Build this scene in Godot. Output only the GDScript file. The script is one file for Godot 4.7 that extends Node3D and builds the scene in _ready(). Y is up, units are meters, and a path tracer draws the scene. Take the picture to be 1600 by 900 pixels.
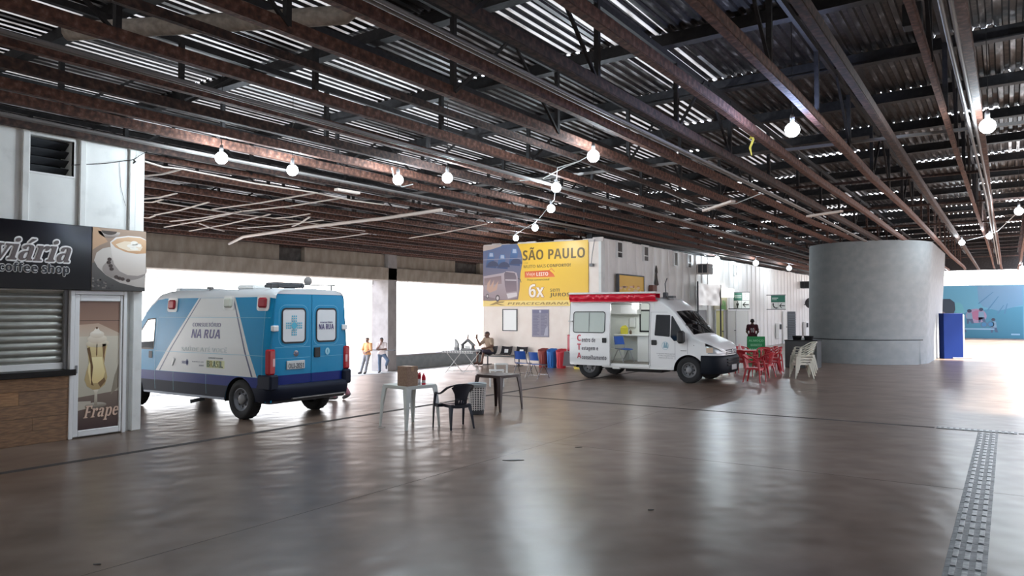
extends Node3D
# A bus terminal hall: +y up, metres. The hall's axes are the world's axes; the camera is turned.
const EYE := Vector3(0, 1.9, 0)
const YAW := 33.66
const FOCAL := 1164.0
var rng := RandomNumberGenerator.new()
var M := {}
var FONT := {}
var cam: Camera3D

func _ready():
	rng.seed = 11
	setup_camera_and_light()
	make_materials()
	build_shell()
	build_ceiling()
	build_bulbs()
	build_shop()
	build_far_side()
	build_white_building()
	build_drum_side()
	build_vans()
	build_furniture()
	build_people()
	build_details()

func setup_camera_and_light():
	cam = Camera3D.new(); cam.name = "camera"
	cam.position = EYE
	cam.rotation = Vector3(atan(38.0 / FOCAL), deg_to_rad(YAW), 0)
	cam.fov = rad_to_deg(2.0 * atan(450.0 / FOCAL))
	cam.near = 0.05; cam.far = 400.0
	add_child(cam); cam.current = true
	var env := Environment.new()
	env.background_mode = Environment.BG_SKY
	var sm := ProceduralSkyMaterial.new()
	sm.sky_top_color = Color(0.86, 0.91, 1.0)
	sm.sky_horizon_color = Color(1.0, 0.985, 0.97)
	sm.ground_bottom_color = Color(0.62, 0.6, 0.58)
	sm.ground_horizon_color = Color(0.9, 0.88, 0.86)
	sm.sky_energy_multiplier = 1.0
	sm.ground_energy_multiplier = 1.0
	sm.energy_multiplier = SKY_ENERGY
	var sky := Sky.new(); sky.sky_material = sm
	env.sky = sky
	env.tonemap_mode = Environment.TONE_MAPPER_LINEAR
	env.tonemap_exposure = 1.14
	env.sdfgi_enabled = true; env.ssao_enabled = true; env.ssil_enabled = true
	var we := WorldEnvironment.new(); we.name = "surroundings"; we.environment = env
	add_child(we)
	# hazy sun, high on the right: it reaches the floor only past the roof's right edge at the far end
	var sun := DirectionalLight3D.new(); sun.name = "sun"
	sun.light_color = Color(1.0, 0.96, 0.9)
	sun.light_energy = 8.0
	sun.light_angular_distance = 8.0
	sun.sky_mode = DirectionalLight3D.SKY_MODE_LIGHT_ONLY
	sun.shadow_enabled = true
	sun.rotation = Vector3(deg_to_rad(-54), deg_to_rad(99), 0)
	add_child(sun)

const SKY_ENERGY := 9.0
const LAMP_ENERGY := 2.6

# ---------------------------------------------------------------- helpers
func P(px: float, py: float, h := 0.0) -> Vector3:      # a point of the hall at height h, seen in that direction
	var b := cam.basis
	var d := -b.z + b.x * ((px - 800.0) / FOCAL) - b.y * ((py - 450.0) / FOCAL)
	return EYE + d * ((h - EYE.y) / d.y)

var taken := {}
func numbered(called: String) -> String:
	if not taken.has(called):
		taken[called] = 0
		return called
	taken[called] += 1
	return "%s_%03d" % [called, taken[called]]

func meta(o: Node, label: String, category := "", group := "", kind := ""):
	if label: o.set_meta("label", label)
	if category: o.set_meta("category", category)
	if group: o.set_meta("group", group)
	if kind: o.set_meta("kind", kind)
	return o

func thing(called: String, label: String, category: String, at := Vector3.ZERO, turn := 0.0, group := "", kind := "") -> Node3D:
	var o := Node3D.new()
	o.name = numbered(called)
	add_child(o, true)
	o.position = at
	o.rotation.y = deg_to_rad(turn)
	meta(o, label, category, group, kind)
	return o

func structure(called: String, label := "") -> Node3D:
	return thing(called, label, "", Vector3.ZERO, 0.0, "", "structure")

func copy(src: Node3D, label: String, at: Vector3, turn := 0.0, group := "") -> Node3D:
	var c: Node3D = src.duplicate()
	c.name = numbered(RegEx.create_from_string("_\\d{3}$").sub(String(src.name), ""))
	add_child(c, true)
	c.position = at
	c.rotation.y = deg_to_rad(turn)
	c.scale = src.scale
	if label: c.set_meta("label", label)
	if group: c.set_meta("group", group)
	return c

func mb() -> SurfaceTool:
	var st := SurfaceTool.new()
	st.begin(Mesh.PRIMITIVE_TRIANGLES)
	return st

func mesh_of(st: SurfaceTool) -> ArrayMesh:
	st.index()
	st.generate_normals()
	return st.commit()

func put(called: String, m: Mesh, mat: Material, parent: Node = null, at := Vector3.ZERO, rot := Vector3.ZERO) -> MeshInstance3D:
	var o := MeshInstance3D.new()
	o.mesh = m
	o.material_override = mat
	if parent == null: parent = self
	if parent == self:
		o.name = numbered(called)
	else:
		var key := "%d %s" % [parent.get_instance_id(), called]
		var n: int = counts.get(key, 0)
		counts[key] = n + 1
		o.name = called if n == 0 else "%s_%03d" % [called, n]
	parent.add_child(o, true)
	o.position = at
	o.rotation = rot
	return o

var counts := {}

func obj(called: String, st: SurfaceTool, mat: Material, parent: Node = null) -> MeshInstance3D:
	return put(called, mesh_of(st), mat, parent)

# outward faces are given counter-clockwise
func tri(st: SurfaceTool, a: Vector3, b: Vector3, c: Vector3):
	st.add_vertex(a); st.add_vertex(c); st.add_vertex(b)

func quad(st: SurfaceTool, a: Vector3, b: Vector3, c: Vector3, d: Vector3):
	tri(st, a, b, c); tri(st, a, c, d)

func bx(st: SurfaceTool, lo: Vector3, hi: Vector3, xf := Transform3D()):
	st.set_smooth_group(-1)
	var p := []
	for i in 8:
		p.append(xf * Vector3(hi.x if i & 1 else lo.x, hi.y if i & 2 else lo.y, hi.z if i & 4 else lo.z))
	quad(st, p[0], p[2], p[3], p[1]); quad(st, p[4], p[5], p[7], p[6])
	quad(st, p[0], p[4], p[6], p[2]); quad(st, p[1], p[3], p[7], p[5])
	quad(st, p[0], p[1], p[5], p[4]); quad(st, p[2], p[6], p[7], p[3])

func cb(st: SurfaceTool, c: Vector3, s: Vector3, xf := Transform3D()):
	bx(st, c - s / 2, c + s / 2, xf)

func rbox(st: SurfaceTool, lo: Vector3, hi: Vector3, r := 0.01, xf := Transform3D()):   # a box with chamfered edges
	st.set_smooth_group(-1)
	var c := (lo + hi) / 2
	var h := (hi - lo) / 2
	r = minf(r, minf(h.x, minf(h.y, h.z)) * 0.9)
	var v := func(sx: float, sy: float, sz: float, k: int) -> Vector3:
		var q := Vector3(h.x * sx, h.y * sy, h.z * sz)
		for j in 3:
			if j != k: q[j] -= r * signf(q[j])
		return xf * (c + q)
	for k in 3:
		var i := (k + 1) % 3
		var j := (k + 2) % 3
		for s in [-1.0, 1.0]:
			var f := []
			for e in [[-1, -1], [1, -1], [1, 1], [-1, 1]]:
				var g := Vector3.ZERO
				g[k] = s; g[i] = e[0]; g[j] = e[1]
				f.append(v.call(g.x, g.y, g.z, k))
			if s > 0: quad(st, f[0], f[1], f[2], f[3])
			else: quad(st, f[3], f[2], f[1], f[0])
	for k in 3:                                                # edges along axis k
		var i := (k + 1) % 3
		var j := (k + 2) % 3
		for a in [-1.0, 1.0]:
			for b in [-1.0, 1.0]:
				var g0 := Vector3.ZERO
				g0[k] = -1; g0[i] = a; g0[j] = b
				var g1 := g0
				g1[k] = 1
				var f := [v.call(g0.x, g0.y, g0.z, i), v.call(g1.x, g1.y, g1.z, i), v.call(g1.x, g1.y, g1.z, j), v.call(g0.x, g0.y, g0.z, j)]
				if a * b > 0: quad(st, f[3], f[2], f[1], f[0])
				else: quad(st, f[0], f[1], f[2], f[3])
	for sx in [-1.0, 1.0]:
		for sy in [-1.0, 1.0]:
			for sz in [-1.0, 1.0]:
				var f := [v.call(sx, sy, sz, 0), v.call(sx, sy, sz, 1), v.call(sx, sy, sz, 2)]
				if sx * sy * sz > 0: tri(st, f[0], f[1], f[2])
				else: tri(st, f[2], f[1], f[0])

func tube(st: SurfaceTool, pts: Array, rad, sides := 8, caps := true, smooth := 1):
	st.set_smooth_group(smooth)
	var rings := []
	var up := Vector3.UP
	var prev := Vector3.ZERO
	for i in pts.size():
		var d: Vector3 = ((pts[mini(i + 1, pts.size() - 1)] as Vector3) - (pts[maxi(i - 1, 0)] as Vector3)).normalized()
		if i == 0:
			up = Vector3.UP if absf(d.y) < 0.9 else Vector3.RIGHT
		var sx := d.cross(up).normalized()
		up = sx.cross(d).normalized()
		var r: float = rad[i] if rad is Array else rad
		var ring := []
		for k in sides:
			var a := TAU * k / sides
			ring.append((pts[i] as Vector3) + sx * cos(a) * r + up * sin(a) * r)
		rings.append(ring)
	for i in rings.size() - 1:
		for k in sides:
			var n := (k + 1) % sides
			quad(st, rings[i][k], rings[i + 1][k], rings[i + 1][n], rings[i][n])
	if caps:
		st.set_smooth_group(-1)
		for k in range(1, sides - 1):
			tri(st, rings[0][0], rings[0][k], rings[0][k + 1])
			tri(st, rings[-1][0], rings[-1][k + 1], rings[-1][k])

func bar(st: SurfaceTool, a: Vector3, b: Vector3, w: float, h: float):       # a straight bar of w x h
	var d := (b - a).normalized()
	var up := Vector3.UP if absf(d.y) < 0.95 else Vector3.RIGHT
	var s := d.cross(up).normalized()
	up = s.cross(d)
	cb(st, Vector3(0, 0, 0), Vector3(w, h, a.distance_to(b)), Transform3D(Basis(s, up, -d), (a + b) / 2))

func lathe(st: SurfaceTool, prof: Array, sides := 20, xf := Transform3D(), smooth := 1):    # [radius, y] upwards on the outside
	st.set_smooth_group(smooth)
	for i in prof.size() - 1:
		for k in sides:
			var a0 := TAU * k / sides
			var a1 := TAU * (k + 1) / sides
			var q := []
			for e in [[i, a0], [i + 1, a0], [i + 1, a1], [i, a1]]:
				var r: float = prof[e[0]][0]
				q.append(xf * Vector3(cos(e[1]) * r, prof[e[0]][1], -sin(e[1]) * r))
			if prof[i][0] > 1e-5: tri(st, q[0], q[3], q[2])
			if prof[i + 1][0] > 1e-5: tri(st, q[0], q[2], q[1])

func prism(st: SurfaceTool, poly: PackedVector2Array, z0: float, z1: float, xf := Transform3D()):    # a polygon in x, y drawn out along z
	st.set_smooth_group(-1)
	if Geometry2D.is_polygon_clockwise(poly) == false:
		poly.reverse()
	poly.reverse()
	var t := Geometry2D.triangulate_polygon(poly)
	var area := 0.0
	for i in poly.size():
		area += poly[i].cross(poly[(i + 1) % poly.size()])
	if area < 0: poly.reverse(); t = Geometry2D.triangulate_polygon(poly)
	var f := func(p: Vector2, z: float) -> Vector3: return xf * Vector3(p.x, p.y, z)
	for i in range(0, t.size(), 3):
		var a := poly[t[i]]
		var b := poly[t[i + 1]]
		var c := poly[t[i + 2]]
		if (b - a).cross(c - a) < 0:
			var q := b
			b = c
			c = q
		tri(st, f.call(a, z1), f.call(b, z1), f.call(c, z1))
		tri(st, f.call(a, z0), f.call(c, z0), f.call(b, z0))
	for i in poly.size():
		var a := poly[i]
		var b := poly[(i + 1) % poly.size()]
		quad(st, f.call(a, z0), f.call(b, z0), f.call(b, z1), f.call(a, z1))

func loft(st: SurfaceTool, rings: Array, closed := false, smooth := 1, flip := false):
	st.set_smooth_group(smooth)
	for i in rings.size() - 1:
		var n: int = rings[i].size()
		for k in (n if closed else n - 1):
			var j := (k + 1) % n
			if flip: quad(st, rings[i][j], rings[i + 1][j], rings[i + 1][k], rings[i][k])
			else: quad(st, rings[i][k], rings[i + 1][k], rings[i + 1][j], rings[i][j])

func ellipsoid(st: SurfaceTool, c: Vector3, r: Vector3, n := 12, xf := Transform3D()):
	var prof := []
	for i in n + 1:
		var a := -PI / 2 + PI * i / n
		prof.append([cos(a) if i > 0 and i < n else 0.0, sin(a)])
	lathe(st, prof, n * 2, xf * Transform3D(Basis.from_scale(r), c))

func circle(c: Vector2, rx: float, ry: float, n := 24, a0 := 0.0, a1 := TAU) -> PackedVector2Array:
	var p := PackedVector2Array()
	var full := is_equal_approx(a1 - a0, TAU)
	for i in (n if full else n + 1):
		var a := a0 + (a1 - a0) * i / n
		p.append(c + Vector2(cos(a) * rx, sin(a) * ry))
	return p

func rrect(x0: float, y0: float, x1: float, y1: float, r: float, n := 4) -> PackedVector2Array:
	var p := PackedVector2Array()
	for c in [[x1 - r, y1 - r, 0.0], [x0 + r, y1 - r, PI / 2], [x0 + r, y0 + r, PI], [x1 - r, y0 + r, 1.5 * PI]]:
		for i in n + 1:
			var a: float = c[2] + PI / 2 * i / n
			p.append(Vector2(c[0] + cos(a) * r, c[1] + sin(a) * r))
	return p

func rect(x0: float, y0: float, x1: float, y1: float) -> PackedVector2Array:
	return PackedVector2Array([Vector2(x0, y0), Vector2(x1, y0), Vector2(x1, y1), Vector2(x0, y1)])

func poly(a: Array) -> PackedVector2Array:
	var p := PackedVector2Array()
	for i in range(0, a.size(), 2):
		p.append(Vector2(a[i], a[i + 1]))
	return p

# a flat frame on a wall: u to the reader's right, v up, w towards the reader
func frame(o: Vector3, u: Vector3, v := Vector3.UP) -> Transform3D:
	return Transform3D(Basis(u, v, u.cross(v)), o)

# flat print: coloured shapes in thin layers, in one mesh with vertex colours
func ink(st: SurfaceTool, f: Transform3D, shape: PackedVector2Array, layer: float, col: Color, col2 = null):
	var t := Geometry2D.triangulate_polygon(shape)
	var lo := INF
	var hi := -INF
	for p in shape:
		lo = minf(lo, p.y); hi = maxf(hi, p.y)
	st.set_smooth_group(-1)
	for i in range(0, t.size(), 3):
		var q := [shape[t[i]], shape[t[i + 1]], shape[t[i + 2]]]
		if (q[1] - q[0]).cross(q[2] - q[0]) < 0: q = [q[0], q[2], q[1]]
		for k in [0, 2, 1]:
			var c := col
			if col2 != null: c = (col2 as Color).lerp(col, (q[k].y - lo) / maxf(hi - lo, 1e-4))
			st.set_color(c.srgb_to_linear())
			st.add_vertex(f * Vector3(q[k].x, q[k].y, 0.0006 * layer))

func lettering(parent: Node, called: String, words: String, font: String, mat: Material, box: Array, f: Callable, shear := 0.0, deep := 0.003) -> MeshInstance3D:
	var tm := TextMesh.new()
	tm.font = FONT[font]
	tm.font_size = 64
	tm.pixel_size = 0.01
	tm.depth = 0.1
	tm.curve_step = 1.0
	tm.text = words
	var a := tm.get_mesh_arrays()
	var v: PackedVector3Array = a[Mesh.ARRAY_VERTEX]
	var idx: PackedInt32Array = a[Mesh.ARRAY_INDEX]
	var lo := Vector3(INF, INF, INF)
	var hi := -lo
	for p in v:
		lo = lo.min(p); hi = hi.max(p)
	var st := mb()
	st.set_smooth_group(-1)
	for i in idx:
		var p := (v[i] - lo) / (hi - lo)
		st.add_vertex(f.call(lerpf(box[0], box[2], p.x) + shear * (p.y - 0.5) * (box[3] - box[1]), lerpf(box[1], box[3], p.y), p.z * deep))
	return put(called, mesh_of(st), mat, parent)

func on(f: Transform3D) -> Callable:
	return func(u: float, v: float, w: float) -> Vector3: return f * Vector3(u, v, w + 0.001)

# ---------------------------------------------------------------- materials
func srgb(r: int, g: int, b: int) -> Color:
	return Color8(r, g, b)

func mat(col: Color, rough := 0.6, metal := 0.0, spec := 0.5) -> StandardMaterial3D:
	var m := StandardMaterial3D.new()
	m.albedo_color = col
	m.roughness = rough
	m.metallic = metal
	m.metallic_specular = spec
	return m

func noise_tex(stops: Array, freq: float, size := 512, octaves := 5, sd := 1, kind := FastNoiseLite.TYPE_SIMPLEX_SMOOTH, bump := -1.0) -> NoiseTexture2D:
	var n := FastNoiseLite.new()
	n.noise_type = kind
	n.seed = sd
	n.frequency = freq
	n.fractal_octaves = octaves
	var t := NoiseTexture2D.new()
	t.width = size; t.height = size
	t.seamless = true
	t.noise = n
	if bump >= 0.0:
		t.as_normal_map = true
		t.bump_strength = bump
		return t
	var g := Gradient.new()
	var offs := PackedFloat32Array()
	var cols := PackedColorArray()
	for s in stops:
		offs.append(s[0]); cols.append(s[1])
	g.offsets = offs; g.colors = cols
	t.color_ramp = g
	return t

func waves(n: int, lowest: int, highest: int, sd: int) -> ImageTexture:       # a smooth seamless relief without steps
	var r := RandomNumberGenerator.new()
	r.seed = sd
	var im := Image.create(n, n, false, Image.FORMAT_RF)
	var ws := []
	for i in 26:
		var k := Vector2i(r.randi_range(-highest, highest), r.randi_range(-highest, highest))
		while k.length() < lowest: k = Vector2i(r.randi_range(-highest, highest), r.randi_range(-highest, highest))
		ws.append([k, r.randf() * TAU, 1.0 / k.length()])
	var total := 0.0
	for w in ws: total += w[2]
	for y in n:
		for x in n:
			var h := 0.0
			for w in ws:
				h += w[2] * sin(TAU * (w[0].x * x + w[0].y * y) / n + w[1])
			im.set_pixel(x, y, Color(0.5 + h / total, 0, 0))
	return ImageTexture.create_from_image(im)

func worn(cols: Array, freq := 0.01, scale := Vector3(0.4, 0.4, 0.4), rough := 0.7, metal := 0.0, sd := 1, world := true) -> StandardMaterial3D:
	var m := mat(Color.WHITE, rough, metal)
	m.albedo_texture = noise_tex(cols, freq, 512, 6, sd)
	m.uv1_triplanar = true
	m.uv1_world_triplanar = world
	m.uv1_scale = scale
	return m

func make_materials():
	for f in [["sans", "Droid Sans", 400, false], ["bold", "Droid Sans", 700, false], ["serif", "Droid Serif", 700, false]]:
		var sf := SystemFont.new()
		sf.font_names = PackedStringArray([f[1]])
		sf.font_weight = f[2]
		FONT[f[0]] = sf
	# polished concrete: brown, traffic-worn, semi-gloss with a wavy polish
	var fl := mat(Color.WHITE, 1.0)
	fl.albedo_texture = noise_tex([[0.0, srgb(96, 79, 68)], [0.35, srgb(112, 94, 82)], [0.6, srgb(121, 103, 91)], [1.0, srgb(137, 120, 108)]], 0.006, 1024, 6, 3)
	fl.roughness_texture = noise_tex([[0.0, Color(0.285, 0.285, 0.285)], [0.5, Color(0.3, 0.3, 0.3)], [1.0, Color(0.33, 0.33, 0.33)]], 0.004, 1024, 4, 8)
	fl.heightmap_enabled = true
	fl.heightmap_texture = waves(192, 4, 22, 5)
	fl.heightmap_scale = 0.7
	fl.metallic_specular = 0.44
	fl.uv1_triplanar = true; fl.uv1_world_triplanar = true
	fl.uv1_scale = Vector3(0.16, 0.16, 0.16)
	M.floor = fl
	M.joint = mat(srgb(58, 52, 50), 0.75)
	M.tactile = worn([[0.2, srgb(62, 65, 68)], [0.8, srgb(104, 107, 108)]], 0.02, Vector3(1, 1, 1), 0.45)
	M.tactile_bar = worn([[0.2, srgb(112, 114, 114)], [0.8, srgb(158, 160, 159)]], 0.03, Vector3(1, 1, 1), 0.38)
	M.street = worn([[0.2, srgb(150, 146, 140)], [0.8, srgb(186, 182, 176)]], 0.01, Vector3(0.2, 0.2, 0.2), 0.9)
	M.concrete = worn([[0.15, srgb(142, 136, 134)], [0.5, srgb(152, 146, 144)], [0.85, srgb(160, 154, 152)]], 0.008, Vector3(0.35, 0.35, 0.35), 0.85, 0.0, 4)
	M.beam_concrete = worn([[0.15, srgb(146, 134, 122)], [0.5, srgb(158, 146, 133)], [0.85, srgb(168, 157, 144)]], 0.008, Vector3(0.6, 0.25, 0.6), 0.9, 0.0, 14)
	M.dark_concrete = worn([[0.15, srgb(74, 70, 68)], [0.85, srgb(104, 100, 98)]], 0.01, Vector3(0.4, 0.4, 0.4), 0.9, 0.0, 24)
	M.pale_concrete = worn([[0.15, srgb(186, 176, 172)], [0.85, srgb(214, 206, 202)]], 0.008, Vector3(0.3, 0.3, 0.3), 0.9, 0.0, 5)
	M.grey_render = worn([[0.15, srgb(126, 131, 133)], [0.5, srgb(132, 137, 139)], [0.85, srgb(139, 143, 145)]], 0.01, Vector3(0.5, 0.5, 0.5), 0.8, 0.0, 6)
	M.white_wall = worn([[0.1, srgb(212, 213, 210)], [0.3, srgb(224, 225, 222)], [0.9, srgb(232, 233, 230)]], 0.006, Vector3(0.5, 0.5, 0.5), 0.6, 0.0, 7)
	M.white_panel = worn([[0.1, srgb(226, 223, 220)], [0.35, srgb(231, 229, 226)], [0.9, srgb(236, 234, 231)]], 0.006, Vector3(0.6, 0.3, 0.6), 0.5, 0.0, 9)
	M.rust = worn([[0.0, srgb(54, 36, 31)], [0.35, srgb(82, 53, 43)], [0.6, srgb(104, 68, 54)], [0.8, srgb(120, 86, 74)], [1.0, srgb(142, 116, 106)]], 0.02, Vector3(0.9, 0.9, 0.9), 0.75, 0.0, 31)
	M.rust_dark = worn([[0.1, srgb(42, 33, 32)], [0.6, srgb(74, 54, 48)], [1.0, srgb(104, 80, 72)]], 0.02, Vector3(0.9, 0.9, 0.9), 0.8, 0.0, 32)
	M.steel_dark = worn([[0.1, srgb(26, 25, 27)], [0.7, srgb(42, 40, 42)], [1.0, srgb(62, 56, 54)]], 0.02, Vector3(0.8, 0.8, 0.8), 0.7, 0.0, 33)
	var zn := worn([[0.1, srgb(96, 86, 82)], [0.3, srgb(150, 146, 146)], [0.7, srgb(186, 186, 188)], [1.0, srgb(204, 204, 206)]], 0.012, Vector3(0.35, 0.35, 0.35), 0.36, 0.85, 34)
	M.zinc = zn
	var zo := worn([[0.1, srgb(52, 42, 38)], [0.4, srgb(92, 84, 82)], [0.8, srgb(126, 124, 126)]], 0.012, Vector3(0.35, 0.35, 0.35), 0.5, 0.7, 35)
	M.zinc_old = zo
	# roof sheet pans: thin, let daylight through in differing degrees; zinc ribs coloured dark to deepen the light stripes
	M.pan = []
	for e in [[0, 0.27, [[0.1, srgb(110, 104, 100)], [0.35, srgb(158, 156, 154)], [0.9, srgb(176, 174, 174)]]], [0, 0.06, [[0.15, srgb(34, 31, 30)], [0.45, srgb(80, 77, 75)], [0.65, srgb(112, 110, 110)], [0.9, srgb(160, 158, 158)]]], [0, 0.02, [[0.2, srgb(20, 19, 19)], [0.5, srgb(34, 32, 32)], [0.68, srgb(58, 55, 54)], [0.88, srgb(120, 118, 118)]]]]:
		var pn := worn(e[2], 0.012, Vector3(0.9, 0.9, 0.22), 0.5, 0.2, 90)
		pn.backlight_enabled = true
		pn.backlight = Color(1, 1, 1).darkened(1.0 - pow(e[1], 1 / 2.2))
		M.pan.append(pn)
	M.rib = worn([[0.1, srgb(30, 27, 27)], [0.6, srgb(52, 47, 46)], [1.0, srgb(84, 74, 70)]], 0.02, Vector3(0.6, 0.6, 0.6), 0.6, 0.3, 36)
	M.batten = mat(srgb(214, 200, 190), 0.6)
	M.conduit = mat(srgb(122, 118, 116), 0.6)
	M.black = mat(srgb(22, 22, 24), 0.55)
	M.black_gloss = mat(srgb(13, 14, 17), 0.16)
	M.rubber = mat(srgb(34, 34, 36), 0.85)
	M.white = mat(srgb(226, 226, 224), 0.45)
	M.white_gloss = mat(srgb(232, 232, 232), 0.22)
	M.chrome = mat(srgb(200, 200, 204), 0.2, 1.0)
	M.grey = mat(srgb(128, 128, 130), 0.55)
	M.dark_grey = mat(srgb(62, 64, 68), 0.5)
	M.cable = mat(srgb(40, 38, 38), 0.7)
	M.pale_cable = mat(srgb(190, 190, 188), 0.6)
	var pr := mat(Color.WHITE, 0.45)
	pr.vertex_color_use_as_albedo = true
	M.print = pr
	var pm := mat(Color.WHITE, 0.75)
	pm.vertex_color_use_as_albedo = true
	M.print_matt = pm
	var b := mat(srgb(255, 255, 255), 0.4)
	b.emission_enabled = true
	b.emission = Color(0.93, 0.97, 1.0)
	b.emission_energy_multiplier = 6.0
	M.bulb = b
	var g := mat(Color(0.7, 0.75, 0.78, 0.12), 0.05)
	g.transparency = BaseMaterial3D.TRANSPARENCY_ALPHA
	M.glass = g

# ---------------------------------------------------------------- the shell: floor, ground, far concrete wall
const EDGE := -16.2          # where the hall floor ends above the lane
const LOW := -0.85

func build_shell():
	var fl := structure("floor", "polished brown concrete floor of the hall with dark joints and a tactile strip")
	var st := mb()
	bx(st, Vector3(EDGE, -0.9, -40), Vector3(14, 0, 12))
	bx(st, Vector3(-11.5, -0.9, -64), Vector3(14, 0, -40))
	obj("slab", st, M.floor, fl)
	st = mb()
	bx(st, Vector3(EDGE - 0.04, -0.12, -22.4), Vector3(EDGE, 0.003, 2))
	obj("kerb_edge", st, M.concrete, fl)
	# drain channels: a shallow dark strip with lips, along and across the hall
	for s in [[Vector3(-10.0, -0.02, -40), Vector3(-9.87, 0.002, 8)], [Vector3(-9.87, -0.02, -14.2), Vector3(-1.05, 0.002, -14.1)], [Vector3(0.1, -0.02, -14.2), Vector3(9, 0.002, -14.1)]]:
		st = mb()
		bx(st, s[0], s[1])
		obj("drain_strip", st, M.joint, fl)
	for s in [[-5.6, -22.0, 6.0]]:
		st = mb()
		bx(st, Vector3(s[0], -0.02, s[1]), Vector3(s[0] + 0.005, 0.0006, s[2]))
		obj("saw_cut", st, M.joint, fl)
	for z in [-9.4, -19.0]:
		st = mb()
		bx(st, Vector3(-9.8, -0.02, z), Vector3(8, 0.0006, z + 0.005))
		obj("saw_cut", st, M.joint, fl)
	# tactile paving: tiles with raised bars, the strip along the hall and the stop plate at the drain
	var tile := mb()
	rbox(tile, Vector3(-0.135, 0, -0.124), Vector3(0.135, 0.004, 0.124), 0.002)
	var tile_mesh := mesh_of(tile)
	var bars := mb()
	rbox(bars, Vector3(-0.02, 0.003, -0.098), Vector3(0.02, 0.010, 0.098), 0.004)
	var bar_mesh := mesh_of(bars)
	for k in 38:
		var z := -4.6 - k * 0.25
		var t := put("tactile_tile", tile_mesh, M.tactile, fl, Vector3(-0.3, 0.0005, z), Vector3(0, rng.randf_range(-0.01, 0.01), 0))
		for i in 3: put("raised_bar", bar_mesh, M.tactile_bar, t, Vector3(-0.08 + i * 0.08, 0, [-0.02, 0.02, -0.005][i]))
	st = mb()
	var dots := mb()
	rbox(st, Vector3(-1.02, 0, -14.3), Vector3(0.08, 0.005, -14.06), 0.002)
	for i in 13:
		rbox(dots, Vector3(-1.0 + i * 0.083, 0.004, -14.28), Vector3(-1.0 + i * 0.083 + 0.045, 0.011, -14.08), 0.003)
	var plate := obj("tactile_tile", st, M.tactile, fl)
	obj("raised_bars", dots, M.tactile_bar, plate)

	var gr := structure("ground_outside", "sunlit pale ground outside the hall")
	st = mb()
	bx(st, Vector3(-160, LOW - 0.3, -200), Vector3(EDGE - 0.04, LOW, 80))
	bx(st, Vector3(-16.24, LOW - 0.3, -200), Vector3(160, -0.9, 80))
	bx(st, Vector3(14, -0.9, -64), Vector3(160, -0.02, 40))
	bx(st, Vector3(-11.5, -0.9, -160), Vector3(160, -0.02, -64))
	obj("paving", st, M.street, gr)

	# concrete frame beyond the lane: pillar, beams, parapet
	var w := structure("wall_far", "concrete beams and parapet of the open side beyond the lane")
	st = mb()
	rbox(st, Vector3(-24.9, 3.4, -52), Vector3(-24.0, 3.98, 6), 0.02)
	obj("concrete_beam", st, M.beam_concrete, w)
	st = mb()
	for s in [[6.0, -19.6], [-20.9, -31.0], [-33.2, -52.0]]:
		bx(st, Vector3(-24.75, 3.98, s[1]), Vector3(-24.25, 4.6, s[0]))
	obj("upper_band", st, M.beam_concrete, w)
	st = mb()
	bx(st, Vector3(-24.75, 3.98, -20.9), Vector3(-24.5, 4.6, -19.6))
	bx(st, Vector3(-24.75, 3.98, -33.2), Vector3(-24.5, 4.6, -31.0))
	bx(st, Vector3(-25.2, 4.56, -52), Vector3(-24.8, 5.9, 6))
	obj("dark_band", st, M.dark_concrete, w)  # recessed pieces and top strip in a darker concrete
	st = mb()
	rbox(st, Vector3(-28.4, 3.27, -30.4), Vector3(-27.9, 3.8, 8), 0.02)
	obj("outer_beam", st, M.pale_concrete, w)
	st = mb()
	rbox(st, Vector3(-24.55, LOW, -45), Vector3(-24.2, -0.2, -26.2), 0.015)
	obj("parapet", st, M.grey_render, w)
	st = mb()
	rbox(st, Vector3(-24.6, -0.2, -45), Vector3(-24.15, -0.13, -26.2), 0.015)
	obj("coping", st, M.concrete, w)
	st = mb()
	var k := 31.0 / 27.2
	for w2 in [[-58.0, LOW, -58.0, 4.2, -31.2, 4.2, -36.5, 0.0, -37.2, LOW], [-29.6, LOW, -29.6, 4.2, -25.6, 4.2, -26.4, 2.6, -27.0, 0.9, -27.3, LOW]]:
		var q := PackedVector2Array()
		for i in range(0, w2.size(), 2):
			q.append(Vector2(w2[i] * k, maxf(LOW, EYE.y + (w2[i + 1] - EYE.y) * k)))
		prism(st, q, 0, 0.3, Transform3D(Basis(Vector3(0, 0, 1), Vector3.UP, Vector3(-1, 0, 0)), Vector3(-31.0, 0, 0)))
	obj("sloping_wing_wall", st, worn([[0.2, srgb(160, 142, 138)], [0.8, srgb(172, 154, 150)]], 0.01, Vector3(0.3, 0.3, 0.3), 0.9), w)
	for p in [-25.65, -2.0, -46.0]:
		var t := thing("concrete_pillar", {-25.65: "square grey concrete pillar that the two standing men lean against", -2.0: "square grey concrete pillar hidden behind the coffee shop", -46.0: "square grey concrete pillar hidden behind the white building"}[p], "pillar", Vector3(-24.5, LOW, p - 0.3), 0.0, "concrete pillars of the open side")
		st = mb()
		rbox(st, Vector3(-0.52, 0, -0.3), Vector3(0.5, 5.5, 0.3), 0.02)
		obj("shaft", st, M.concrete, t)
		if p == -25.65:
			st = mb()
			tube(st, [Vector3(-0.56, 0, 0.2), Vector3(-0.56, 4.2, 0.2), Vector3(-0.75, 4.32, 0.2)], 0.055, 10)
			obj("downpipe", st, M.conduit, t)
			st = mb()
			cb(st, Vector3(-0.68, 4.22, 0.2), Vector3(0.4, 0.26, 0.3))
			obj("gutter_box", st, M.white, t)
			st = mb()
			tube(st, [Vector3(-1.2, 0.98, 0.36), Vector3(1.0, 1.0, 0.36)], 0.02, 6)
			obj("handrail", st, M.dark_grey, t)
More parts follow.
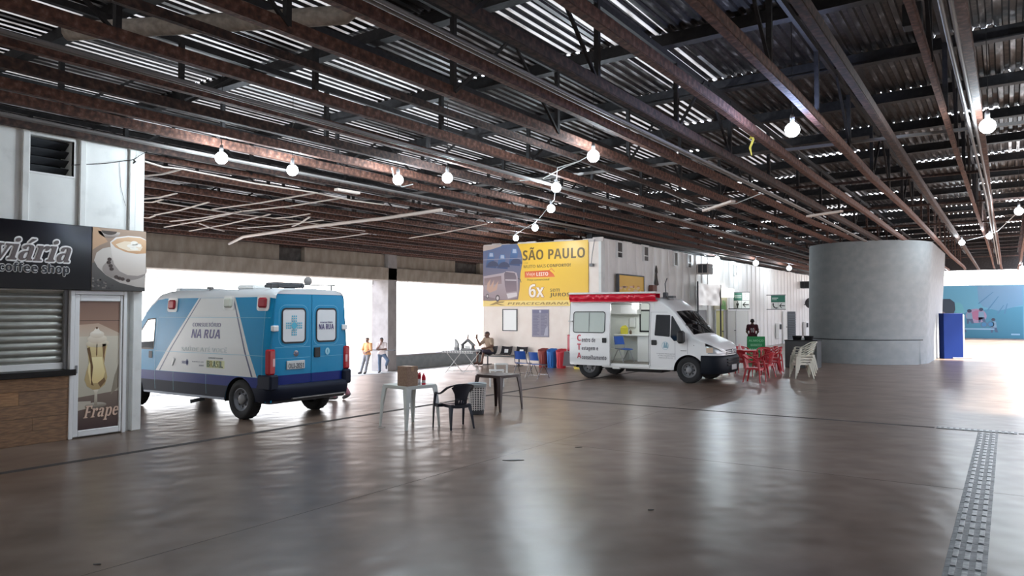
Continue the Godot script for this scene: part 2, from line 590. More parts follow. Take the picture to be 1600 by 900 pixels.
	# the side to the right of the frame: a plain wall, open further back
	w = structure("wall_right", "plain wall of the hall to the right, outside the frame")
	st = mb()
	bx(st, Vector3(7.0, 0, -17), Vector3(7.25, 5.8, 12))
	bx(st, Vector3(3.6, 0, -17.2), Vector3(7.25, 5.8, -17))
	obj("wall_body", st, M.white_wall, w)
	w = structure("added_light_wall", "added plain wall, out of view to the right, that blocks sky and bounces light")
	st = mb()
	bx(st, Vector3(13.0, -0.02, -70), Vector3(13.4, 9.0, -15))
	obj("wall_body", st, M.pale_concrete, w)  # added out of view to shut off low sky and bounce light in
	w = structure("wall_behind", "plain wall of the hall behind the viewer")
	st = mb()
	bx(st, Vector3(-12, 0, 11.5), Vector3(7.25, 5.8, 11.8))
	obj("wall_body", st, M.white_wall, w)

# ---------------------------------------------------------------- the ceiling: zinc sheets, purlins, rusty trusses
func sheet_mesh(len: float, ribs: int, pitch: float, pan: Material) -> ArrayMesh:
	var sts := [mb(), mb()]
	var prof := []
	for i in ribs:
		var x := i * pitch
		prof.append_array([Vector2(x, 0), Vector2(x + pitch * 0.40, 0), Vector2(x + pitch * 0.5, 0.036), Vector2(x + pitch * 0.88, 0.036)])
	prof.append(Vector2(ribs * pitch, 0))
	prof.append(Vector2(ribs * pitch + pitch * 0.38, 0))
	for i in prof.size() - 1:
		var a: Vector2 = prof[i]
		var b: Vector2 = prof[i + 1]
		var st: SurfaceTool = sts[0 if a.y == 0 and b.y == 0 else 1]
		st.set_smooth_group(-1)
		quad(st, Vector3(b.x, b.y, len / 2), Vector3(a.x, a.y, len / 2), Vector3(a.x, a.y, -len / 2), Vector3(b.x, b.y, -len / 2))
	var m := mesh_of(sts[0])
	sts[1].index(); sts[1].generate_normals(); sts[1].commit(m)
	m.surface_set_material(0, pan)
	m.surface_set_material(1, M.rib)
	return m

func build_ceiling():
	var ce := structure("ceiling", "rusty open roof of zinc sheets on dark purlins and rusted truss beams")
	var slope := 0.02
	var roof_y := func(x: float) -> float: return 5.78 + (x + 6.0) * slope
	# corrugated sheets between purlins
	var kinds := []
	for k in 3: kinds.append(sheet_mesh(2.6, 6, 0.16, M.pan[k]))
	var right_edge := func(z: float) -> float: return 7.0 if z > -17.0 else 3.4 if z > -36.0 else 1.2
	var places := []
	for r in 28:
		var zc := 8.9 - r * 2.5
		var x := -26.0
		while x < right_edge.call(zc) - 0.5:
			var lift: float = 0.03 if rng.randf() < 0.3 else 0.0
			var skew := rng.randf_range(-0.006, 0.006)
			var gap := 0.0
			if rng.randf() < 0.08: gap = rng.randf_range(0.04, 0.07)
			var t := Transform3D(Basis(Vector3.UP, skew) * Basis(Vector3(0, 0, 1), atan(slope)), Vector3(x + rng.randf_range(-0.02, 0.02), roof_y.call(x) + lift, zc + rng.randf_range(-0.02, 0.02)))
			t.basis = t.basis * Basis.from_scale(Vector3(1, 1, 1.0 - gap))
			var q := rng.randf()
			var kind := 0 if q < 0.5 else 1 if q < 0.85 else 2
			if x > -4.6: kind = 0 if q < 0.04 else 1 if q < 0.2 else 2  # darker sheets here put the dim right side into the colour
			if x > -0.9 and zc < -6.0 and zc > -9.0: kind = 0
			places.append([Vector2(x + 4, zc + 6).length(), t, kind])
			x += 0.96
	places.sort_custom(func(a, b): return a[0] < b[0])
	var far := []
	var k := 0
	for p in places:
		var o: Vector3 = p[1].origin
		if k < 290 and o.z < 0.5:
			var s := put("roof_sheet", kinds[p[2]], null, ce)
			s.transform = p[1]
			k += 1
		else:
			far.append(p)
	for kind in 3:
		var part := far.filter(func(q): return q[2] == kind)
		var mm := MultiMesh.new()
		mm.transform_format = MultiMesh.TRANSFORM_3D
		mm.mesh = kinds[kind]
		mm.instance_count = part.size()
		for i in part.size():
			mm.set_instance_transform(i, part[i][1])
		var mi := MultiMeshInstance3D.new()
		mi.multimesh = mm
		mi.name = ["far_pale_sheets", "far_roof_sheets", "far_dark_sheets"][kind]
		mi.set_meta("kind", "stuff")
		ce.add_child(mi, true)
	# purlins across the hall, dark
	var x0 := -26.0
	for r in 27:
		var z := 7.65 - r * 2.5
		var x1: float = right_edge.call(z)
		var st := mb()
		var a := Vector3(x0, roof_y.call(x0) - 0.11, z)
		var b := Vector3(x1, roof_y.call(x1) - 0.11, z)
		bar(st, a, b, 0.11, 0.19)
		bar(st, a + Vector3(0, -0.085, 0.06), b + Vector3(0, -0.085, 0.06), 0.1, 0.02)
		obj("purlin", st, M.steel_dark, ce)
	# trusses along the hall: a rusty lower channel, a dark upper chord, posts and braces
	var xs := [-0.31, -0.66, -1.47, -2.17, -3.13, -3.96, -4.75, -5.55, -6.28, -7.2, -8.1]
	while xs[-1] > -25.2: xs.append(xs[-1] - rng.randf_range(0.78, 0.92))
	for i in 7: xs.append(0.55 + i * 0.85)
	var n := 0
	var posts := []
	var z_stop := -56.0
	for x in xs:
		if x > 1.0: z_stop = -36.0 if x < 4.4 else -17.0
		var y := 4.6 + rng.randf_range(-0.04, 0.04)
		var st := mb()
		var big := n % 7 != 1
		var z_end := z_stop + rng.randf_range(0, 2)
		var w := 0.088 if big else 0.06
		var h := 0.115 if big else 0.07
		# lipped channel, with a kink where lengths meet
		var z := 9.0
		var off := Vector2(x, y)
		while z > z_end:
			var z1 := maxf(z - rng.randf_range(5.4, 7.0), z_end)
			var off1 := Vector2(x + rng.randf_range(-0.03, 0.03), y + rng.randf_range(-0.035, 0.035))
			bar(st, Vector3(off.x, off.y + h / 2, z), Vector3(off1.x, off1.y + h / 2, z1), w, 0.018)
			bar(st, Vector3(off.x, off.y - h / 2, z), Vector3(off1.x, off1.y - h / 2, z1), w, 0.018)
			bar(st, Vector3(off.x + w / 2, off.y, z), Vector3(off1.x + w / 2, off1.y, z1), 0.016, h)
			bar(st, Vector3(off.x - w / 2 + 0.008, off.y + h / 2 - 0.028, z), Vector3(off1.x - w / 2 + 0.008, off1.y + h / 2 - 0.028, z1), 0.014, 0.05)
			bar(st, Vector3(off.x - w / 2 + 0.008, off.y - h / 2 + 0.028, z), Vector3(off1.x - w / 2 + 0.008, off1.y - h / 2 + 0.028, z1), 0.014, 0.05)
			z = z1
			off = off1
		obj("rusty_beam", st, M.rust if n % 3 != 2 else M.rust_dark, ce)
		n += 1
		if n % 2 == 0 or x < -18.0:
			st = mb()
			var yt: float = roof_y.call(x) - 0.27
			bar(st, Vector3(x, yt, 9), Vector3(x, yt, z_end), 0.05, 0.085)
			obj("upper_chord", st, M.steel_dark, ce)
			var zz := 2.65 - fmod(n * 0.9, 2.5)
			var up := true
			while zz > maxf(-50.0, z_end):
				posts.append([x, y, yt, zz, up])
				up = not up
				zz -= 2.5
	posts.sort_custom(func(a, b): return Vector2(a[0] + 4, a[3] + 6).length() < Vector2(b[0] + 4, b[3] + 6).length())
	var far_posts := mb()
	for i in posts.size():
		var p: Array = posts[i]
		var st := mb() if i < 200 else far_posts
		bar(st, Vector3(p[0], p[1], p[3]), Vector3(p[0], p[2], p[3]), 0.06, 0.06)
		if i < 200: obj("truss_post", st, M.steel_dark, ce)
		st = mb() if i < 200 else far_posts
		if rng.randf() < 0.62:
			var dz := 1.15 if p[4] else -1.15
			bar(st, Vector3(p[0] + 0.02, p[1], p[3]), Vector3(p[0] + 0.02, p[2], p[3] + dz), 0.035, 0.035)
			if i < 200: obj("truss_brace", st, M.steel_dark, ce)
	obj("far_truss_members", far_posts, M.rust_dark, ce).set_meta("kind", "stuff")
	# cross ties at the lower level and thin hanger rods
	for z in [-13.4, -17.6, -22.3, -27.5, -33.0, -39.0, -45.0]:
		var st := mb()
		bar(st, Vector3(-25, 4.71, z + 0.1), Vector3(4.4 if z > -36.0 else 1.1, 4.75, z - 0.1), 0.05, 0.05)
		obj("cross_tie", st, M.rust_dark if z < -14 else M.conduit, ce)
	for x in [-0.42, -4.35, -7.7, -10.9]:
		var st := mb()
		for d in [0.0, 0.07]:
			tube(st, [Vector3(x + d, 4.5, 6), Vector3(x + d, 4.47, -8), Vector3(x + d + 0.05, 4.49, -20), Vector3(x + d, 4.5, -48)], 0.022, 6)
		obj("conduit", st, M.conduit, ce)
	# the far edge of the roof
	var st := mb()
	bx(st, Vector3(-11.4, 4.75, -59.5), Vector3(1.2, 6.2, -59.2))
	bx(st, Vector3(-25.2, 5.2, 9), Vector3(7, 6.2, 9.3))
	obj("edge_fascia", st, M.steel_dark, ce)
	# battens of the ceiling that has come down, over the far left
	var bl := [[225, 252, 282, 264], [225, 275, 285, 264], [283, 264, 492, 301], [492, 301, 600, 320], [223, 311, 276, 302], [223, 316, 254, 312], [225, 340, 242, 337], [242, 336, 326, 316],
		[247, 316, 472, 346], [472, 346, 570, 361], [266, 346, 372, 331], [332, 327, 495, 301], [257, 355, 378, 330], [380, 330, 530, 310], [296, 361, 422, 335], [425, 341, 484, 334],
		[312, 349, 350, 361], [372, 357, 505, 344], [457, 354, 484, 339], [482, 375, 575, 365], [640, 372, 760, 350]]
	for b in bl:
		st = mb()
		var a: Vector3 = P(b[0], b[1], 4.42)
		var c: Vector3 = P(b[2], b[3], 4.42)
		bar(st, a, a.lerp(c, 0.5) + Vector3(0, -0.03, 0), 0.05, 0.02)
		bar(st, a.lerp(c, 0.5) + Vector3(0, -0.03, 0), c, 0.05, 0.02)
		obj("loose_batten", st, M.batten, ce)
	st = mb()
	tube(st, [P(358, 381, 4.3), P(380, 370, 4.32), P(480, 355, 4.35), P(600, 341, 4.38), P(690, 328, 4.4)], 0.045, 8)
	obj("fallen_pipe", st, M.batten, ce)
	# pale curved gutter piece near the viewer
	st = mb()
	tube(st, [Vector3(-8.6, 5.0, -4.05), Vector3(-6.3, 5.0, -5.15), Vector3(-5.75, 5.02, -5.45), Vector3(-5.5, 5.16, -5.5), Vector3(-5.42, 5.4, -5.45)], 0.1, 12)
	obj("old_gutter_pipe", st, worn([[0.2, srgb(150, 142, 132)], [0.8, srgb(196, 188, 178)]], 0.02, Vector3(1, 1, 1), 0.7), ce)

func build_bulbs():
	var spots := [[346, 247, "over the left shop end, first of the row towards the blue van"], [457, 266, "over the blue van's front half, second from the coffee shop"], [622, 281, "left one of the pair above the two standing men's gap"], [699, 278, "right one of the pair left of the middle of the hall"],
		[927, 244, "large and bright, highest bulb of the string above the white van"], [869, 293, "upper end of the looped cable string above the yellow billboard"], [861, 326, "second down the looped cable string above the billboard"], [836, 356, "third down the looped cable string above the billboard"], [806, 372, "lowest, just above the top edge of the yellow billboard"],
		[1238, 203, "bluish, alone beside the hanging yellow ribbon"], [1543, 197, "brightest, near the top right corner of the hall"], [1592, 330, "at the right edge, above and right of the round grey core"], [1546, 369, "right one of the pair above the blue mural"], [1503, 379, "left one of the pair above the blue mural"],
		[1120, 405, "over the lit doorway behind the silver sheet"], [1181, 411, "over the toilet sign by the white ribbed wall"], [1233, 419, "over the telephone sign at the end of the ribbed wall"], [1477, 428, "small, against the daylight above the mural's left end"], [1597, 419, "small, at the right edge above the mural"]]
	var i := 0
	for s in spots:
		var p := P(s[0], s[1], 4.35 if i < 17 else 4.3)
		var t := thing("hanging_bulb", "glowing bare bulb " + s[2], "lamp", p, 0.0, "bare bulbs hanging under the roof")
		var r := 0.1 if i not in [14, 15, 16, 17, 18] else 0.14
		var st := mb()
		lathe(st, [[0.0, -r], [r * 0.5, -r * 0.87], [r * 0.87, -r * 0.5], [r, 0.0], [r * 0.87, r * 0.5], [r * 0.5, r * 0.87], [0.0, r * 1.0]], 18)
		obj("glowing_globe", st, M.bulb, t)
		st = mb()
		lathe(st, [[0.0, r * 0.9], [0.03, r * 0.9], [0.032, r * 1.7], [0.02, r * 2.1], [0.0, r * 2.1]], 10)
		obj("socket", st, M.grey, t)
		st = mb()
		tube(st, [Vector3(0, r * 1.6, 0), Vector3(0.012, 0.5, 0.012), Vector3(0, 5.80 + (p.x + 6.0) * 0.02 - p.y, 0)], 0.005, 5)
		obj("cord", st, M.cable, t)
		var l := OmniLight3D.new()
		l.name = "bulb_light"
		l.light_color = Color(0.9, 0.96, 1.0) if i != 9 else Color(0.72, 0.8, 1.0)
		l.light_energy = LAMP_ENERGY * (0.75 if i in [5, 6, 7, 8] else 1.9 if i == 14 else 0.9)
		l.light_size = r * 0.9
		l.omni_range = 60.0
		l.omni_attenuation = 2.0
		l.shadow_enabled = true
		t.add_child(l)
		i += 1
	# the cable that strings the middle bulbs together
	var st := mb()
	var pts := []
	for s in [[927, 240], [905, 252], [871, 262], [869, 285], [866, 312], [861, 318], [848, 335], [836, 348], [818, 358], [806, 366]]:
		pts.append(P(s[0], s[1], 4.5))
	tube(st, pts, 0.009, 5)
	meta(obj("lamp_cable", st, M.pale_cable), "pale sagging cable that strings the bulbs above the yellow billboard", "cable")

# ---------------------------------------------------------------- the coffee shop at the left
const SX := -11.75

func build_shop():
	var w := structure("wall_left", "white boarded wall of the coffee shop with pilasters, at the left")
	var st := mb()
	var h := 4.6
	# the wall as pieces round the high window opening (z -5.05 .. -5.66, y 3.94 .. 4.49) and round shutter and door
	bx(st, Vector3(-15.4, 3.22, -5.05), Vector3(SX, h, 6))
	bx(st, Vector3(-15.4, 3.22, -6.75), Vector3(SX, h, -5.66))
	bx(st, Vector3(-15.4, 4.49, -5.66), Vector3(SX, h, -5.05))
	bx(st, Vector3(-15.4, 3.22, -5.66), Vector3(SX, 3.94, -5.05))
	bx(st, Vector3(-15.4, 2.22, -6.75), Vector3(SX - 0.02, 3.22, 6))
	bx(st, Vector3(-15.4, 0, -6.75), Vector3(SX - 0.06, 2.22, -5.62))
	bx(st, Vector3(-15.4, 0, -5.62), Vector3(SX - 0.14, 2.22, 6))
	obj("wall_body", st, M.white_wall, w)
	for z in [-4.985, -5.78, -6.55, -4.1, -3.2, -2.3]:
		st = mb()
		rbox(st, Vector3(SX, 3.2, z - 0.045), Vector3(SX + 0.05, h + 0.01, z + 0.045), 0.006)
		obj("pilaster", st, M.white_wall, w)
	st = mb()
	rbox(st, Vector3(SX - 0.1, 0, -6.76), Vector3(SX + 0.03, 4.58, -6.6), 0.012)
	obj("corner_post", st, M.white_wall, w)
	st = mb()
	bx(st, Vector3(-15.6, h, -6.8), Vector3(SX + 0.04, h + 0.05, 6))
	obj("capping", st, M.steel_dark, w)
	# high window: an opening with dark louvre blades inside
	var win := structure("window_1", "small dark louvred opening high in the white shop wall")
	st = mb()
	bx(st, Vector3(SX - 0.42, 3.94, -5.66), Vector3(SX - 0.4, 4.49, -5.05))
	obj("dark_room", st, M.black, win)
	for i in 4:
		st = mb()
		cb(st, Vector3.ZERO, Vector3(0.15, 0.012, 0.6), Transform3D(Basis(Vector3(0, 0, 1), 0.6), Vector3(SX - 0.2, 4.03 + i * 0.13, -5.355)))
		obj("louvre_blade", st, M.dark_grey, win)
	st = mb()
	for e in [[3.92, -5.68, 3.95, -5.03], [4.48, -5.68, 4.51, -5.03]]:
		bx(st, Vector3(SX - 0.06, e[0], e[1]), Vector3(SX + 0.012, e[2], e[3]))
	for z in [-5.05, -5.68]:
		bx(st, Vector3(SX - 0.06, 3.95, z), Vector3(SX + 0.012, 4.48, z + 0.02))
	obj("window_frame", st, M.white, win)
	# loose cable across the wall
	st = mb()
	tube(st, [Vector3(SX + 0.02, 4.12, -5.62), Vector3(SX + 0.06, 4.22, -6.1), Vector3(SX + 0.06, 4.36, -6.56), Vector3(SX + 0.08, 4.44, -6.64), Vector3(SX + 0.05, 4.58, -6.85)], 0.006, 5)
	tube(st, [Vector3(SX + 0.05, 4.36, -6.56), Vector3(SX + 0.07, 4.33, -6.58), Vector3(SX + 0.05, 4.3, -6.55)], 0.012, 5)
	tube(st, [Vector3(SX + 0.01, 4.3, -6.35), Vector3(SX + 0.01, 3.9, -6.38), Vector3(SX + 0.01, 3.6, -6.46)], 0.003, 4)
	meta(obj("wall_cable", st, M.cable), "thin black cable sagging across the white wall from the dark opening", "cable")

	# the sign band: black board with script lettering, and the cup photograph beside it
	var sg := thing("shop_sign", "black shop sign with silver script lettering and a photograph of a coffee cup", "sign", Vector3(SX + 0.02, 2.235, -6.75))
	st = mb()
	rbox(st, Vector3(-0.02, 0, 0.86), Vector3(0.1, 0.975, 9.0), 0.006)
	obj("black_board", st, mat(srgb(14, 15, 22), 0.12), sg)
	st = mb()
	rbox(st, Vector3(-0.02, 0, 0), Vector3(0.1, 0.975, 0.856), 0.006)
	obj("photo_board", st, mat(srgb(120, 108, 98), 0.25), sg)
	var f := frame(Vector3(0.101, 0, 0), Vector3(0, 0, -1))      # u runs to the right, towards -z; the sign's right end is u = 0
	var silver := mat(srgb(250, 248, 246), 0.4)
	var grey_ink := mat(srgb(104, 94, 92), 0.5)
	for k in 2:
		var g := 0.0 if k == 0 else 0.010
		var m: Material = silver if k == 0 else grey_ink
		for e in ([[0, 0]] if k == 1 else [[0.024, 0.000], [0.021, 0.012], [0.012, 0.021], [0.000, 0.024], [-0.012, 0.021], [-0.021, 0.012], [-0.024, 0.000], [-0.021, -0.012], [-0.012, -0.021], [-0.000, -0.024], [0.012, -0.021], [0.021, -0.012]]):
			lettering(sg, "script_outline" if k == 0 else "script_lettering", "Rodoviária", "serif", m, [-3.06 + e[0], 0.40 + e[1], -1.15 + e[0], 0.72 + e[1]], on(f), 0.3, 0.003 + 0.0004 * (sg.get_child_count() % 24) + 0.9 * g)
	for k in 2:
		for e in ([[0, 0]] if k == 1 else [[-0.01, 0.0], [0.01, 0], [0, 0.01], [0, -0.01]]):
			lettering(sg, "small_outline" if k == 0 else "small_lettering", "coffee shop", "bold", silver if k == 0 else mat(srgb(30, 30, 36), 0.4), [-2.12 + e[0], 0.20 + e[1], -1.19 + e[0], 0.37 + e[1]], on(f), 0.0, 0.003 + 0.0004 * (sg.get_child_count() % 24) + 0.008 * k)
	st = mb()                                                # the printed photograph
	ink(st, f, rect(-0.852, 0.004, -0.004, 0.97), 1, srgb(176, 150, 128), srgb(62, 58, 58))
	ink(st, f, poly([-0.852, 0.004, -0.852, 0.42, -0.70, 0.46, -0.35, 0.30, -0.004, 0.22, -0.004, 0.004]), 2, srgb(96, 90, 86), srgb(58, 54, 52))
	ink(st, f, circle(Vector2(-0.6, 0.92), 0.17, 0.1, 20, PI, TAU), 2, srgb(212, 204, 196), srgb(120, 104, 92))
	ink(st, f, circle(Vector2(-0.6, 0.93), 0.12, 0.06, 20, PI, TAU), 3, srgb(70, 56, 48))
	ink(st, f, poly([-0.852, 0.62, -0.852, 0.97, -0.76, 0.97, -0.62, 0.76, -0.74, 0.7]), 2, srgb(196, 158, 124))
	ink(st, f, poly([-0.825, 0.46, -0.79, 0.58, -0.70, 0.65, -0.60, 0.68, -0.004, 0.68, -0.004, 0.06, -0.16, 0.075, -0.42, 0.13, -0.64, 0.24, -0.77, 0.36]), 3, srgb(206, 198, 190), srgb(176, 166, 158))
	ink(st, f, circle(Vector2(-0.34, 0.34), 0.36, 0.17, 28), 4, srgb(158, 148, 140), srgb(140, 130, 124))
	ink(st, f, poly([-0.585, 0.76, -0.57, 0.6, -0.52, 0.42, -0.43, 0.31, -0.3, 0.255, -0.13, 0.25, -0.004, 0.29, -0.004, 0.84, -0.1, 0.88, -0.3, 0.88, -0.5, 0.84]), 5, srgb(240, 234, 228), srgb(196, 184, 174))
	ink(st, f, poly([-0.57, 0.75, -0.48, 0.82, -0.3, 0.86, -0.1, 0.86, -0.004, 0.83, -0.004, 0.62, -0.16, 0.6, -0.34, 0.62, -0.5, 0.68]), 6, srgb(226, 188, 150), srgb(196, 150, 108))
	ink(st, f, poly([-0.5, 0.73, -0.36, 0.79, -0.2, 0.79, -0.06, 0.72, -0.1, 0.65, -0.3, 0.64, -0.44, 0.68]), 7, srgb(240, 222, 196))
	for e in [[-0.2, 0.77, 0.06, 0.035], [-0.24, 0.72, 0.08, 0.03], [-0.2, 0.68, 0.07, 0.02], [-0.13, 0.74, 0.05, 0.03]]:
		ink(st, f, circle(Vector2(e[0], e[1]), e[2], e[3], 14), 8, srgb(250, 244, 232))
	for e in [[-0.59, 0.49], [-0.6, 0.44], [-0.57, 0.39], [-0.555, 0.34], [-0.48, 0.22], [-0.43, 0.2], [-0.38, 0.19], [-0.29, 0.17]]:
		ink(st, f, circle(Vector2(e[0], e[1]), 0.034, 0.028, 12), 8, srgb(62, 44, 38))
		ink(st, f, rect(e[0] - 0.026, e[1] - 0.003, e[0] + 0.026, e[1] + 0.003), 9, srgb(30, 20, 18))
	for i in 60:
		var q := Vector2(rng.randf_range(-0.84, -0.5), rng.randf_range(0.02, 0.26))
		if q.y < 0.55 * (-0.42 - q.x) + 0.02:
			ink(st, f, circle(q, 0.018, 0.014, 6), 4, srgb(120, 112, 106) if i % 2 else srgb(52, 46, 44))
	obj("cup_photograph", st, M.print, sg)

	# roller shutter: each curved slat a part
	var sh := thing("roller_shutter", "closed grey steel roller shutter above the black counter", "shutter", Vector3(SX, 1.0, -5.6))
	var slat := mb()
	var ring := []
	for e in [[0.0, 0.0], [0.012, 0.012], [0.022, 0.035], [0.024, 0.055], [0.018, 0.078], [0.004, 0.088], [0.0, 0.1]]:
		ring.append([Vector3(e[0], e[1], 0), Vector3(e[0], e[1], 5.0)])
	loft(slat, ring, false, 2, true)
	var slat_mesh := mesh_of(slat)
	var galv := worn([[0.1, srgb(140, 140, 132)], [0.9, srgb(178, 178, 170)]], 0.02, Vector3(0.3, 2.0, 0.3), 0.34, 0.55, 61)
	for i in 11:
		put("shutter_slat", slat_mesh, galv, sh, Vector3(-0.07, 0.15 + i * 0.102, 0.0))
	st = mb()
	rbox(st, Vector3(-0.1, 0.055, 0), Vector3(-0.03, 0.15, 5), 0.006)
	obj("bottom_bar", st, M.white, sh)
	st = mb()
	rbox(st, Vector3(-0.1, 0.055, -0.02), Vector3(0.0, 1.24, 0.03), 0.005)
	obj("guide_rail", st, M.grey, sh)
	# counter
	var ct := thing("shop_counter", "shop counter with black stone top and brown wood plank front", "counter", Vector3(SX, 0, -5.64))
	st = mb()
	rbox(st, Vector3(-0.135, 0.96, -0.05), Vector3(0.14, 1.05, 5.2), 0.008)
	obj("countertop", st, mat(srgb(20, 20, 22), 0.15), ct)
	var woods := []
	for i in 3:
		var c: Array = [[srgb(122, 92, 66), srgb(163, 125, 89)], [srgb(138, 102, 71), srgb(179, 138, 99)], [srgb(110, 84, 64), srgb(151, 117, 87)]][i]
		woods.append(worn([[0.15, c[0]], [0.85, c[1]]], 0.02, Vector3(3.0, 3.0, 0.5), 0.45, 0.0, 70 + i))
	for r in 5:
		var z := 0.0
		var k := 0
		while z < 5.0:
			var l := rng.randf_range(0.8, 1.3) * (0.6 if k == 0 and r % 2 else 1.0)
			st = mb()
			rbox(st, Vector3(-0.06, r * 0.192 + 0.002, z + 0.001), Vector3(0.04, r * 0.192 + 0.19, minf(z + l, 5.1) - 0.001), 0.002)
			obj("wood_plank", st, woods[rng.randi() % 3], ct)
			z += l
			k += 1
	# the shop's door with its poster
	var d := structure("door_1", "white framed shop door with a full-height milkshake poster")
	d.position = Vector3(SX, 0, -6.49)
	st = mb()
	rbox(st, Vector3(-0.05, 0.0, 0.8), Vector3(0.06, 2.23, 0.86), 0.006)
	rbox(st, Vector3(-0.05, 0.0, 0.0), Vector3(0.06, 2.23, 0.055), 0.006)
	rbox(st, Vector3(-0.05, 2.17, 0.056), Vector3(0.06, 2.23, 0.799), 0.006)
	obj("door_frame", st, M.white_gloss, d)
	st = mb()
	rbox(st, Vector3(-0.03, 0.02, 0.72), Vector3(0.045, 2.165, 0.8), 0.01)
	rbox(st, Vector3(-0.03, 0.02, 0.06), Vector3(0.045, 2.165, 0.1), 0.01)
	rbox(st, Vector3(-0.03, 2.07, 0.1), Vector3(0.045, 2.165, 0.72), 0.01)
	rbox(st, Vector3(-0.03, 0.02, 0.1), Vector3(0.045, 0.115, 0.72), 0.01)
	var leaf := obj("door_leaf", st, M.white_gloss, d)
	st = mb()
	rbox(st, Vector3(0.045, 0.98, 0.745), Vector3(0.06, 1.1, 0.775), 0.004)
	obj("lock_plate", st, M.grey, leaf)
	st = mb()
	bx(st, Vector3(-0.02, 0.11, 0.095), Vector3(0.02, 2.075, 0.725))
	var pane := obj("poster_panel", st, mat(srgb(150, 140, 130), 0.2), d)
	f = frame(Vector3(0.0205, 0.11, 0.725), Vector3(0, 0, -1))         # u 0 .. .63, v 0 .. 1.965
	st = mb()
	ink(st, f, rect(0, 1.28, 0.63, 1.965), 1, srgb(122, 90, 76), srgb(178, 144, 122))
	ink(st, f, rect(0, 0.3, 0.63, 1.42), 2, srgb(214, 206, 188), srgb(178, 172, 152))
	ink(st, f, poly([0, 1.42, 0, 1.6, 0.3, 1.62, 0.63, 1.46, 0.63, 1.42]), 3, srgb(196, 168, 146), srgb(206, 190, 170))
	ink(st, f, rect(0, 1.66, 0.63, 1.668), 3, srgb(84, 62, 54))
	ink(st, f, poly([0, 0, 0, 0.5, 0.63, 0.56, 0.63, 0]), 3, srgb(128, 112, 100), srgb(64, 44, 46))
	ink(st, f, poly([0, 0.3, 0, 0.44, 0.2, 0.43, 0.2, 0.33]), 4, srgb(190, 182, 166))
	ink(st, f, poly([0.5, 0.5, 0.63, 0.62, 0.63, 1.0, 0.56, 0.8]), 4, srgb(140, 130, 112))
	# glass: foot, stem, bowl, cream
	ink(st, f, circle(Vector2(0.275, 0.36), 0.165, 0.045, 24), 5, srgb(196, 188, 172), srgb(110, 100, 88))
	ink(st, f, poly([0.25, 0.36, 0.255, 0.55, 0.235, 0.6, 0.315, 0.6, 0.295, 0.55, 0.3, 0.36]), 6, srgb(222, 214, 196), srgb(150, 138, 120))
	ink(st, f, poly([0.23, 0.6, 0.14, 0.66, 0.1, 0.76, 0.125, 0.88, 0.16, 1.0, 0.14, 1.24, 0.12, 1.33, 0.45, 1.34, 0.42, 1.2, 0.395, 1.0, 0.425, 0.88, 0.445, 0.78, 0.41, 0.67, 0.32, 0.6]), 6, srgb(226, 206, 150), srgb(178, 152, 104))
	ink(st, f, poly([0.155, 0.98, 0.15, 0.88, 0.19, 0.7, 0.36, 0.7, 0.41, 0.86, 0.38, 0.98, 0.36, 1.1, 0.2, 1.1]), 7, srgb(244, 230, 178), srgb(226, 202, 140))
	ink(st, f, poly([0.13, 1.24, 0.17, 1.26, 0.2, 1.1, 0.225, 0.95, 0.21, 0.75, 0.24, 0.66, 0.2, 0.68, 0.19, 0.85, 0.185, 1.0]), 8, srgb(110, 80, 46))
	ink(st, f, poly([0.27, 1.3, 0.285, 1.3, 0.285, 1.14, 0.275, 1.1, 0.265, 1.14]), 8, srgb(120, 88, 52))
	ink(st, f, poly([0.36, 1.3, 0.42, 1.3, 0.395, 1.12, 0.4, 1.0, 0.375, 1.1]), 8, srgb(130, 96, 58))
	ink(st, f, poly([0.3, 0.7, 0.4, 0.78, 0.42, 0.72, 0.34, 0.63]), 8, srgb(120, 90, 56))
	ink(st, f, circle(Vector2(0.285, 1.31), 0.175, 0.06, 24), 8, srgb(240, 230, 210), srgb(206, 190, 160))
	ink(st, f, circle(Vector2(0.28, 1.38), 0.15, 0.07, 24), 9, srgb(246, 238, 222), srgb(216, 200, 176))
	ink(st, f, circle(Vector2(0.275, 1.45), 0.11, 0.06, 24), 10, srgb(248, 240, 226), srgb(220, 206, 184))
	ink(st, f, poly([0.2, 1.47, 0.24, 1.53, 0.27, 1.58, 0.31, 1.52, 0.35, 1.46]), 11, srgb(246, 238, 224))
	ink(st, f, circle(Vector2(0.27, 1.55), 0.018, 0.02, 10), 12, srgb(120, 90, 70))
	obj("milkshake_print", st, M.print, pane)
	lettering(pane, "poster_lettering", "Frape", "serif", mat(srgb(222, 192, 172), 0.4), [0.1, 0.12, 0.62, 0.36], on(f), 0.22, 0.012)

# ---------------------------------------------------------------- beyond the lane
func build_far_side():
	var t := thing("street_lamp", "thin dark street lamp post standing in the glare beyond the parapet", "street lamp", P(632, 560, LOW) + Vector3(-14, 0, -16))
	var st := mb()
	tube(st, [Vector3(0, 0, 0), Vector3(0, 4.6, 0), Vector3(0, 7.2, 0)], [0.09, 0.07, 0.05], 8)
	obj("pole", st, M.conduit, t)
	st = mb()
	rbox(st, Vector3(-0.1, 7.15, -0.1), Vector3(0.7, 7.25, 0.1), 0.02)
	obj("lamp_head", st, M.grey, t)

# ---------------------------------------------------------------- the white building with the billboard
const BZ := -22.52
const WX := -11.45

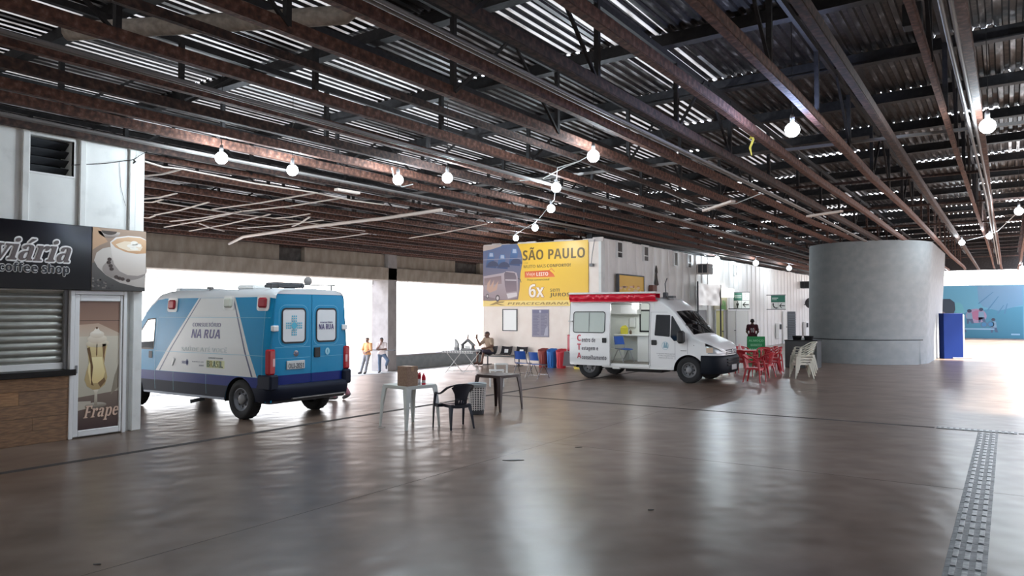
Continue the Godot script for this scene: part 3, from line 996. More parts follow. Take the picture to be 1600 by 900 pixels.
func ribbed(st: SurfaceTool, z0: float, z1: float, y0: float, y1: float):   # one ribbed cladding panel in the plane x = WX
	var w := absf(z1 - z0)
	var dz := signf(z1 - z0)
	var a := []
	for e in [[0.0, 0.0], [0.46, 0.0], [0.52, 0.035], [0.82, 0.035], [0.88, 0.0], [1.0, 0.0]]:
		a.append([Vector3(WX + e[1], y0, z0 + dz * w * e[0]), Vector3(WX + e[1], y1, z0 + dz * w * e[0])])
	st.set_smooth_group(-1)
	loft(st, a, false, -1, dz < 0)
	loft(st, [[Vector3(WX - 0.01, y1, z0), Vector3(WX - 0.01, y1, z1)], [Vector3(WX + 0.06, y1, z0), Vector3(WX + 0.06, y1, z1)]], false, -1, true)

func build_white_building():
	var w := structure("wall_front", "pale wall carrying the yellow billboard")
	var st := mb()
	bx(st, Vector3(-16.28, 0, -26), Vector3(WX - 0.01, 4.34, BZ))
	obj("wall_body", st, worn([[0.1, srgb(236, 222, 212)], [0.8, srgb(242, 230, 221)]], 0.006, Vector3(0.5, 0.5, 0.5), 0.55, 0.0, 19), w)
	st = mb()
	for i in 13:
		var x := -16.25 + i * 0.38
		var y := 4.36 + sin(i * 1.7) * 0.03
		bx(st, Vector3(x, 4.3, BZ - 0.05), Vector3(x + 0.38, y + 0.05, BZ + 0.03))
	obj("ragged_capping", st, M.pale_concrete, w)
	w = structure("wall_ribbed", "long white wall of ribbed metal panels behind the white van")
	st = mb()
	bx(st, Vector3(-16, 0, -58), Vector3(WX - 0.01, 4.4, BZ - 0.2))
	obj("wall_body", st, M.white_panel, w)
	st = mb()
	rbox(st, Vector3(WX - 0.04, 0, BZ - 0.28), Vector3(WX + 0.07, 4.42, BZ + 0.005), 0.015)
	obj("corner_post", st, M.white_wall, w)
	st = mb()
	bx(st, Vector3(-12.2, 4.4, -58), Vector3(-12.0, 5.6, BZ - 0.5))
	obj("added_bulkhead", st, M.steel_dark, w)  # dark panel added to shut out the sky above the wall
	var z := BZ - 0.28
	var tall := mb()
	while z > -57.5:
		var p := mb()
		ribbed(p, z, z - 0.78, 0.02, 4.42 + rng.randf_range(-0.01, 0.03))
		obj("ribbed_panel", p, M.white_panel, w)
		z -= 0.78
	var f := frame(Vector3(WX + 0.061, 0, 0), Vector3(0, 0, -1))
	# small high windows
	var n := 2
	for e in [[-23.98, 4.1], [-26.27, 4.11], [-29.3, 4.1], [-30.87, 4.1], [-37.4, 4.0]]:
		var wn := structure("window_%d" % n, "small high window with a grey pane in the ribbed wall")
		wn.position = Vector3(WX, e[1], e[0])
		st = mb()
		bx(st, Vector3(0.0, -0.27, -0.2), Vector3(0.064, 0.27, 0.2))
		obj("pane", st, mat(srgb(104, 100, 98), 0.2), wn)
		st = mb()
		for q in [[-0.29, -0.22, -0.26, 0.22], [0.26, -0.22, 0.29, 0.22], [-0.26, -0.22, 0.26, -0.18], [-0.26, 0.18, 0.26, 0.22]]:
			bx(st, Vector3(0.0, q[0], q[1]), Vector3(0.08, q[2], q[3]))
		if n != 4: bx(st, Vector3(0.0, -0.09, -0.18), Vector3(0.078, -0.06, 0.18))
		obj("window_frame", st, M.white, wn)
		if n == 2:
			st = mb()
			ink(st, frame(Vector3(0.066, -0.26, 0.18), Vector3(0, 0, -1)), poly([0, 0, 0, 0.52, 0.09, 0.52, 0.12, 0.2, 0.26, 0.06, 0.27, 0]), 1, srgb(40, 38, 40))
			obj("torn_film", st, M.print_matt, wn)
		n += 1
	# the billboard
	var b := thing("billboard", "large yellow bus company billboard with a picture of seats and a bus", "billboard", Vector3(-16.26, 2.12, BZ))
	st = mb()
	rbox(st, Vector3(0, 0, 0), Vector3(4.4, 2.25, 0.04), 0.006)
	obj("board", st, mat(srgb(240, 192, 62), 0.35), b)
	f = frame(Vector3(0, 0, 0.041), Vector3(1, 0, 0))
	st = mb()
	ink(st, f, rect(0, 0, 4.4, 0.2), 1, srgb(244, 214, 130))
	var bl := PackedVector2Array([Vector2(0, 2.25), Vector2(0, 0.22)])
	bl.append_array(poly([0.3, 0.2, 1.55, 0.24, 1.62, 0.6, 1.66, 1.2, 1.74, 1.55, 1.74, 1.75, 1.68, 1.98, 1.55, 2.2, 1.5, 2.25]))
	ink(st, f, bl, 1, srgb(96, 112, 150), srgb(132, 112, 116))
	ink(st, f, poly([0, 2.25, 0, 2.06, 0.35, 2.1, 0.8, 2.2, 0.85, 2.25]), 2, srgb(200, 180, 170))
	for e in [[0.12, 1.45, 0.55, 0.55], [0.62, 1.4, 0.6, 0.5], [1.15, 1.5, 0.5, 0.6]]:      # rows of seats
		var x: float = e[0]
		var y: float = e[1]
		ink(st, f, poly([x, y, x + 0.08, y + e[3] * 0.7, x + 0.16, y + e[3], x + 0.34, y + e[3] * 0.98, x + 0.4, y + e[3] * 0.7, x + 0.36, y + 0.2, x + 0.5, y + 0.1, x + 0.48, y - 0.05]), 3, srgb(92, 128, 176), srgb(58, 76, 116))
		ink(st, f, poly([x + 0.16, y + e[3] * 0.72, x + 0.18, y + e[3] * 0.95, x + 0.32, y + e[3] * 0.94, x + 0.34, y + e[3] * 0.7]), 4, srgb(178, 190, 212))
		ink(st, f, circle(Vector2(x + 0.32, y + 0.02), 0.26, 0.2, 18, 0, PI), 5, srgb(64, 72, 100))
	ink(st, f, rect(0.0, 1.72, 1.7, 1.745), 6, srgb(150, 150, 170))
	# the bus
	ink(st, f, poly([0.02, 1.12, 0.9, 1.22, 1.05, 1.28, 1.35, 1.26, 1.5, 1.2, 1.55, 1.0, 1.58, 0.5, 1.5, 0.3, 1.1, 0.24, 0.7, 0.26, 0.02, 0.4]), 7, srgb(188, 172, 178), srgb(158, 138, 142))
	ink(st, f, poly([0.95, 1.18, 1.0, 1.26, 1.42, 1.2, 1.48, 1.05, 1.5, 0.55, 1.05, 0.5, 0.98, 0.75]), 8, srgb(112, 98, 108), srgb(140, 120, 128))
	ink(st, f, poly([1.0, 0.98, 1.48, 0.96, 1.48, 0.92, 1.0, 0.94]), 9, srgb(204, 192, 196))
	ink(st, f, poly([0.05, 1.04, 0.82, 1.12, 0.84, 0.82, 0.05, 0.78]), 8, srgb(138, 116, 120), srgb(160, 136, 138))
	ink(st, f, poly([0.2, 0.86, 0.34, 1.0, 0.3, 0.7, 0.5, 0.98, 0.46, 0.66, 0.7, 0.94, 0.62, 0.6, 0.3, 0.5, 0.16, 0.62]), 9, srgb(198, 160, 142))
	ink(st, f, poly([1.05, 0.46, 1.5, 0.5, 1.52, 0.36, 1.12, 0.28]), 8, srgb(216, 206, 208))
	for e in [[0.66, 0.3, 0.1], [0.2, 0.38, 0.07]]:
		ink(st, f, circle(Vector2(e[0], e[1]), e[2], e[2] * 1.25, 16), 9, srgb(86, 74, 78))
		ink(st, f, circle(Vector2(e[0], e[1]), e[2] * 0.55, e[2] * 0.7, 14), 10, srgb(206, 196, 196))
	ink(st, f, poly([1.54, 1.02, 1.66, 0.98, 1.7, 0.86, 1.68, 0.85, 1.64, 0.96, 1.54, 0.99]), 10, srgb(90, 84, 84))
	ink(st, f, poly([1.84, 1.02, 1.84, 1.24, 2.86, 1.26, 3.02, 1.14, 3.1, 1.02]), 2, srgb(222, 92, 44), srgb(232, 118, 66))
	ink(st, f, poly([2.84, 1.27, 2.96, 1.34, 3.1, 1.2, 3.06, 1.19, 2.95, 1.29, 2.88, 1.25]), 3, srgb(226, 150, 60))
	ink(st, f, poly([0.28, 0.05, 0.5, 0.13, 0.62, 0.18, 0.98, 0.18, 0.9, 0.13, 0.66, 0.12, 0.75, 0.09, 0.98, 0.04, 0.8, 0.04, 0.6, 0.08, 0.45, 0.05]), 3, srgb(160, 128, 70))
	obj("picture_print", st, M.print, b)
	var ink_d := mat(srgb(112, 88, 46), 0.45)
	lettering(b, "headline", "SÃO PAULO", "bold", ink_d, [1.76, 1.64, 4.28, 2.1], on(f))
	lettering(b, "small_line", "COM", "sans", mat(srgb(176, 140, 60), 0.45), [1.8, 1.52, 1.97, 1.57], on(f))
	lettering(b, "second_line", "MUITO MAIS", "sans", ink_d, [1.8, 1.36, 2.72, 1.47], on(f))
	lettering(b, "second_line", "CONFORTO!", "bold", ink_d, [2.77, 1.36, 3.72, 1.47], on(f))
	lettering(b, "red_flash_lettering", "Viaje", "sans", mat(srgb(250, 214, 190), 0.45), [1.9, 1.06, 2.28, 1.21], on(f), 0, 0.006)
	lettering(b, "red_flash_lettering", "LEITO", "bold", mat(srgb(252, 232, 214), 0.45), [2.34, 1.07, 2.82, 1.2], on(f), 0, 0.006)
	lettering(b, "small_line", "Preço convencional", "sans", ink_d, [1.95, 0.88, 2.86, 0.98], on(f))
	for e in [[-0.02, 0.0], [0.02, 0.0], [0.0, 0.02], [0.0, -0.02], [0.014, 0.014], [-0.014, -0.014]]:
		lettering(b, "price_outline", "6x", "bold", mat(srgb(196, 122, 44), 0.45), [2.02 + e[0], 0.31 + e[1], 2.65 + e[0], 0.78 + e[1]], on(f), 0.0, 0.002 + 0.0004 * (b.get_child_count() % 9))
	lettering(b, "price_lettering", "6x", "bold", mat(srgb(250, 236, 220), 0.45), [2.02, 0.31, 2.65, 0.78], on(f), 0, 0.009)
	lettering(b, "small_line", "sem", "sans", ink_d, [2.9, 0.5, 3.28, 0.61], on(f))
	lettering(b, "second_line", "JUROS", "bold", ink_d, [2.88, 0.3, 3.68, 0.46], on(f))
	lettering(b, "company_lettering", "PIRACICABANA", "bold", mat(srgb(166, 132, 70), 0.45), [1.12, 0.05, 3.66, 0.14], on(f), 0.5)
	# framed posters
	var fr := thing("poster_frame", "blank white poster in a thin dark frame on the wall under the billboard", "poster", Vector3(-15.38, 1.24, BZ))
	st = mb()
	rbox(st, Vector3(0, 0, 0), Vector3(0.6, 0.76, 0.02), 0.004)
	obj("sheet", st, mat(srgb(240, 240, 238), 0.4), fr)
	st = mb()
	for q in [[-0.02, -0.02, 0.01, 0.78], [0.59, -0.02, 0.62, 0.78], [0.01, -0.02, 0.59, 0.01], [0.01, 0.75, 0.59, 0.78]]:
		bx(st, Vector3(q[0], q[1], 0), Vector3(q[2], q[3], 0.03))
	obj("frame", st, M.dark_grey, fr)
	fr = thing("notice_board", "blue grey printed timetable board on the wall under the billboard", "notice", Vector3(-14.13, 1.03, BZ))
	st = mb()
	rbox(st, Vector3(0, 0, 0), Vector3(0.7, 0.97, 0.02), 0.004)
	obj("board", st, mat(srgb(138, 134, 152), 0.5), fr)
	f = frame(Vector3(0, 0, 0.021), Vector3(1, 0, 0))
	st = mb()
	ink(st, f, rect(0.03, 0.84, 0.67, 0.95), 1, srgb(112, 110, 140))
	ink(st, f, rect(0.3, 0.86, 0.38, 0.94), 2, srgb(186, 184, 200))
	for i in 19:
		var y := 0.8 - i * 0.04
		ink(st, f, rect(0.05, y, rng.randf_range(0.22, 0.32), y + 0.018), 2, srgb(104, 102, 128))
		ink(st, f, rect(0.37, y, rng.randf_range(0.5, 0.64), y + 0.018), 2, srgb(108, 106, 130))
	ink(st, f, poly([0.5, 0.05, 0.66, 0.05, 0.66, 0.4, 0.56, 0.3]), 3, srgb(170, 168, 184))
	obj("timetable_print", st, M.print, fr)
	# a bracket for a camera on the wall's right end
	var cm := thing("wall_bracket", "thin dark bracket with small plate beside the billboard's right edge", "bracket", Vector3(-11.72, 3.55, BZ + 0.01))
	st = mb()
	tube(st, [Vector3(0.12, 0.82, 0.05), Vector3(0.05, 0.3, 0.1), Vector3(0.02, 0.0, 0.1)], 0.012, 6)
	obj("arm", st, M.grey, cm)
	st = mb()
	rbox(st, Vector3(-0.05, -0.1, 0), Vector3(0.08, 0.0, 0.14), 0.01)
	obj("plate", st, M.grey, cm)

	# along the ribbed wall
	var y := thing("yellow_sign", "yellow snack bar sign board with faded food pictures behind the white van's roof", "sign", Vector3(WX + 0.07, 2.35, -25.79))
	st = mb()
	rbox(st, Vector3(0, 0, 0), Vector3(0.1, 0.86, 2.1), 0.01)
	obj("board", st, mat(srgb(236, 186, 58), 0.45), y)
	st = mb()
	for q in [[0.0, -0.03, 2.1, 0.0], [0.0, 0.86, 2.1, 0.9], [-0.04, -0.03, 0.0, 0.9], [2.1, -0.03, 2.15, 0.9]]:
		bx(st, Vector3(0, q[1], q[0]), Vector3(0.11, q[3], q[2]))
	obj("dark_frame", st, M.dark_grey, y)
	f = frame(Vector3(0.101, 0, 2.1), Vector3(0, 0, -1))
	st = mb()
	for i in 34:
		var c := Vector2(rng.randf_range(0.1, 2.0), rng.randf_range(0.05, 0.5))
		ink(st, f, circle(c, rng.randf_range(0.06, 0.2), rng.randf_range(0.03, 0.06), 9), 1 + i % 4, [srgb(214, 150, 52), srgb(242, 206, 120), srgb(196, 120, 60), srgb(238, 196, 150)][i % 4])
	obj("food_print", st, M.print, y)
	# the clutter beside it
	st = mb()
	rbox(st, Vector3(-0.06, 0, -0.3), Vector3(0.12, 0.34, 0.1), 0.02)
	meta(put("junction_box", mesh_of(st), mat(srgb(118, 76, 66), 0.6), null, Vector3(WX + 0.12, 2.6, -26.6)), "reddish brown box on the wall right of the yellow snack sign", "box")
	# torn cloth hung on the wall
	st = mb()
	prism(st, poly([0.05, 0.72, 0.12, 0.62, 0.16, 0.46, 0.1, 0.4, 0.15, 0.2, 0.26, -0.02, 0.16, -0.06, 0.0, -0.04, -0.1, 0.02, -0.02, 0.22, 0.02, 0.42, -0.04, 0.5]), 0, 0.03, Transform3D(Basis(Vector3(0, 0, -1), Vector3.UP, Vector3(1, 0, 0)), Vector3.ZERO))
	meta(put("dark_rag", mesh_of(st), mat(srgb(84, 78, 74), 0.9), null, Vector3(WX + 0.065, 3.0, -27.15)), "dark ragged cloth hanging on the ribbed wall above the van", "rag")
	# air conditioners
	for e in [[-32.1, 3.82, "boxy air conditioner unit sticking out of the ribbed wall above the silver sheet", 1.0], [-51.7, 3.72, "dark air conditioner unit high on the far end of the ribbed wall", 1.25]]:
		var ac := thing("air_conditioner", e[2], "air conditioner", Vector3(WX + 0.075, e[1] - 0.24, e[0]), 0.0, "wall air conditioners")
		st = mb()
		rbox(st, Vector3(0, 0, -0.35), Vector3(0.5 * e[3], 0.46, 0.35), 0.02)
		obj("casing", st, M.pale_concrete if e[3] == 1.0 else M.dark_grey, ac)
		st = mb()
		bx(st, Vector3(0.06, 0.05, 0.351), Vector3(0.24, 0.41, 0.356))
		bx(st, Vector3(0.26, 0.05, 0.351), Vector3(0.46 * e[3], 0.41, 0.356))
		obj("side_grille", st, M.dark_grey if e[3] == 1.0 else M.black, ac)
		st = mb()
		for i in 8:
			bx(st, Vector3(0.5 * e[3], 0.06 + i * 0.045, -0.3), Vector3(0.5 * e[3] + 0.01, 0.085 + i * 0.045, 0.3))
		obj("front_slats", st, M.grey, ac)
	# silver sheet hung between two dark posts
	var tp := thing("silver_sheet", "creased silver foil sheet hung between two dark posts beside the lit doorway", "sheet", Vector3(WX + 0.45, 0, 0))
	st = mb()
	var rows := []
	for i in 13:
		var r := []
		for j in 19:
			var u := j / 18.0
			var v := i / 12.0
			var sag := 0.06 * sin(u * PI) * (1 - v)
			var x := 0.02 * sin(u * 9.0 + v * 4.0) * sin(v * 3.0 + 0.4) + 0.05 * absf((u - 0.45) - (v - 0.5) * 0.5) + 0.008 * sin(v * 11.0 - u * 13.0)
			r.append(Vector3(x, 2.2 + (1 - v) * 0.98 - sag, -30.8 - u * 2.9))
		rows.append(r)
	loft(st, rows, false, 1, true)
	var foil := mat(srgb(206, 202, 200), 0.4, 0.55)
	obj("foil", st, foil, tp)
	st = mb()
	tube(st, [Vector3(0.02, 0, -30.75), Vector3(0.02, 3.22, -30.75)], 0.035, 8)
	obj("post", st, M.dark_grey, tp)
	st = mb()
	tube(st, [Vector3(0.02, 0, -33.75), Vector3(0.02, 3.16, -33.75)], 0.035, 8)
	obj("post", st, M.dark_grey, tp)
	# bright light box over the doorway, poster under it
	var lb := thing("light_box", "glowing white light box sign over the doorway beside the silver sheet", "lit sign", Vector3(WX + 0.075, 2.62, -35.95))
	st = mb()
	rbox(st, Vector3(0, 0, 0), Vector3(0.35, 0.42, 2.0), 0.02)
	var glow := mat(srgb(240, 240, 236), 0.4)
	glow.emission_enabled = true
	glow.emission = Color(1, 1, 0.97)
	glow.emission_energy_multiplier = 1.4
	obj("glowing_box", st, glow, lb)
	var al := AreaLight3D.new()
	al.name = "box_light"
	al.area_size = Vector2(1.9, 0.4)
	al.light_energy = 2.0
	al.position = Vector3(0.37, 0.2, 1.0)
	al.rotation.y = -PI / 2 + PI
	al.rotation.y = -PI / 2
	al.shadow_enabled = true
	lb.add_child(al)
	var ps := thing("snack_poster", "faded green and cream poster board under the glowing light box", "poster", Vector3(WX + 0.061, 2.0, -35.9))
	st = mb()
	rbox(st, Vector3(0, 0, 0), Vector3(0.04, 0.6, 1.9), 0.004)
	obj("board", st, mat(srgb(196, 190, 160), 0.5), ps)
	st = mb()
	f = frame(Vector3(0.041, 0, 1.9), Vector3(0, 0, -1))
	ink(st, f, poly([0.9, 0.02, 0.95, 0.3, 1.1, 0.2, 1.2, 0.45, 1.35, 0.2, 1.6, 0.5, 1.7, 0.02]), 1, srgb(110, 176, 84))
	ink(st, f, circle(Vector2(1.3, 0.38), 0.18, 0.1, 12), 2, srgb(140, 190, 110))
	obj("plant_print", st, M.print, ps)
	# doors: grey one behind the van, yellow-green one, white ones
	n = 2
	for e in [[-32.9, -31.6, 2.0, srgb(150, 150, 152), "grey metal door behind the van's windscreen"], [-35.3, -34.1, 1.98, srgb(214, 208, 92), "yellow green door under the light box"], [-37.2, -35.9, 1.98, srgb(190, 190, 182), "pale grey door left of the toilet door"], [-39.35, -37.25, 1.98, srgb(212, 214, 208), "wide white double door under the toilet sign"], [-47.55, -46.6, 1.9, srgb(224, 224, 218), "white open door leaf at the dark doorway"]]:
		var d := structure("door_%d" % n, e[4])
		d.position = Vector3(WX + 0.06, 0, e[0])
		var wd: float = e[1] - e[0]
		st = mb()
		rbox(st, Vector3(0, 0.01, 0.05), Vector3(0.05, e[2], wd - 0.05), 0.008)
		var dl := obj("door_leaf", st, mat(e[3], 0.5), d)
		st = mb()
		rbox(st, Vector3(0.05, 0.98, 0.12), Vector3(0.1, 1.02, 0.26), 0.008)
		obj("door_handle", st, M.dark_grey, dl)
		st = mb()
		bx(st, Vector3(0, 0, 0), Vector3(0.07, e[2] + 0.06, 0.05))
		bx(st, Vector3(0, 0, wd - 0.05), Vector3(0.07, e[2] + 0.06, wd))
		bx(st, Vector3(0, e[2], 0.05), Vector3(0.07, e[2] + 0.06, wd - 0.05))
		obj("door_frame", st, M.white, d)
		n += 1
	var dd := structure("door_%d" % n, "dark open doorway with a louvred grille at the end of the ribbed wall")
	dd.position = Vector3(WX + 0.06, 0, -49.9)
	st = mb()
	bx(st, Vector3(0, 0, 0), Vector3(0.02, 1.95, 2.1))
	obj("dark_opening", st, M.black, dd)
	for i in 16:
		st = mb()
		bx(st, Vector3(0.02, 0.1 + i * 0.11, 0.05), Vector3(0.05, 0.15 + i * 0.11, 2.05))
		obj("grille_slat", st, M.dark_grey, dd)
	# flag signs
	for k in 2:
		var sz: float = [-36.3, -43.2][k]
		var wd: float = [1.02, 1.04][k]
		var s := thing("flag_sign", ["green and white hanging sign with a man pictogram and left arrow for the toilets", "green and white hanging sign with a telephone pictogram and left arrow"][k], "sign", Vector3(WX + 0.04, 2.06, sz), 0.0, "wayfinding flag signs")
		st = mb()
		rbox(st, Vector3(0.25, 0.02, -0.02), Vector3(wd, 0.8, 0.02), 0.004)
		obj("panel", st, mat(srgb(222, 224, 220), 0.4), s)
		st = mb()
		bx(st, Vector3(0, -0.01, -0.025), Vector3(wd + 0.01, 0.025, 0.025))
		bx(st, Vector3(0, 0.795, -0.025), Vector3(wd + 0.01, 0.83, 0.025))
		obj("bracket_rail", st, M.dark_grey, s)
		f = frame(Vector3(0.25, 0.0, 0.021), Vector3(1, 0, 0))
		var q := wd - 0.25
		st = mb()
		var green := srgb(30, 104, 84)
		ink(st, f, rect(0.01, 0.42, q * (0.55 if k == 0 else 0.98), 0.79), 1, green)
		ink(st, f, rect(0.01, 0.405, q - 0.01, 0.42), 1, srgb(40, 44, 44))
		ink(st, f, rect(q * 0.5 - 0.005, 0.03, q * 0.5 + 0.005, 0.405), 1, srgb(40, 44, 44))
		ink(st, f, rect(0.06, 0.62, q * 0.5, 0.66), 2, srgb(214, 224, 216))
		ink(st, f, rect(0.06, 0.54, q * (0.4 if k else 0.5), 0.57), 2, srgb(190, 206, 196))
		if k == 0:
			ink(st, f, circle(Vector2(q * 0.25, 0.34), 0.035, 0.035, 12), 2, srgb(24, 26, 28))
			ink(st, f, poly([q * 0.25 - 0.06, 0.29, q * 0.25 - 0.06, 0.17, q * 0.25 - 0.03, 0.17, q * 0.25 - 0.03, 0.05, q * 0.25 + 0.03, 0.05, q * 0.25 + 0.03, 0.17, q * 0.25 + 0.06, 0.17, q * 0.25 + 0.06, 0.29]), 2, srgb(24, 26, 28))
			var c := Vector2(q * 0.78, 0.55)
			for a in 10:
				ink(st, f, circle(c + Vector2(cos(a * 0.45 + 2.6), sin(a * 0.45 + 2.6)) * 0.07, 0.012, 0.012, 6), 2, srgb(150, 156, 152))
			ink(st, f, rect(c.x - 0.03, c.y + 0.02, c.x - 0.012, c.y + 0.14), 2, srgb(150, 156, 152))
			ink(st, f, circle(c + Vector2(-0.02, 0.17), 0.022, 0.022, 10), 2, srgb(150, 156, 152))
		else:
			ink(st, f, poly([0.08, 0.34, 0.14, 0.36, 0.17, 0.28, 0.14, 0.25, 0.2, 0.15, 0.28, 0.1, 0.31, 0.13, 0.37, 0.1, 0.34, 0.05, 0.26, 0.05, 0.15, 0.11, 0.09, 0.22]), 2, srgb(24, 26, 28))
		var ax := q * 0.56
		ink(st, f, poly([ax, 0.21, ax + 0.12, 0.34, ax + 0.17, 0.34, ax + 0.08, 0.235, q - 0.03, 0.235, q - 0.03, 0.185, ax + 0.08, 0.185, ax + 0.17, 0.08, ax + 0.12, 0.08]), 2, srgb(24, 26, 28))
		obj("pictogram_print", st, M.print, s)
	# telephones on the wall
	for e in [[-45.3, 1.0, "white wall telephone shelf near the dark doorway"], [-52.3, 1.0, "white wall telephone shelf at the end of the ribbed wall"]]:
		var ph := thing("pay_phone", e[2], "telephone", Vector3(WX + 0.075, 0.35, e[0]), 0.0, "wall telephones")
		st = mb()
		rbox(st, Vector3(0, 0, -0.3), Vector3(0.18, 0.92, 0.3), 0.02)
		obj("back_board", st, M.white, ph)
		st = mb()
		rbox(st, Vector3(0.18, 0.55, -0.08), Vector3(0.26, 0.85, 0.12), 0.02)
		obj("handset", st, M.dark_grey, ph)
	var fan := thing("wall_fan", "small dark wall fan on a white bracket near the round grey core", "fan", Vector3(WX + 0.06, 2.5, -52.4))
	st = mb()
	tube(st, [Vector3(0, -0.1, 0), Vector3(0.3, 0, 0)], 0.03, 6)
	obj("arm", st, M.dark_grey, fan)
	st = mb()
	lathe(st, [[0.0, -0.08], [0.34, -0.06], [0.36, 0.0], [0.34, 0.06], [0.0, 0.08]], 18, Transform3D(Basis(Vector3(1, 0, 0), PI / 2), Vector3(0.42, 0.02, 0.0)))
	obj("fan_cage", st, M.dark_grey, fan)

# ---------------------------------------------------------------- the round core and what stands at the right
func stadium(cx: float, z_front: float, r: float, z_back: float, n := 40) -> Array:    # plan outline from the left back round the front to the right back
	var a := [Vector2(cx - r, z_back)]
	for i in n + 1:
		var t := PI - PI * i / n
		a.append(Vector2(cx + cos(t) * r, z_front - r + sin(t) * r))
	a.append(Vector2(cx + r, z_back))
	return a

func build_drum_side():
	var d := thing("round_core", "large round-ended grey rendered concrete core with a low stepped plinth", "wall core")
	var st := mb()
	var rings := []
	for e in [[0.0, 2.02, 0.0], [0.86, 2.02, 0.0], [2.4, 2.04, 0.04], [3.7, 2.07, 0.1], [4.52, 2.08, 0.13]]:
		var r := []
		for p in stadium(-4.62, -29.93 + e[2], e[1] + 0.1, -38.5):
			r.append(Vector3(p.x + e[2], e[0], p.y))
		rings.append(r)
	loft(st, rings, false, 1)
	var cap := PackedVector2Array()
	for p in rings[-1]: cap.append(Vector2(p.x, -p.z))
	prism(st, cap, 4.515, 4.52, Transform3D(Basis(Vector3(1, 0, 0), Vector3(0, 0, -1), Vector3(0, 1, 0)), Vector3.ZERO))
	obj("rendered_wall", st, M.grey_render, d)
	st = mb()
	rings = []
	for e in [[0.0, 2.36], [0.84, 2.36], [0.87, 2.33], [0.87, 1.9]]:
		var r := []
		for p in stadium(-4.7, -29.75, e[1], -33.0):
			var z: float = p.y
			if p.x > -2.62: continue
			r.append(Vector3(p.x, e[0], z))
		rings.append(r)
	loft(st, rings, false, 1)
	var last: Array = [rings[0][-1], rings[1][-1], rings[2][-1], rings[3][-1]]
	quad(st, last[0], last[0] + Vector3(-0.4, 0, -0.3), last[3] + Vector3(-0.1, 0, -0.3), last[1])
	obj("plinth", st, M.grey_render, d)
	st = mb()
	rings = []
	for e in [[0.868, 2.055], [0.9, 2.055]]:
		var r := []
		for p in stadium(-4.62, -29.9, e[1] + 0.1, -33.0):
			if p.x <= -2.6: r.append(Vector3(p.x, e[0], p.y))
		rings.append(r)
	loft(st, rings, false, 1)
	obj("painted_shadow_line", st, M.steel_dark, d)  # dark ring painted in for the shadow line above the plinth
	# blue display panel leaning against the core's right side
	var b := thing("blue_totem", "tall plain blue box panel standing beside the round grey core", "panel", Vector3(-1.94, 0.0, -35.6), 33.66)
	st = mb()
	rbox(st, Vector3(-0.44, 0.0, -0.2), Vector3(0.36, 1.86, 0.16), 0.012)
	obj("blue_body", st, mat(srgb(8, 36, 96), 0.5, 0.0, 0.3), b)
	st = mb()
	rbox(st, Vector3(0.36, 0.03, -0.22), Vector3(0.5, 1.8, 0.02), 0.008)
	obj("white_back", st, mat(srgb(200, 206, 216), 0.5), b)
	st = mb()
	rbox(st, Vector3(-0.1, 0.0, -0.3), Vector3(0.7, 0.05, 0.2), 0.01)
	obj("foot", st, M.grey, b)
	# mural wall
	var w := structure("wall_end", "far end wall carrying the blue mural")
	st = mb()
	bx(st, Vector3(-11.4, 0, -61.6), Vector3(0.95, 3.8, -61.2))
	obj("wall_body", st, M.concrete, w)
	st = mb()
	bx(st, Vector3(0.95, 0, -61.6), Vector3(4, 3.9, -61.15))
	obj("grey_pier", st, M.concrete, w)
	var m := thing("mural", "blue wall mural with a pink haired group of figures and a white caption", "mural", Vector3(-11.3, 0.1, -61.2))
	st = mb()
	bx(st, Vector3(0, 0, 0), Vector3(12.2, 3.65, 0.05))
	obj("panel", st, mat(srgb(74, 126, 146), 0.6), m)
	var f := frame(Vector3(7.53, 0, 0.051), Vector3(1, 0, 0))        # u 0 = the left edge in view
	st = mb()
	ink(st, f, poly([-7.5, 0, 4.6, 0, 4.6, 2.2, 1.6, 1.9, 0.8, 1.6, -7.5, 1.6]), 1, srgb(58, 110, 132), srgb(42, 92, 114))
	ink(st, f, poly([2.0, 3.6, 2.05, 2.6, 2.3, 2.2, 3.2, 1.9, 4.6, 2.3, 4.6, 3.6]), 2, srgb(93, 122, 144), srgb(81, 116, 141))
	for e in [[2.0, 2.4, 2.9, 3.2], [2.5, 1.9, 3.2, 2.9], [3.1, 1.7, 3.5, 2.3], [3.5, 1.7, 3.7, 2.4]]:
		ink(st, f, poly([e[0], e[1], e[2], e[3], e[2] + 0.05, e[3], e[0] + 0.1, e[1]]), 3, srgb(59, 99, 126))
	# the profile with dark hair at the left
	ink(st, f, poly([-0.7, 1.2, -0.7, 2.4, -0.2, 2.75, 0.35, 2.75, 0.62, 2.5, 0.66, 2.0, 0.5, 1.6, 0.2, 1.2]), 3, srgb(43, 55, 64))
	ink(st, f, poly([-0.7, 1.2, -0.7, 1.9, -0.3, 2.0, 0.05, 1.75, 0.12, 1.4, 0.0, 1.2]), 4, srgb(105, 96, 100))
	ink(st, f, circle(Vector2(0.78, 1.9), 0.4, 0.6, 20, -1.9, 1.9), 5, srgb(80, 135, 144))
	# the group
	ink(st, f, circle(Vector2(1.9, 1.55), 0.62, 0.5, 20), 5, srgb(121, 105, 128))
	ink(st, f, circle(Vector2(2.0, 1.6), 0.4, 0.34, 18), 6, srgb(127, 84, 109))
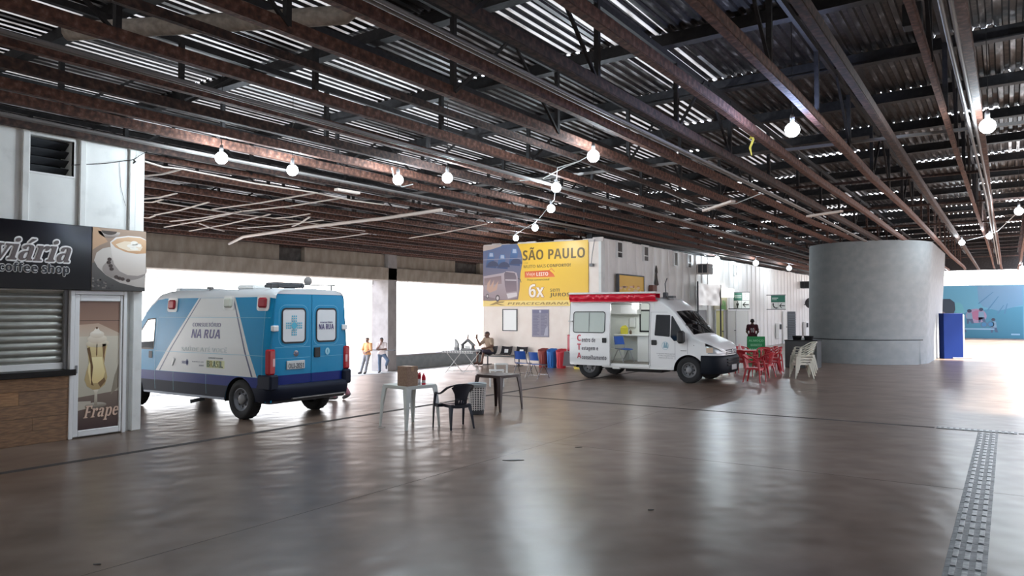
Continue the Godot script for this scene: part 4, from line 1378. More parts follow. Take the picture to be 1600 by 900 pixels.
	for e in [[1.05, 1.3, 0.13, srgb(35, 40, 54)], [1.5, 1.9, 0.14, srgb(37, 46, 64)], [2.2, 2.0, 0.13, srgb(37, 46, 64)], [2.9, 1.3, 0.12, srgb(49, 52, 66)]]:
		ink(st, f, circle(Vector2(e[0], e[1]), e[2], e[2] * 0.9, 12), 7, e[3])
		ink(st, f, poly([e[0] - 0.17, e[1] - 0.55, e[0] - 0.15, e[1] - 0.14, e[0] + 0.15, e[1] - 0.14, e[0] + 0.19, e[1] - 0.55]), 7, srgb(93, 117, 136))
		ink(st, f, poly([e[0] - 0.16, e[1] - 0.9, e[0] - 0.17, e[1] - 0.55, e[0] + 0.18, e[1] - 0.55, e[0] + 0.26, e[1] - 0.88, e[0] + 0.12, e[1] - 0.88, e[0], e[1] - 0.66, e[0] - 0.06, e[1] - 0.9]), 6, srgb(53, 73, 96))
	ink(st, f, rect(0.6, 0.78, 1.0, 1.06), 7, srgb(109, 105, 129))
	for e in [[2.35, 0.95], [2.75, 0.98]]:
		ink(st, f, circle(Vector2(e[0], e[1]), 0.2, 0.2, 16), 7, srgb(68, 85, 105))
		ink(st, f, circle(Vector2(e[0], e[1]), 0.15, 0.15, 16), 8, srgb(49, 97, 132))
	ink(st, f, rect(0.68, 0.6, 2.95, 0.69), 7, srgb(109, 139, 161))
	ink(st, f, rect(3.9, 0.25, 4.4, 0.35), 7, srgb(105, 137, 159))
	obj("painted_figures", st, M.print_matt, m)

# ---------------------------------------------------------------- vans: x forward, y up, z to the driver's right; the origin is under the rear axle
const ROOF := 2.31
const SILL := 0.34

class Body:
	var xr := -0.66          # tail
	var xf := 3.0            # front axle
	func top(x: float) -> float:
		var d := x - xf
		var pts := [[-1.05, 2.31], [-0.8, 2.26], [-0.55, 2.08], [-0.4, 1.93], [0.14, 1.27], [0.3, 1.2], [0.6, 1.08], [0.76, 0.99], [0.86, 0.86]]
		if d <= pts[0][0]: return 2.31 - 0.03 * clampf((xr + 0.15 - x) / 0.15, 0, 1)
		for i in pts.size() - 1:
			if d <= pts[i + 1][0]:
				return lerpf(pts[i][1], pts[i + 1][1], (d - pts[i][0]) / (pts[i + 1][0] - pts[i][0]))
		return 0.86
	func rc(x: float) -> float:
		var d := x - xf
		return lerpf(0.14, 0.06, clampf((d + 1.0) / 0.7, 0, 1))
	func hw(x: float, y: float) -> float:
		var w := 0.925
		if y > 1.2: w -= (y - 1.2) * 0.085
		if y < 0.6: w -= (0.6 - y) * 0.06
		var d := x - (xf + 0.2)
		if d > 0: w *= pow(maxf(1.0 - pow(d / 0.68, 3.2), 0.0), 1.0 / 3.2)
		var r := xr + 0.12 - x
		if r > 0: w -= 0.05 * (r / 0.12) * (r / 0.12)
		return w
	func side(p: Vector2, s: float, off := 0.0) -> Vector3:
		return Vector3(p.x, p.y, s * (hw(p.x, p.y) + off))
	func upper(x: float, z: float, off := 0.0) -> Vector3:          # the roof, windscreen and bonnet seen from above
		var t := top(x)
		var h := hw(x, t - rc(x))
		var q := clampf(absf(z) / maxf(h, 0.01), 0, 1)
		return Vector3(x + 0.10 * (1.0 - q * q) * clampf(1.0 - absf(x - xf + 0.12) / 0.5, 0, 1), t + 0.03 * (1.0 - q * q) + off, z)

func skin(st: SurfaceTool, shape: PackedVector2Array, holes: Array, fn: Callable, cell := 0.12, flip := false, smooth := 1):
	st.set_smooth_group(smooth)
	var lo := Vector2(INF, INF)
	var hi := -lo
	for p in shape:
		lo = lo.min(p); hi = hi.max(p)
	var nx := int(ceil((hi.x - lo.x) / cell))
	var ny := int(ceil((hi.y - lo.y) / cell))
	for i in nx:
		for j in ny:
			var pieces: Array = Geometry2D.intersect_polygons(rect(lo.x + i * cell, lo.y + j * cell, lo.x + (i + 1) * cell, lo.y + (j + 1) * cell), shape)
			for h in holes:
				var next := []
				for q in pieces: next.append_array(Geometry2D.clip_polygons(q, h))
				pieces = next
			for q in pieces:
				if Geometry2D.is_polygon_clockwise(q): pass
				var t := Geometry2D.triangulate_polygon(q)
				for k in range(0, t.size(), 3):
					var a: Vector2 = q[t[k]]
					var b: Vector2 = q[t[k + 1]]
					var c: Vector2 = q[t[k + 2]]
					if ((b - a).cross(c - a) < 0) != flip:
						var s := b
						b = c
						c = s
					tri(st, fn.call(a), fn.call(b), fn.call(c))

func outline(shape: PackedVector2Array, w: float) -> Array:             # a band round a shape: [outer ring pieces]
	var grown := Geometry2D.offset_polygon(shape, w, Geometry2D.JOIN_ROUND)
	return [grown[0], shape]

func band(st: SurfaceTool, shape: PackedVector2Array, w: float, fn: Callable, flip := false):
	var o := outline(shape, w)
	skin(st, o[0], [o[1]], fn, 0.11, flip, -1)

func wheel_on(t: Node3D, x: float, s: float, rim_mat: Material):
	var z := s * 0.80
	var r := 0.352
	var turn := Basis(Vector3(1, 0, 0), PI / 2 * s)
	var st := mb()
	lathe(st, [[0.2, -0.1], [0.22, -0.105], [0.3, -0.11], [r - 0.012, -0.095], [r, -0.07], [r, 0.07], [r - 0.012, 0.095], [0.3, 0.11], [0.22, 0.105], [0.2, 0.09]], 36)
	for i in 40:
		var a := TAU * i / 40
		cb(st, Vector3(0, 0, 0), Vector3(0.012, 0.1, 0.02), Transform3D(Basis(Vector3.UP, -a), Vector3(cos(a) * (r - 0.001), 0.03 if i % 2 else -0.03, sin(a) * (r - 0.001))))
	var w := put("wheel", mesh_of(st), M.rubber, t, Vector3(x, r, z))
	w.basis = turn
	st = mb()
	lathe(st, [[0.0, 0.07], [0.055, 0.07], [0.06, 0.055], [0.1, 0.045], [0.15, 0.05], [0.17, 0.06], [0.185, 0.085], [0.205, 0.095], [0.205, 0.06], [0.19, 0.02], [0.0, 0.02]], 28)
	var rim := obj("rim", st, rim_mat, w)
	st = mb()
	for i in 8:
		var a := TAU * i / 8
		lathe(st, [[0.0, 0.0505], [0.022, 0.0505], [0.022, 0.052], [0.0, 0.052]], 10, Transform3D(Basis(), Vector3(cos(a) * 0.128, 0.0, sin(a) * 0.128)))
	obj("vent_hole", st, M.black, w)
	st = mb()
	lathe(st, [[0.0, 0.1], [0.06, 0.098], [0.085, 0.085], [0.09, 0.055], [0.0, 0.055]], 18)
	obj("hub_cap", st, mat(srgb(196, 196, 198), 0.4) if rim_mat.roughness == 0.45 and rim_mat.albedo_color.r < 0.42 else M.grey, w)

func van_shell(t: Node3D, b: Body, paint: Material, roof_paint: Material, nose_paint: Material, bumper: Material, doorway: PackedVector2Array, cab_holes: Array, see_through := false):
	var arches := [circle(Vector2(0, 0.34), 0.41, 0.41, 28), circle(Vector2(b.xf, 0.34), 0.42, 0.42, 28)]
	var st := mb()
	# roof, windscreen frame and bonnet
	var xs := [b.xr, b.xr + 0.05, b.xr + 0.12, b.xr + 0.3]
	var x := b.xr + 0.6
	while x < b.xf - 1.1:
		xs.append(x); x += 0.3
	for d in [-1.05, -0.95, -0.87, -0.8, -0.67, -0.55, -0.47, -0.4, -0.3, -0.13, 0.0, 0.14, 0.22, 0.3, 0.45, 0.6, 0.68, 0.76, 0.81, 0.845, 0.862, 0.875]:
		xs.append(b.xf + d)
	var roof_rings := []
	var hood_rings := []
	for xx in xs:
		var r := []
		var tp := b.top(xx)
		var rc := b.rc(xx)
		var h := b.hw(xx, tp - rc)
		rc = minf(rc, h * 0.8 + 0.001)
		var half := []
		for k in 6:
			var a := PI / 2 * k / 5
			half.append(Vector2(h - rc * (1 - cos(a)), tp - rc + rc * sin(a)))
		for k in [0.75, 0.5, 0.25]:
			half.append(Vector2((h - rc) * k, 0))
		for e in half:
			r.append(b.upper(xx, e.x) if e.y == 0 or e.y > tp - 0.001 else Vector3(xx, e.y, e.x))
		r.append(b.upper(xx, 0.0))
		for k in range(half.size() - 1, -1, -1):
			var q: Vector3 = r[k]
			r.append(Vector3(q.x, q.y, -q.z))
		if xx <= (b.xf - 0.385 if see_through else b.xf + 0.22): roof_rings.append(r)
		if see_through and xx >= b.xf + 0.12 and xx <= b.xf + 0.22: hood_rings.append(r)
		if xx > b.xf + 0.22 or (not see_through and xx > b.xf + 0.21): hood_rings.append(r)
	loft(st, roof_rings, false, 1, true)
	obj("roof", st, roof_paint, t)
	st = mb()
	loft(st, hood_rings, false, 1, true)
	obj("bonnet", st, nose_paint, t)
	# side panels up to the roof's edge
	var shape := PackedVector2Array([Vector2(b.xr, SILL), Vector2(b.xf + 0.55, SILL)])
	for i in range(xs.size() - 1, -1, -1):
		var xx: float = xs[i]
		if xx <= b.xf + 0.56: shape.append(Vector2(xx, b.top(xx) - b.rc(xx)))
	for s in [1.0, -1.0]:
		st = mb()
		var holes := arches.duplicate()
		holes.append_array(cab_holes)
		if s > 0 and doorway.size(): holes.append(doorway)
		skin(st, shape, holes, func(p): return b.side(p, s), 0.12, s < 0)
		obj("side_panel", st, paint, t)
	# nose below the bonnet's lip
	st = mb()
	var rings := []
	for y in [0.3, 0.5, 0.74, 0.86, 0.93, 0.98]:
		var r := []
		for i in 33:
			var a := -PI / 2 + PI * i / 32
			var z := signf(a) * pow(absf(sin(a)), 0.5) * b.hw(b.xf, y)
			var q := clampf(absf(z) / b.hw(b.xf, y), 0, 1)
			var f := pow(maxf(1.0 - pow(q, 3.2), 0.0), 1 / 3.2)
			r.append(Vector3(b.xf + 0.2 + f * (0.66 - maxf(y - 0.86, 0) * 1.0), y, z))
		rings.append(r)
	loft(st, rings.slice(2), false, 1)
	obj("nose_panel", st, nose_paint, t)
	st = mb()
	rings = []
	for e in [[0.27, 0.0], [0.3, 0.04], [0.5, 0.07], [0.68, 0.06], [0.75, 0.02], [0.755, -0.06]]:
		var r := []
		for i in 33:
			var a := -PI / 2 + PI * i / 32
			var q := pow(absf(sin(a)), 0.5)
			var f := pow(maxf(1.0 - pow(q, 3.4), 0.0), 1 / 3.4)
			r.append(Vector3(b.xf + 0.34 + f * (0.52 + e[1]), e[0], signf(a) * q * (0.935 + e[1] * 0.3)))
		rings.append(r)
	loft(st, rings, false, 1)
	obj("front_bumper", st, bumper, t)
	# wheel housings, underside
	st = mb()
	for ax in [0.0, b.xf]:
		for s in [1.0, -1.0]:
			var r0 := []
			var r1 := []
			for i in 17:
				var a := PI * i / 16 * 1.06 - 0.1
				r0.append(Vector3(ax + cos(a) * 0.42, 0.34 + sin(a) * 0.42, s * 0.925))
				r1.append(Vector3(ax + cos(a) * 0.42, 0.34 + sin(a) * 0.42, s * 0.5))
			loft(st, [r0, r1], false, 1, s > 0)
			var fan := PackedVector2Array()
			for i in 17:
				var a := PI * i / 16 * 1.06 - 0.1
				fan.append(Vector2(ax + cos(a) * 0.42, 0.34 + sin(a) * 0.42))
			prism(st, fan, s * 0.49, s * 0.5)
	obj("wheel_housing", st, M.black, t)
	st = mb()
	bx(st, Vector3(b.xr + 0.05, 0.31, -0.86), Vector3(-0.43, 0.36, 0.86))
	bx(st, Vector3(0.43, 0.31, -0.86), Vector3(b.xf - 0.44, 0.36, 0.86))
	bx(st, Vector3(-0.43, 0.28, -0.48), Vector3(0.43, 0.36, 0.48))
	bx(st, Vector3(b.xf - 0.44, 0.25, -0.48), Vector3(b.xf + 0.6, 0.36, 0.48))
	tube(st, [Vector3(0, 0.3, -0.7), Vector3(0, 0.3, 0.7)], 0.05, 8)
	bx(st, Vector3(0.9, 0.2, -0.3), Vector3(2.0, 0.31, 0.35))
	obj("underbody", st, M.black, t)
	for ax in [0.0, b.xf]:
		for s in [1.0, -1.0]:
			wheel_on(t, ax, s, mat(srgb(104, 104, 106), 0.45, 0.3) if nose_paint == M.white_gloss else mat(srgb(112, 116, 124), 0.45, 0.3))
	# windscreen
	st = mb()
	var rr := []
	for i in 7:
		var xx := lerpf(b.xf - 0.385, b.xf + 0.125, i / 6.0)
		var r := []
		for k in 13:
			var h := b.hw(xx, b.top(xx) - 0.06) - 0.06
			r.append(b.upper(xx, lerpf(h, -h, k / 12.0), 0.012))
		rr.append(r)
	loft(st, rr, false, 1, true)
	obj("windscreen", st, M.glass if see_through else mat(srgb(16, 15, 18), 0.08), t)

func build_vans():
	build_blue_van()
	build_white_van()

func build_blue_van():
	var b := Body.new()
	b.xr = -0.80; b.xf = 3.5
	var t := thing("ambulance_van", "blue and white clinic van seen from behind, parked by the coffee shop", "van", Vector3(-11.37, 0, -9.28), 180.0)
	var blue := mat(srgb(0, 130, 176), 0.3, 0.0, 0.35)
	var navy := mat(srgb(16, 38, 112), 0.35, 0.0, 0.3)
	var low := mat(srgb(24, 30, 46), 0.55, 0.0, 0.3)
	var white := mat(srgb(206, 208, 210), 0.35)
	var violet := mat(srgb(84, 76, 122), 0.45)
	var cab := [poly([2.72, 1.2, 3.32, 1.2, 3.2, 1.5, 2.98, 1.74, 2.74, 1.76])]
	van_shell(t, b, blue, white, white, low, PackedVector2Array(), cab, true)
	var L := func(p: Vector2, off: float) -> Vector3: return b.side(p, -1.0, off)
	var arches := [circle(Vector2(0, 0.34), 0.41, 0.41, 28), circle(Vector2(b.xf, 0.34), 0.42, 0.42, 28)]
	# livery on both sides
	for s in [-1.0, 1.0]:
		var lay := func(off: float) -> Callable: return func(p: Vector2) -> Vector3: return b.side(p, s, off)
		var st := mb()
		skin(st, rect(b.xr + 0.02, 0.58, b.xf + 0.5, 0.76), arches, lay.call(0.003), 0.12, s < 0)
		obj("navy_stripe", st, navy, t)
		st = mb()
		skin(st, rect(b.xr + 0.02, SILL, b.xf + 0.5, 0.58), arches, lay.call(0.004), 0.12, s < 0)
		obj("lower_cladding", st, low, t)
		st = mb()
		skin(st, poly([0.25, 2.165, -0.48, 0.765, 2.62, 0.765, 1.36, 2.165]), [], lay.call(0.003), 0.12, s < 0)
		obj("white_panel", st, mat(srgb(204, 204, 202), 0.35), t)
		for q in [[0.29, 2.16, -0.37, 0.77, -0.325, 0.77, 0.32, 2.16], [1.31, 2.16, 2.5, 0.77, 2.46, 0.77, 1.28, 2.16]]:
			st = mb()
			skin(st, poly(q), [], lay.call(0.005), 0.12, s < 0)
			obj("dark_pinstripe", st, mat(srgb(74, 78, 104), 0.4), t)
		st = mb()
		for y in [1.80, 1.14]:
			skin(st, rect(b.xr + 0.05, y, 2.62, y + 0.008), [], lay.call(0.006), 0.12, s < 0)
		for x in [2.64, 3.42, -0.62]:
			skin(st, rect(x, 0.4, x + 0.008, 2.1 if x < 2.6 else 1.78), arches, lay.call(0.006), 0.12, s < 0)
		for x in [0.98, 2.02]:
			skin(st, rect(x, 0.4, x + 0.006, 0.76), [], lay.call(0.006), 0.12, s < 0)
		obj("panel_seam", st, mat(srgb(120, 176, 196), 0.4), t)  # pale lines put the light caught by the grooves into the colour
		st = mb()
		skin(st, cab[0], [], lay.call(-0.004), 0.12, s < 0)
		obj("cab_window", st, M.glass, t)
		st = mb()
		band(st, cab[0], 0.03, lay.call(0.005), s < 0)
		obj("window_rubber", st, M.black, t)
		st = mb()
		skin(st, rrect(2.74, 1.0, 2.86, 1.14, 0.02), [], lay.call(0.008), 0.12, s < 0)
		obj("door_handle", st, M.black, t)
		# lamps near the roof: red, clear, red
		for e in [[2.05, 1.95, 2.3, 2.15, 0], [0.3, 1.98, 0.54, 2.17, 1], [-0.67, 1.97, -0.42, 2.17, 0]]:
			st = mb()
			var q := rrect(e[0] - 0.04, e[1] - 0.04, e[2] + 0.04, e[3] + 0.03, 0.05)
			skin(st, q, [], lay.call(0.012), 0.1, s < 0)
			band(st, q, 0.004, func(p: Vector2) -> Vector3: return b.side(p, s, 0.004), s < 0)
			var surround := obj("lamp_surround", st, M.white, t)
			st = mb()
			var c := Vector2((e[0] + e[2]) / 2, (e[1] + e[3]) / 2)
			var base: Vector3 = b.side(c, s, 0.012)
			rbox(st, Vector3(-0.11, -0.09, -0.02), Vector3(0.11, 0.09, 0.045), 0.03, Transform3D(Basis(Vector3(1, 0, 0), s * -0.085), Vector3(base.x, base.y, base.z - (0.0 if s > 0 else 0.025))))
			var lens := obj("lamp_lens", st, mat(srgb(150, 30, 44), 0.2) if e[4] == 0 else mat(srgb(196, 198, 186), 0.2), surround)
		# lettering
		var x0 := 1.47 if s < 0 else 0.6
		var put_on := func(xl: float) -> Callable:
			return func(u: float, v: float, w: float) -> Vector3: return b.side(Vector2(xl + (-u if s < 0 else u), v), s, 0.004 + w)
		lettering(t, "side_lettering", "CONSULTÓRIO", "sans", violet, [0, 1.63, 0.86, 1.725], put_on.call(x0))
		lettering(t, "side_lettering", "NA", "bold", violet, [0, 1.42, 0.31, 1.585], put_on.call(x0), 0.12)
		lettering(t, "side_lettering", "RUA", "bold", violet, [0.39, 1.42, 0.88, 1.585], put_on.call(x0), 0.12)
		lettering(t, "faint_lettering", "SAÚDE ATÉ VOCÊ", "bold", mat(srgb(186, 192, 192), 0.4), [-0.3, 1.17, 1.1, 1.27], put_on.call(x0))
		lettering(t, "small_lettering", "SUS", "bold", mat(srgb(88, 94, 140), 0.4), [-0.27, 0.93, -0.15, 0.98], put_on.call(x0))
		st = mb()
		var X := func(u: float) -> float: return x0 + (-u if s < 0 else u)
		for q in [[-0.14, 0.925, -0.06, 0.99], [-0.12, 0.9, -0.08, 1.015]]:
			skin(st, rect(minf(X.call(q[0]), X.call(q[2])), q[1], maxf(X.call(q[0]), X.call(q[2])), q[3]), [], lay.call(0.006), 0.1, s < 0)
		obj("cross_emblem", st, mat(srgb(88, 94, 140), 0.4), t)
		lettering(t, "small_lettering", "SECRETARIA DE SAÚDE", "sans", mat(srgb(150, 152, 160), 0.4), [0.06, 0.97, 0.42, 0.99], put_on.call(x0))
		lettering(t, "small_lettering", "ESTADO", "sans", mat(srgb(120, 124, 136), 0.4), [0.28, 0.9, 0.42, 0.925], put_on.call(x0))
		lettering(t, "small_lettering", "GOVERNO FEDERAL", "sans", mat(srgb(120, 124, 130), 0.4), [0.56, 1.05, 1.0, 1.075], put_on.call(x0))
		st = mb()
		skin(st, rect(minf(X.call(0.5), X.call(1.04)), 0.88, maxf(X.call(0.5), X.call(1.04)), 1.02), [], lay.call(0.0045), 0.1, s < 0)
		obj("logo_ground", st, mat(srgb(196, 198, 150), 0.4), t)
		var cols := [srgb(74, 92, 44), srgb(140, 128, 40), srgb(60, 84, 60), srgb(120, 116, 40), srgb(84, 92, 44), srgb(70, 84, 76)]
		for i in 6:
			lettering(t, "logo_letter", "BRASIL"[i], "bold", mat(cols[i], 0.4), [[0.52, 0.61, 0.7, 0.79, 0.87, 0.92][i], 0.895, [0.6, 0.69, 0.78, 0.86, 0.91, 0.99][i], 1.01], put_on.call(x0), 0.0, 0.006)
	var sp := mb()
	for s in [-1.0, 1.0]:
		rbox(sp, Vector3(0.44, 0.315, s * 0.89 - 0.03), Vector3(b.xf - 0.45, 0.365, s * 0.89 + 0.03), 0.01)
	obj("sill_strip", sp, mat(srgb(150, 156, 168), 0.5), t)
	# a small clear side lamp low on the panel
	var st := mb()
	var base: Vector3 = b.side(Vector2(2.05, 0.9), -1.0, 0.01)
	rbox(st, Vector3(-0.03, -0.02, -0.01), Vector3(0.03, 0.14, 0.01), 0.008, Transform3D(Basis(Vector3(0, 0, 1), 0.5), base))
	obj("side_reflector", st, M.white, t)
	# the tail
	var R := func(off: float) -> Callable: return func(p: Vector2) -> Vector3: return Vector3(b.xr + 0.03 * pow(p.x / 0.93, 4.0) - off, p.y, p.x)
	for s in [-1.0, 1.0]:
		var door := PackedVector2Array()
		var edge := func(y: float) -> float: return b.hw(b.xr, y) - 0.004
		door = poly([0.006 * s, 0.42, s * edge.call(0.42), 0.42, s * edge.call(0.8), 0.8, s * edge.call(1.2), 1.2, s * edge.call(1.7), 1.7, s * edge.call(2.1), 2.1, s * (edge.call(2.17) - 0.03), 2.2, 0.006 * s, 2.215])
		if Geometry2D.is_polygon_clockwise(door): door.reverse()
		st = mb()
		skin(st, door, [], R.call(0.004), 0.12, true)
		var dn := obj("rear_door", st, blue, t)
		st = mb()
		var lowdoor: Array = Geometry2D.intersect_polygons(door, rect(-1, 0.4, 1, 0.6))
		skin(st, lowdoor[0], [], R.call(0.007), 0.12, true)
		obj("lower_cladding", st, low, dn)
		st = mb()
		skin(st, Geometry2D.intersect_polygons(door, rect(-1, 0.6, 1, 0.8))[0], [], R.call(0.007), 0.12, true)
		obj("navy_stripe", st, navy, dn)
		var w := rrect(-0.64, 1.38, -0.16, 1.95, 0.06) if s < 0 else rrect(0.13, 1.38, 0.58, 1.95, 0.06)
		st = mb()
		band(st, w, 0.03, R.call(0.012), true)
		obj("window_rubber", st, M.black, dn)
		st = mb()
		skin(st, w, [], R.call(0.009), 0.12, true)
		obj("white_window", st, mat(srgb(206, 210, 212), 0.15), dn)
		st = mb()
		band(st, Geometry2D.offset_polygon(w, 0.075, Geometry2D.JOIN_ROUND)[0], 0.006, R.call(0.006), true)
		obj("pressed_rib", st, mat(srgb(104, 186, 214), 0.3), dn)
		for y in [1.62, 0.74]:
			st = mb()
			var hz: float = s * (edge.call(y) - 0.03)
			rbox(st, Vector3(b.xr - 0.03, y - 0.05, hz - 0.06), Vector3(b.xr + 0.05, y + 0.05, hz + 0.06), 0.012)
			obj("hinge", st, M.white, dn)
	st = mb()
	skin(st, poly([-0.86, 0.42, 0.86, 0.42, 0.9, 1.2, 0.84, 1.9, 0.815, 2.14, 0.78, 2.22, 0.7, 2.285, 0.4, 2.305, 0, 2.315, -0.4, 2.305, -0.7, 2.285, -0.78, 2.22, -0.815, 2.14, -0.84, 1.9, -0.9, 1.2]), [], R.call(-0.004), 0.12, true)
	obj("tail_panel", st, blue, t)
	st = mb()
	skin(st, poly([-0.8, 2.225, 0.8, 2.225, 0.7, 2.285, 0.4, 2.305, 0, 2.315, -0.4, 2.305, -0.7, 2.285]), [], R.call(0.003), 0.12, true)
	obj("roof_edge", st, white, t)
	# prints on the rear windows: a cross and the name
	var fz := frame(Vector3(b.xr - 0.0125, 0, 0), Vector3(0, 0, 1), Vector3.UP)
	st = mb()
	var teal := srgb(70, 170, 196)
	var c := Vector2(-0.40, 1.665)
	for i in 4:
		var d := Vector2(0, 1).rotated(i * PI / 2)
		for k in 3:
			for j in [-1, 0, 1]:
				var q: Vector2 = c + d * (0.08 + 0.042 * k) + d.orthogonal() * j * 0.042
				ink(st, fz.translated(Vector3.ZERO), rect(q.x - 0.014, q.y - 0.014, q.x + 0.014, q.y + 0.014), 1, teal)
	ink(st, fz, circle(c, 0.062, 0.062, 18), 2, teal)
	# seen from behind the van the reader's right is +z here, so the print is laid on the outer face
	var print_mesh := mesh_of(st)
	put("cross_print", print_mesh, M.print, t)
	var to_tail := func(zl: float) -> Callable: return func(u: float, v: float, w: float) -> Vector3: return Vector3(b.xr - 0.011 - w, v, zl + u)
	lettering(t, "window_lettering", "CONSULTÓRIO", "sans", violet, [0.2, 1.70, 0.5, 1.735], to_tail.call(0.0))
	lettering(t, "window_lettering", "NA RUA", "bold", violet, [0.17, 1.585, 0.53, 1.685], to_tail.call(0.0))
	st = mb()
	rbox(st, Vector3(b.xr - 0.025, 0.895, -0.56), Vector3(b.xr, 1.045, -0.16), 0.006)
	obj("number_plate", st, mat(srgb(196, 200, 198), 0.4), t)
	lettering(t, "plate_lettering", "OLI-2051", "bold", mat(srgb(70, 76, 84), 0.5), [-0.53, 0.91, -0.19, 1.0], func(u, v, w): return Vector3(b.xr - 0.0255 - w, v, u))
	st = mb()
	lathe(st, [[0.0, 0.014], [0.05, 0.012], [0.06, 0.0], [0.0, 0.0]], 20, Transform3D(Basis(Vector3(0, 0, 1), PI / 2), Vector3(b.xr - 0.005, 1.17, -0.35)))
	obj("maker_badge", st, M.chrome, t)
	lettering(t, "badge_lettering", "FIAT", "bold", mat(srgb(60, 80, 120), 0.4), [-0.385, 1.15, -0.315, 1.19], func(u, v, w): return Vector3(b.xr - 0.02 - w, v, u))
	st = mb()
	rbox(st, Vector3(b.xr - 0.03, 1.08, 0.06), Vector3(b.xr, 1.26, 0.2), 0.01)
	obj("door_handle", st, M.black, t)
	st = mb()
	ink(st, fz, circle(Vector2(0.38, 1.18), 0.055, 0.065, 18), 1, srgb(150, 206, 220))
	ink(st, fz, poly([0.36, 1.13, 0.37, 1.2, 0.38, 1.225, 0.39, 1.2, 0.4, 1.13, 0.39, 1.13, 0.38, 1.18, 0.37, 1.13]), 2, srgb(64, 140, 172))
	obj("emblem_sticker", st, M.print, t)
	st = mb()
	for y in [1.09, 1.28]:
		skin(st, rect(-0.8, y, -0.03, y + 0.006), [], R.call(0.008), 0.12, true)
		skin(st, rect(0.04, y, 0.8, y + 0.006), [], R.call(0.008), 0.12, true)
	obj("pressed_line", st, mat(srgb(104, 186, 214), 0.3), t)
	for s in [-1.0, 1.0]:
		st = mb()
		rbox(st, Vector3(b.xr - 0.03, 0.82, minf(s * 0.80, s * 0.945)), Vector3(b.xr + 0.1, 1.26, maxf(s * 0.80, s * 0.945)), 0.025)
		var tl := obj("tail_lamp", st, mat(srgb(164, 22, 34), 0.15), t)
		st = mb()
		rbox(st, Vector3(b.xr - 0.034, 0.96, minf(s * 0.82, s * 0.87)), Vector3(b.xr - 0.02, 1.1, maxf(s * 0.82, s * 0.87)), 0.005)
		obj("reversing_lens", st, mat(srgb(220, 170, 170), 0.15), tl)
	# rear bumper
	st = mb()
	var rings := []
	for e in [[0.36, -0.03], [0.39, 0.02], [0.55, 0.06], [0.62, 0.05], [0.64, -0.02]]:
		var r := []
		for k in 25:
			var a := -PI / 2 + PI * k / 24
			var q := pow(absf(sin(a)), 0.42)
			var f := pow(maxf(1.0 - pow(q, 5.0), 0.0), 1 / 5.0)
			r.append(Vector3(b.xr + 0.3 - f * (0.36 + e[1]), e[0], -signf(a) * q * (0.935 + e[1] * 0.25)))
		rings.append(r)
	loft(st, rings, false, 1)
	obj("rear_bumper", st, low, t)
	for s in [-1.0, 1.0]:
		st = mb()
		rbox(st, Vector3(b.xr - 0.07, 0.55, minf(s * 0.76, s * 0.95)), Vector3(b.xr + 0.3, 0.82, maxf(s * 0.76, s * 0.95)), 0.03)
		obj("bumper_corner", st, low, t)
	st = mb()
	rbox(st, Vector3(b.xr - 0.115, 0.375, -0.5), Vector3(b.xr - 0.03, 0.40, 0.74), 0.008)
	obj("step_strip", st, M.conduit, t)
	st = mb()
	tube(st, [Vector3(1.35, 0.26, -0.7), Vector3(1.45, 0.24, -0.8), Vector3(1.5, 0.22, -0.9)], 0.035, 8)
	obj("exhaust", st, M.dark_grey, t)
	# roof fittings
	st = mb()
	rbox(st, Vector3(0.2, ROOF + 0.01, -0.5), Vector3(0.7, ROOF + 0.1, 0.1), 0.03)
	obj("roof_vent", st, M.white, t)
	st = mb()
	rbox(st, Vector3(-0.5, ROOF + 0.04, -0.5), Vector3(-0.1, ROOF + 0.1, 0.1), 0.01)
	for k in 6:
		bx(st, Vector3(-0.48, ROOF + 0.1, -0.48 + k * 0.1), Vector3(-0.12, ROOF + 0.13, -0.42 + k * 0.1))
	obj("roof_grille", st, M.dark_grey, t)
	st = mb()
	tube(st, [Vector3(-0.55, ROOF + 0.1, -0.8), Vector3(-0.55, ROOF + 0.1, 0.8)], 0.012, 6)
	for z in [-0.7, 0.0, 0.7]:
		tube(st, [Vector3(-0.55, ROOF - 0.03, z), Vector3(-0.55, ROOF + 0.1, z)], 0.014, 6)
	obj("roof_bar", st, M.dark_grey, t)
	st = mb()
	tube(st, [Vector3(1.2, ROOF, -0.7), Vector3(1.2, ROOF + 0.06, -0.7)], 0.03, 8)
	rbox(st, Vector3(1.15, ROOF + 0.03, -0.74), Vector3(1.28, ROOF + 0.07, -0.66), 0.01)
	obj("roof_hook", st, M.conduit, t)
	st = mb()
	ellipsoid(st, Vector3(-0.56, ROOF + 0.17, 0.12), Vector3(0.05, 0.08, 0.09), 8)
	obj("work_lamp", st, M.conduit, t)
	st = mb()
	rbox(st, Vector3(b.xf - 1.1, ROOF - 0.02, -0.55), Vector3(b.xf - 0.9, ROOF + 0.08, 0.55), 0.03)
	obj("light_bar", st, mat(srgb(170, 176, 180), 0.3), t)

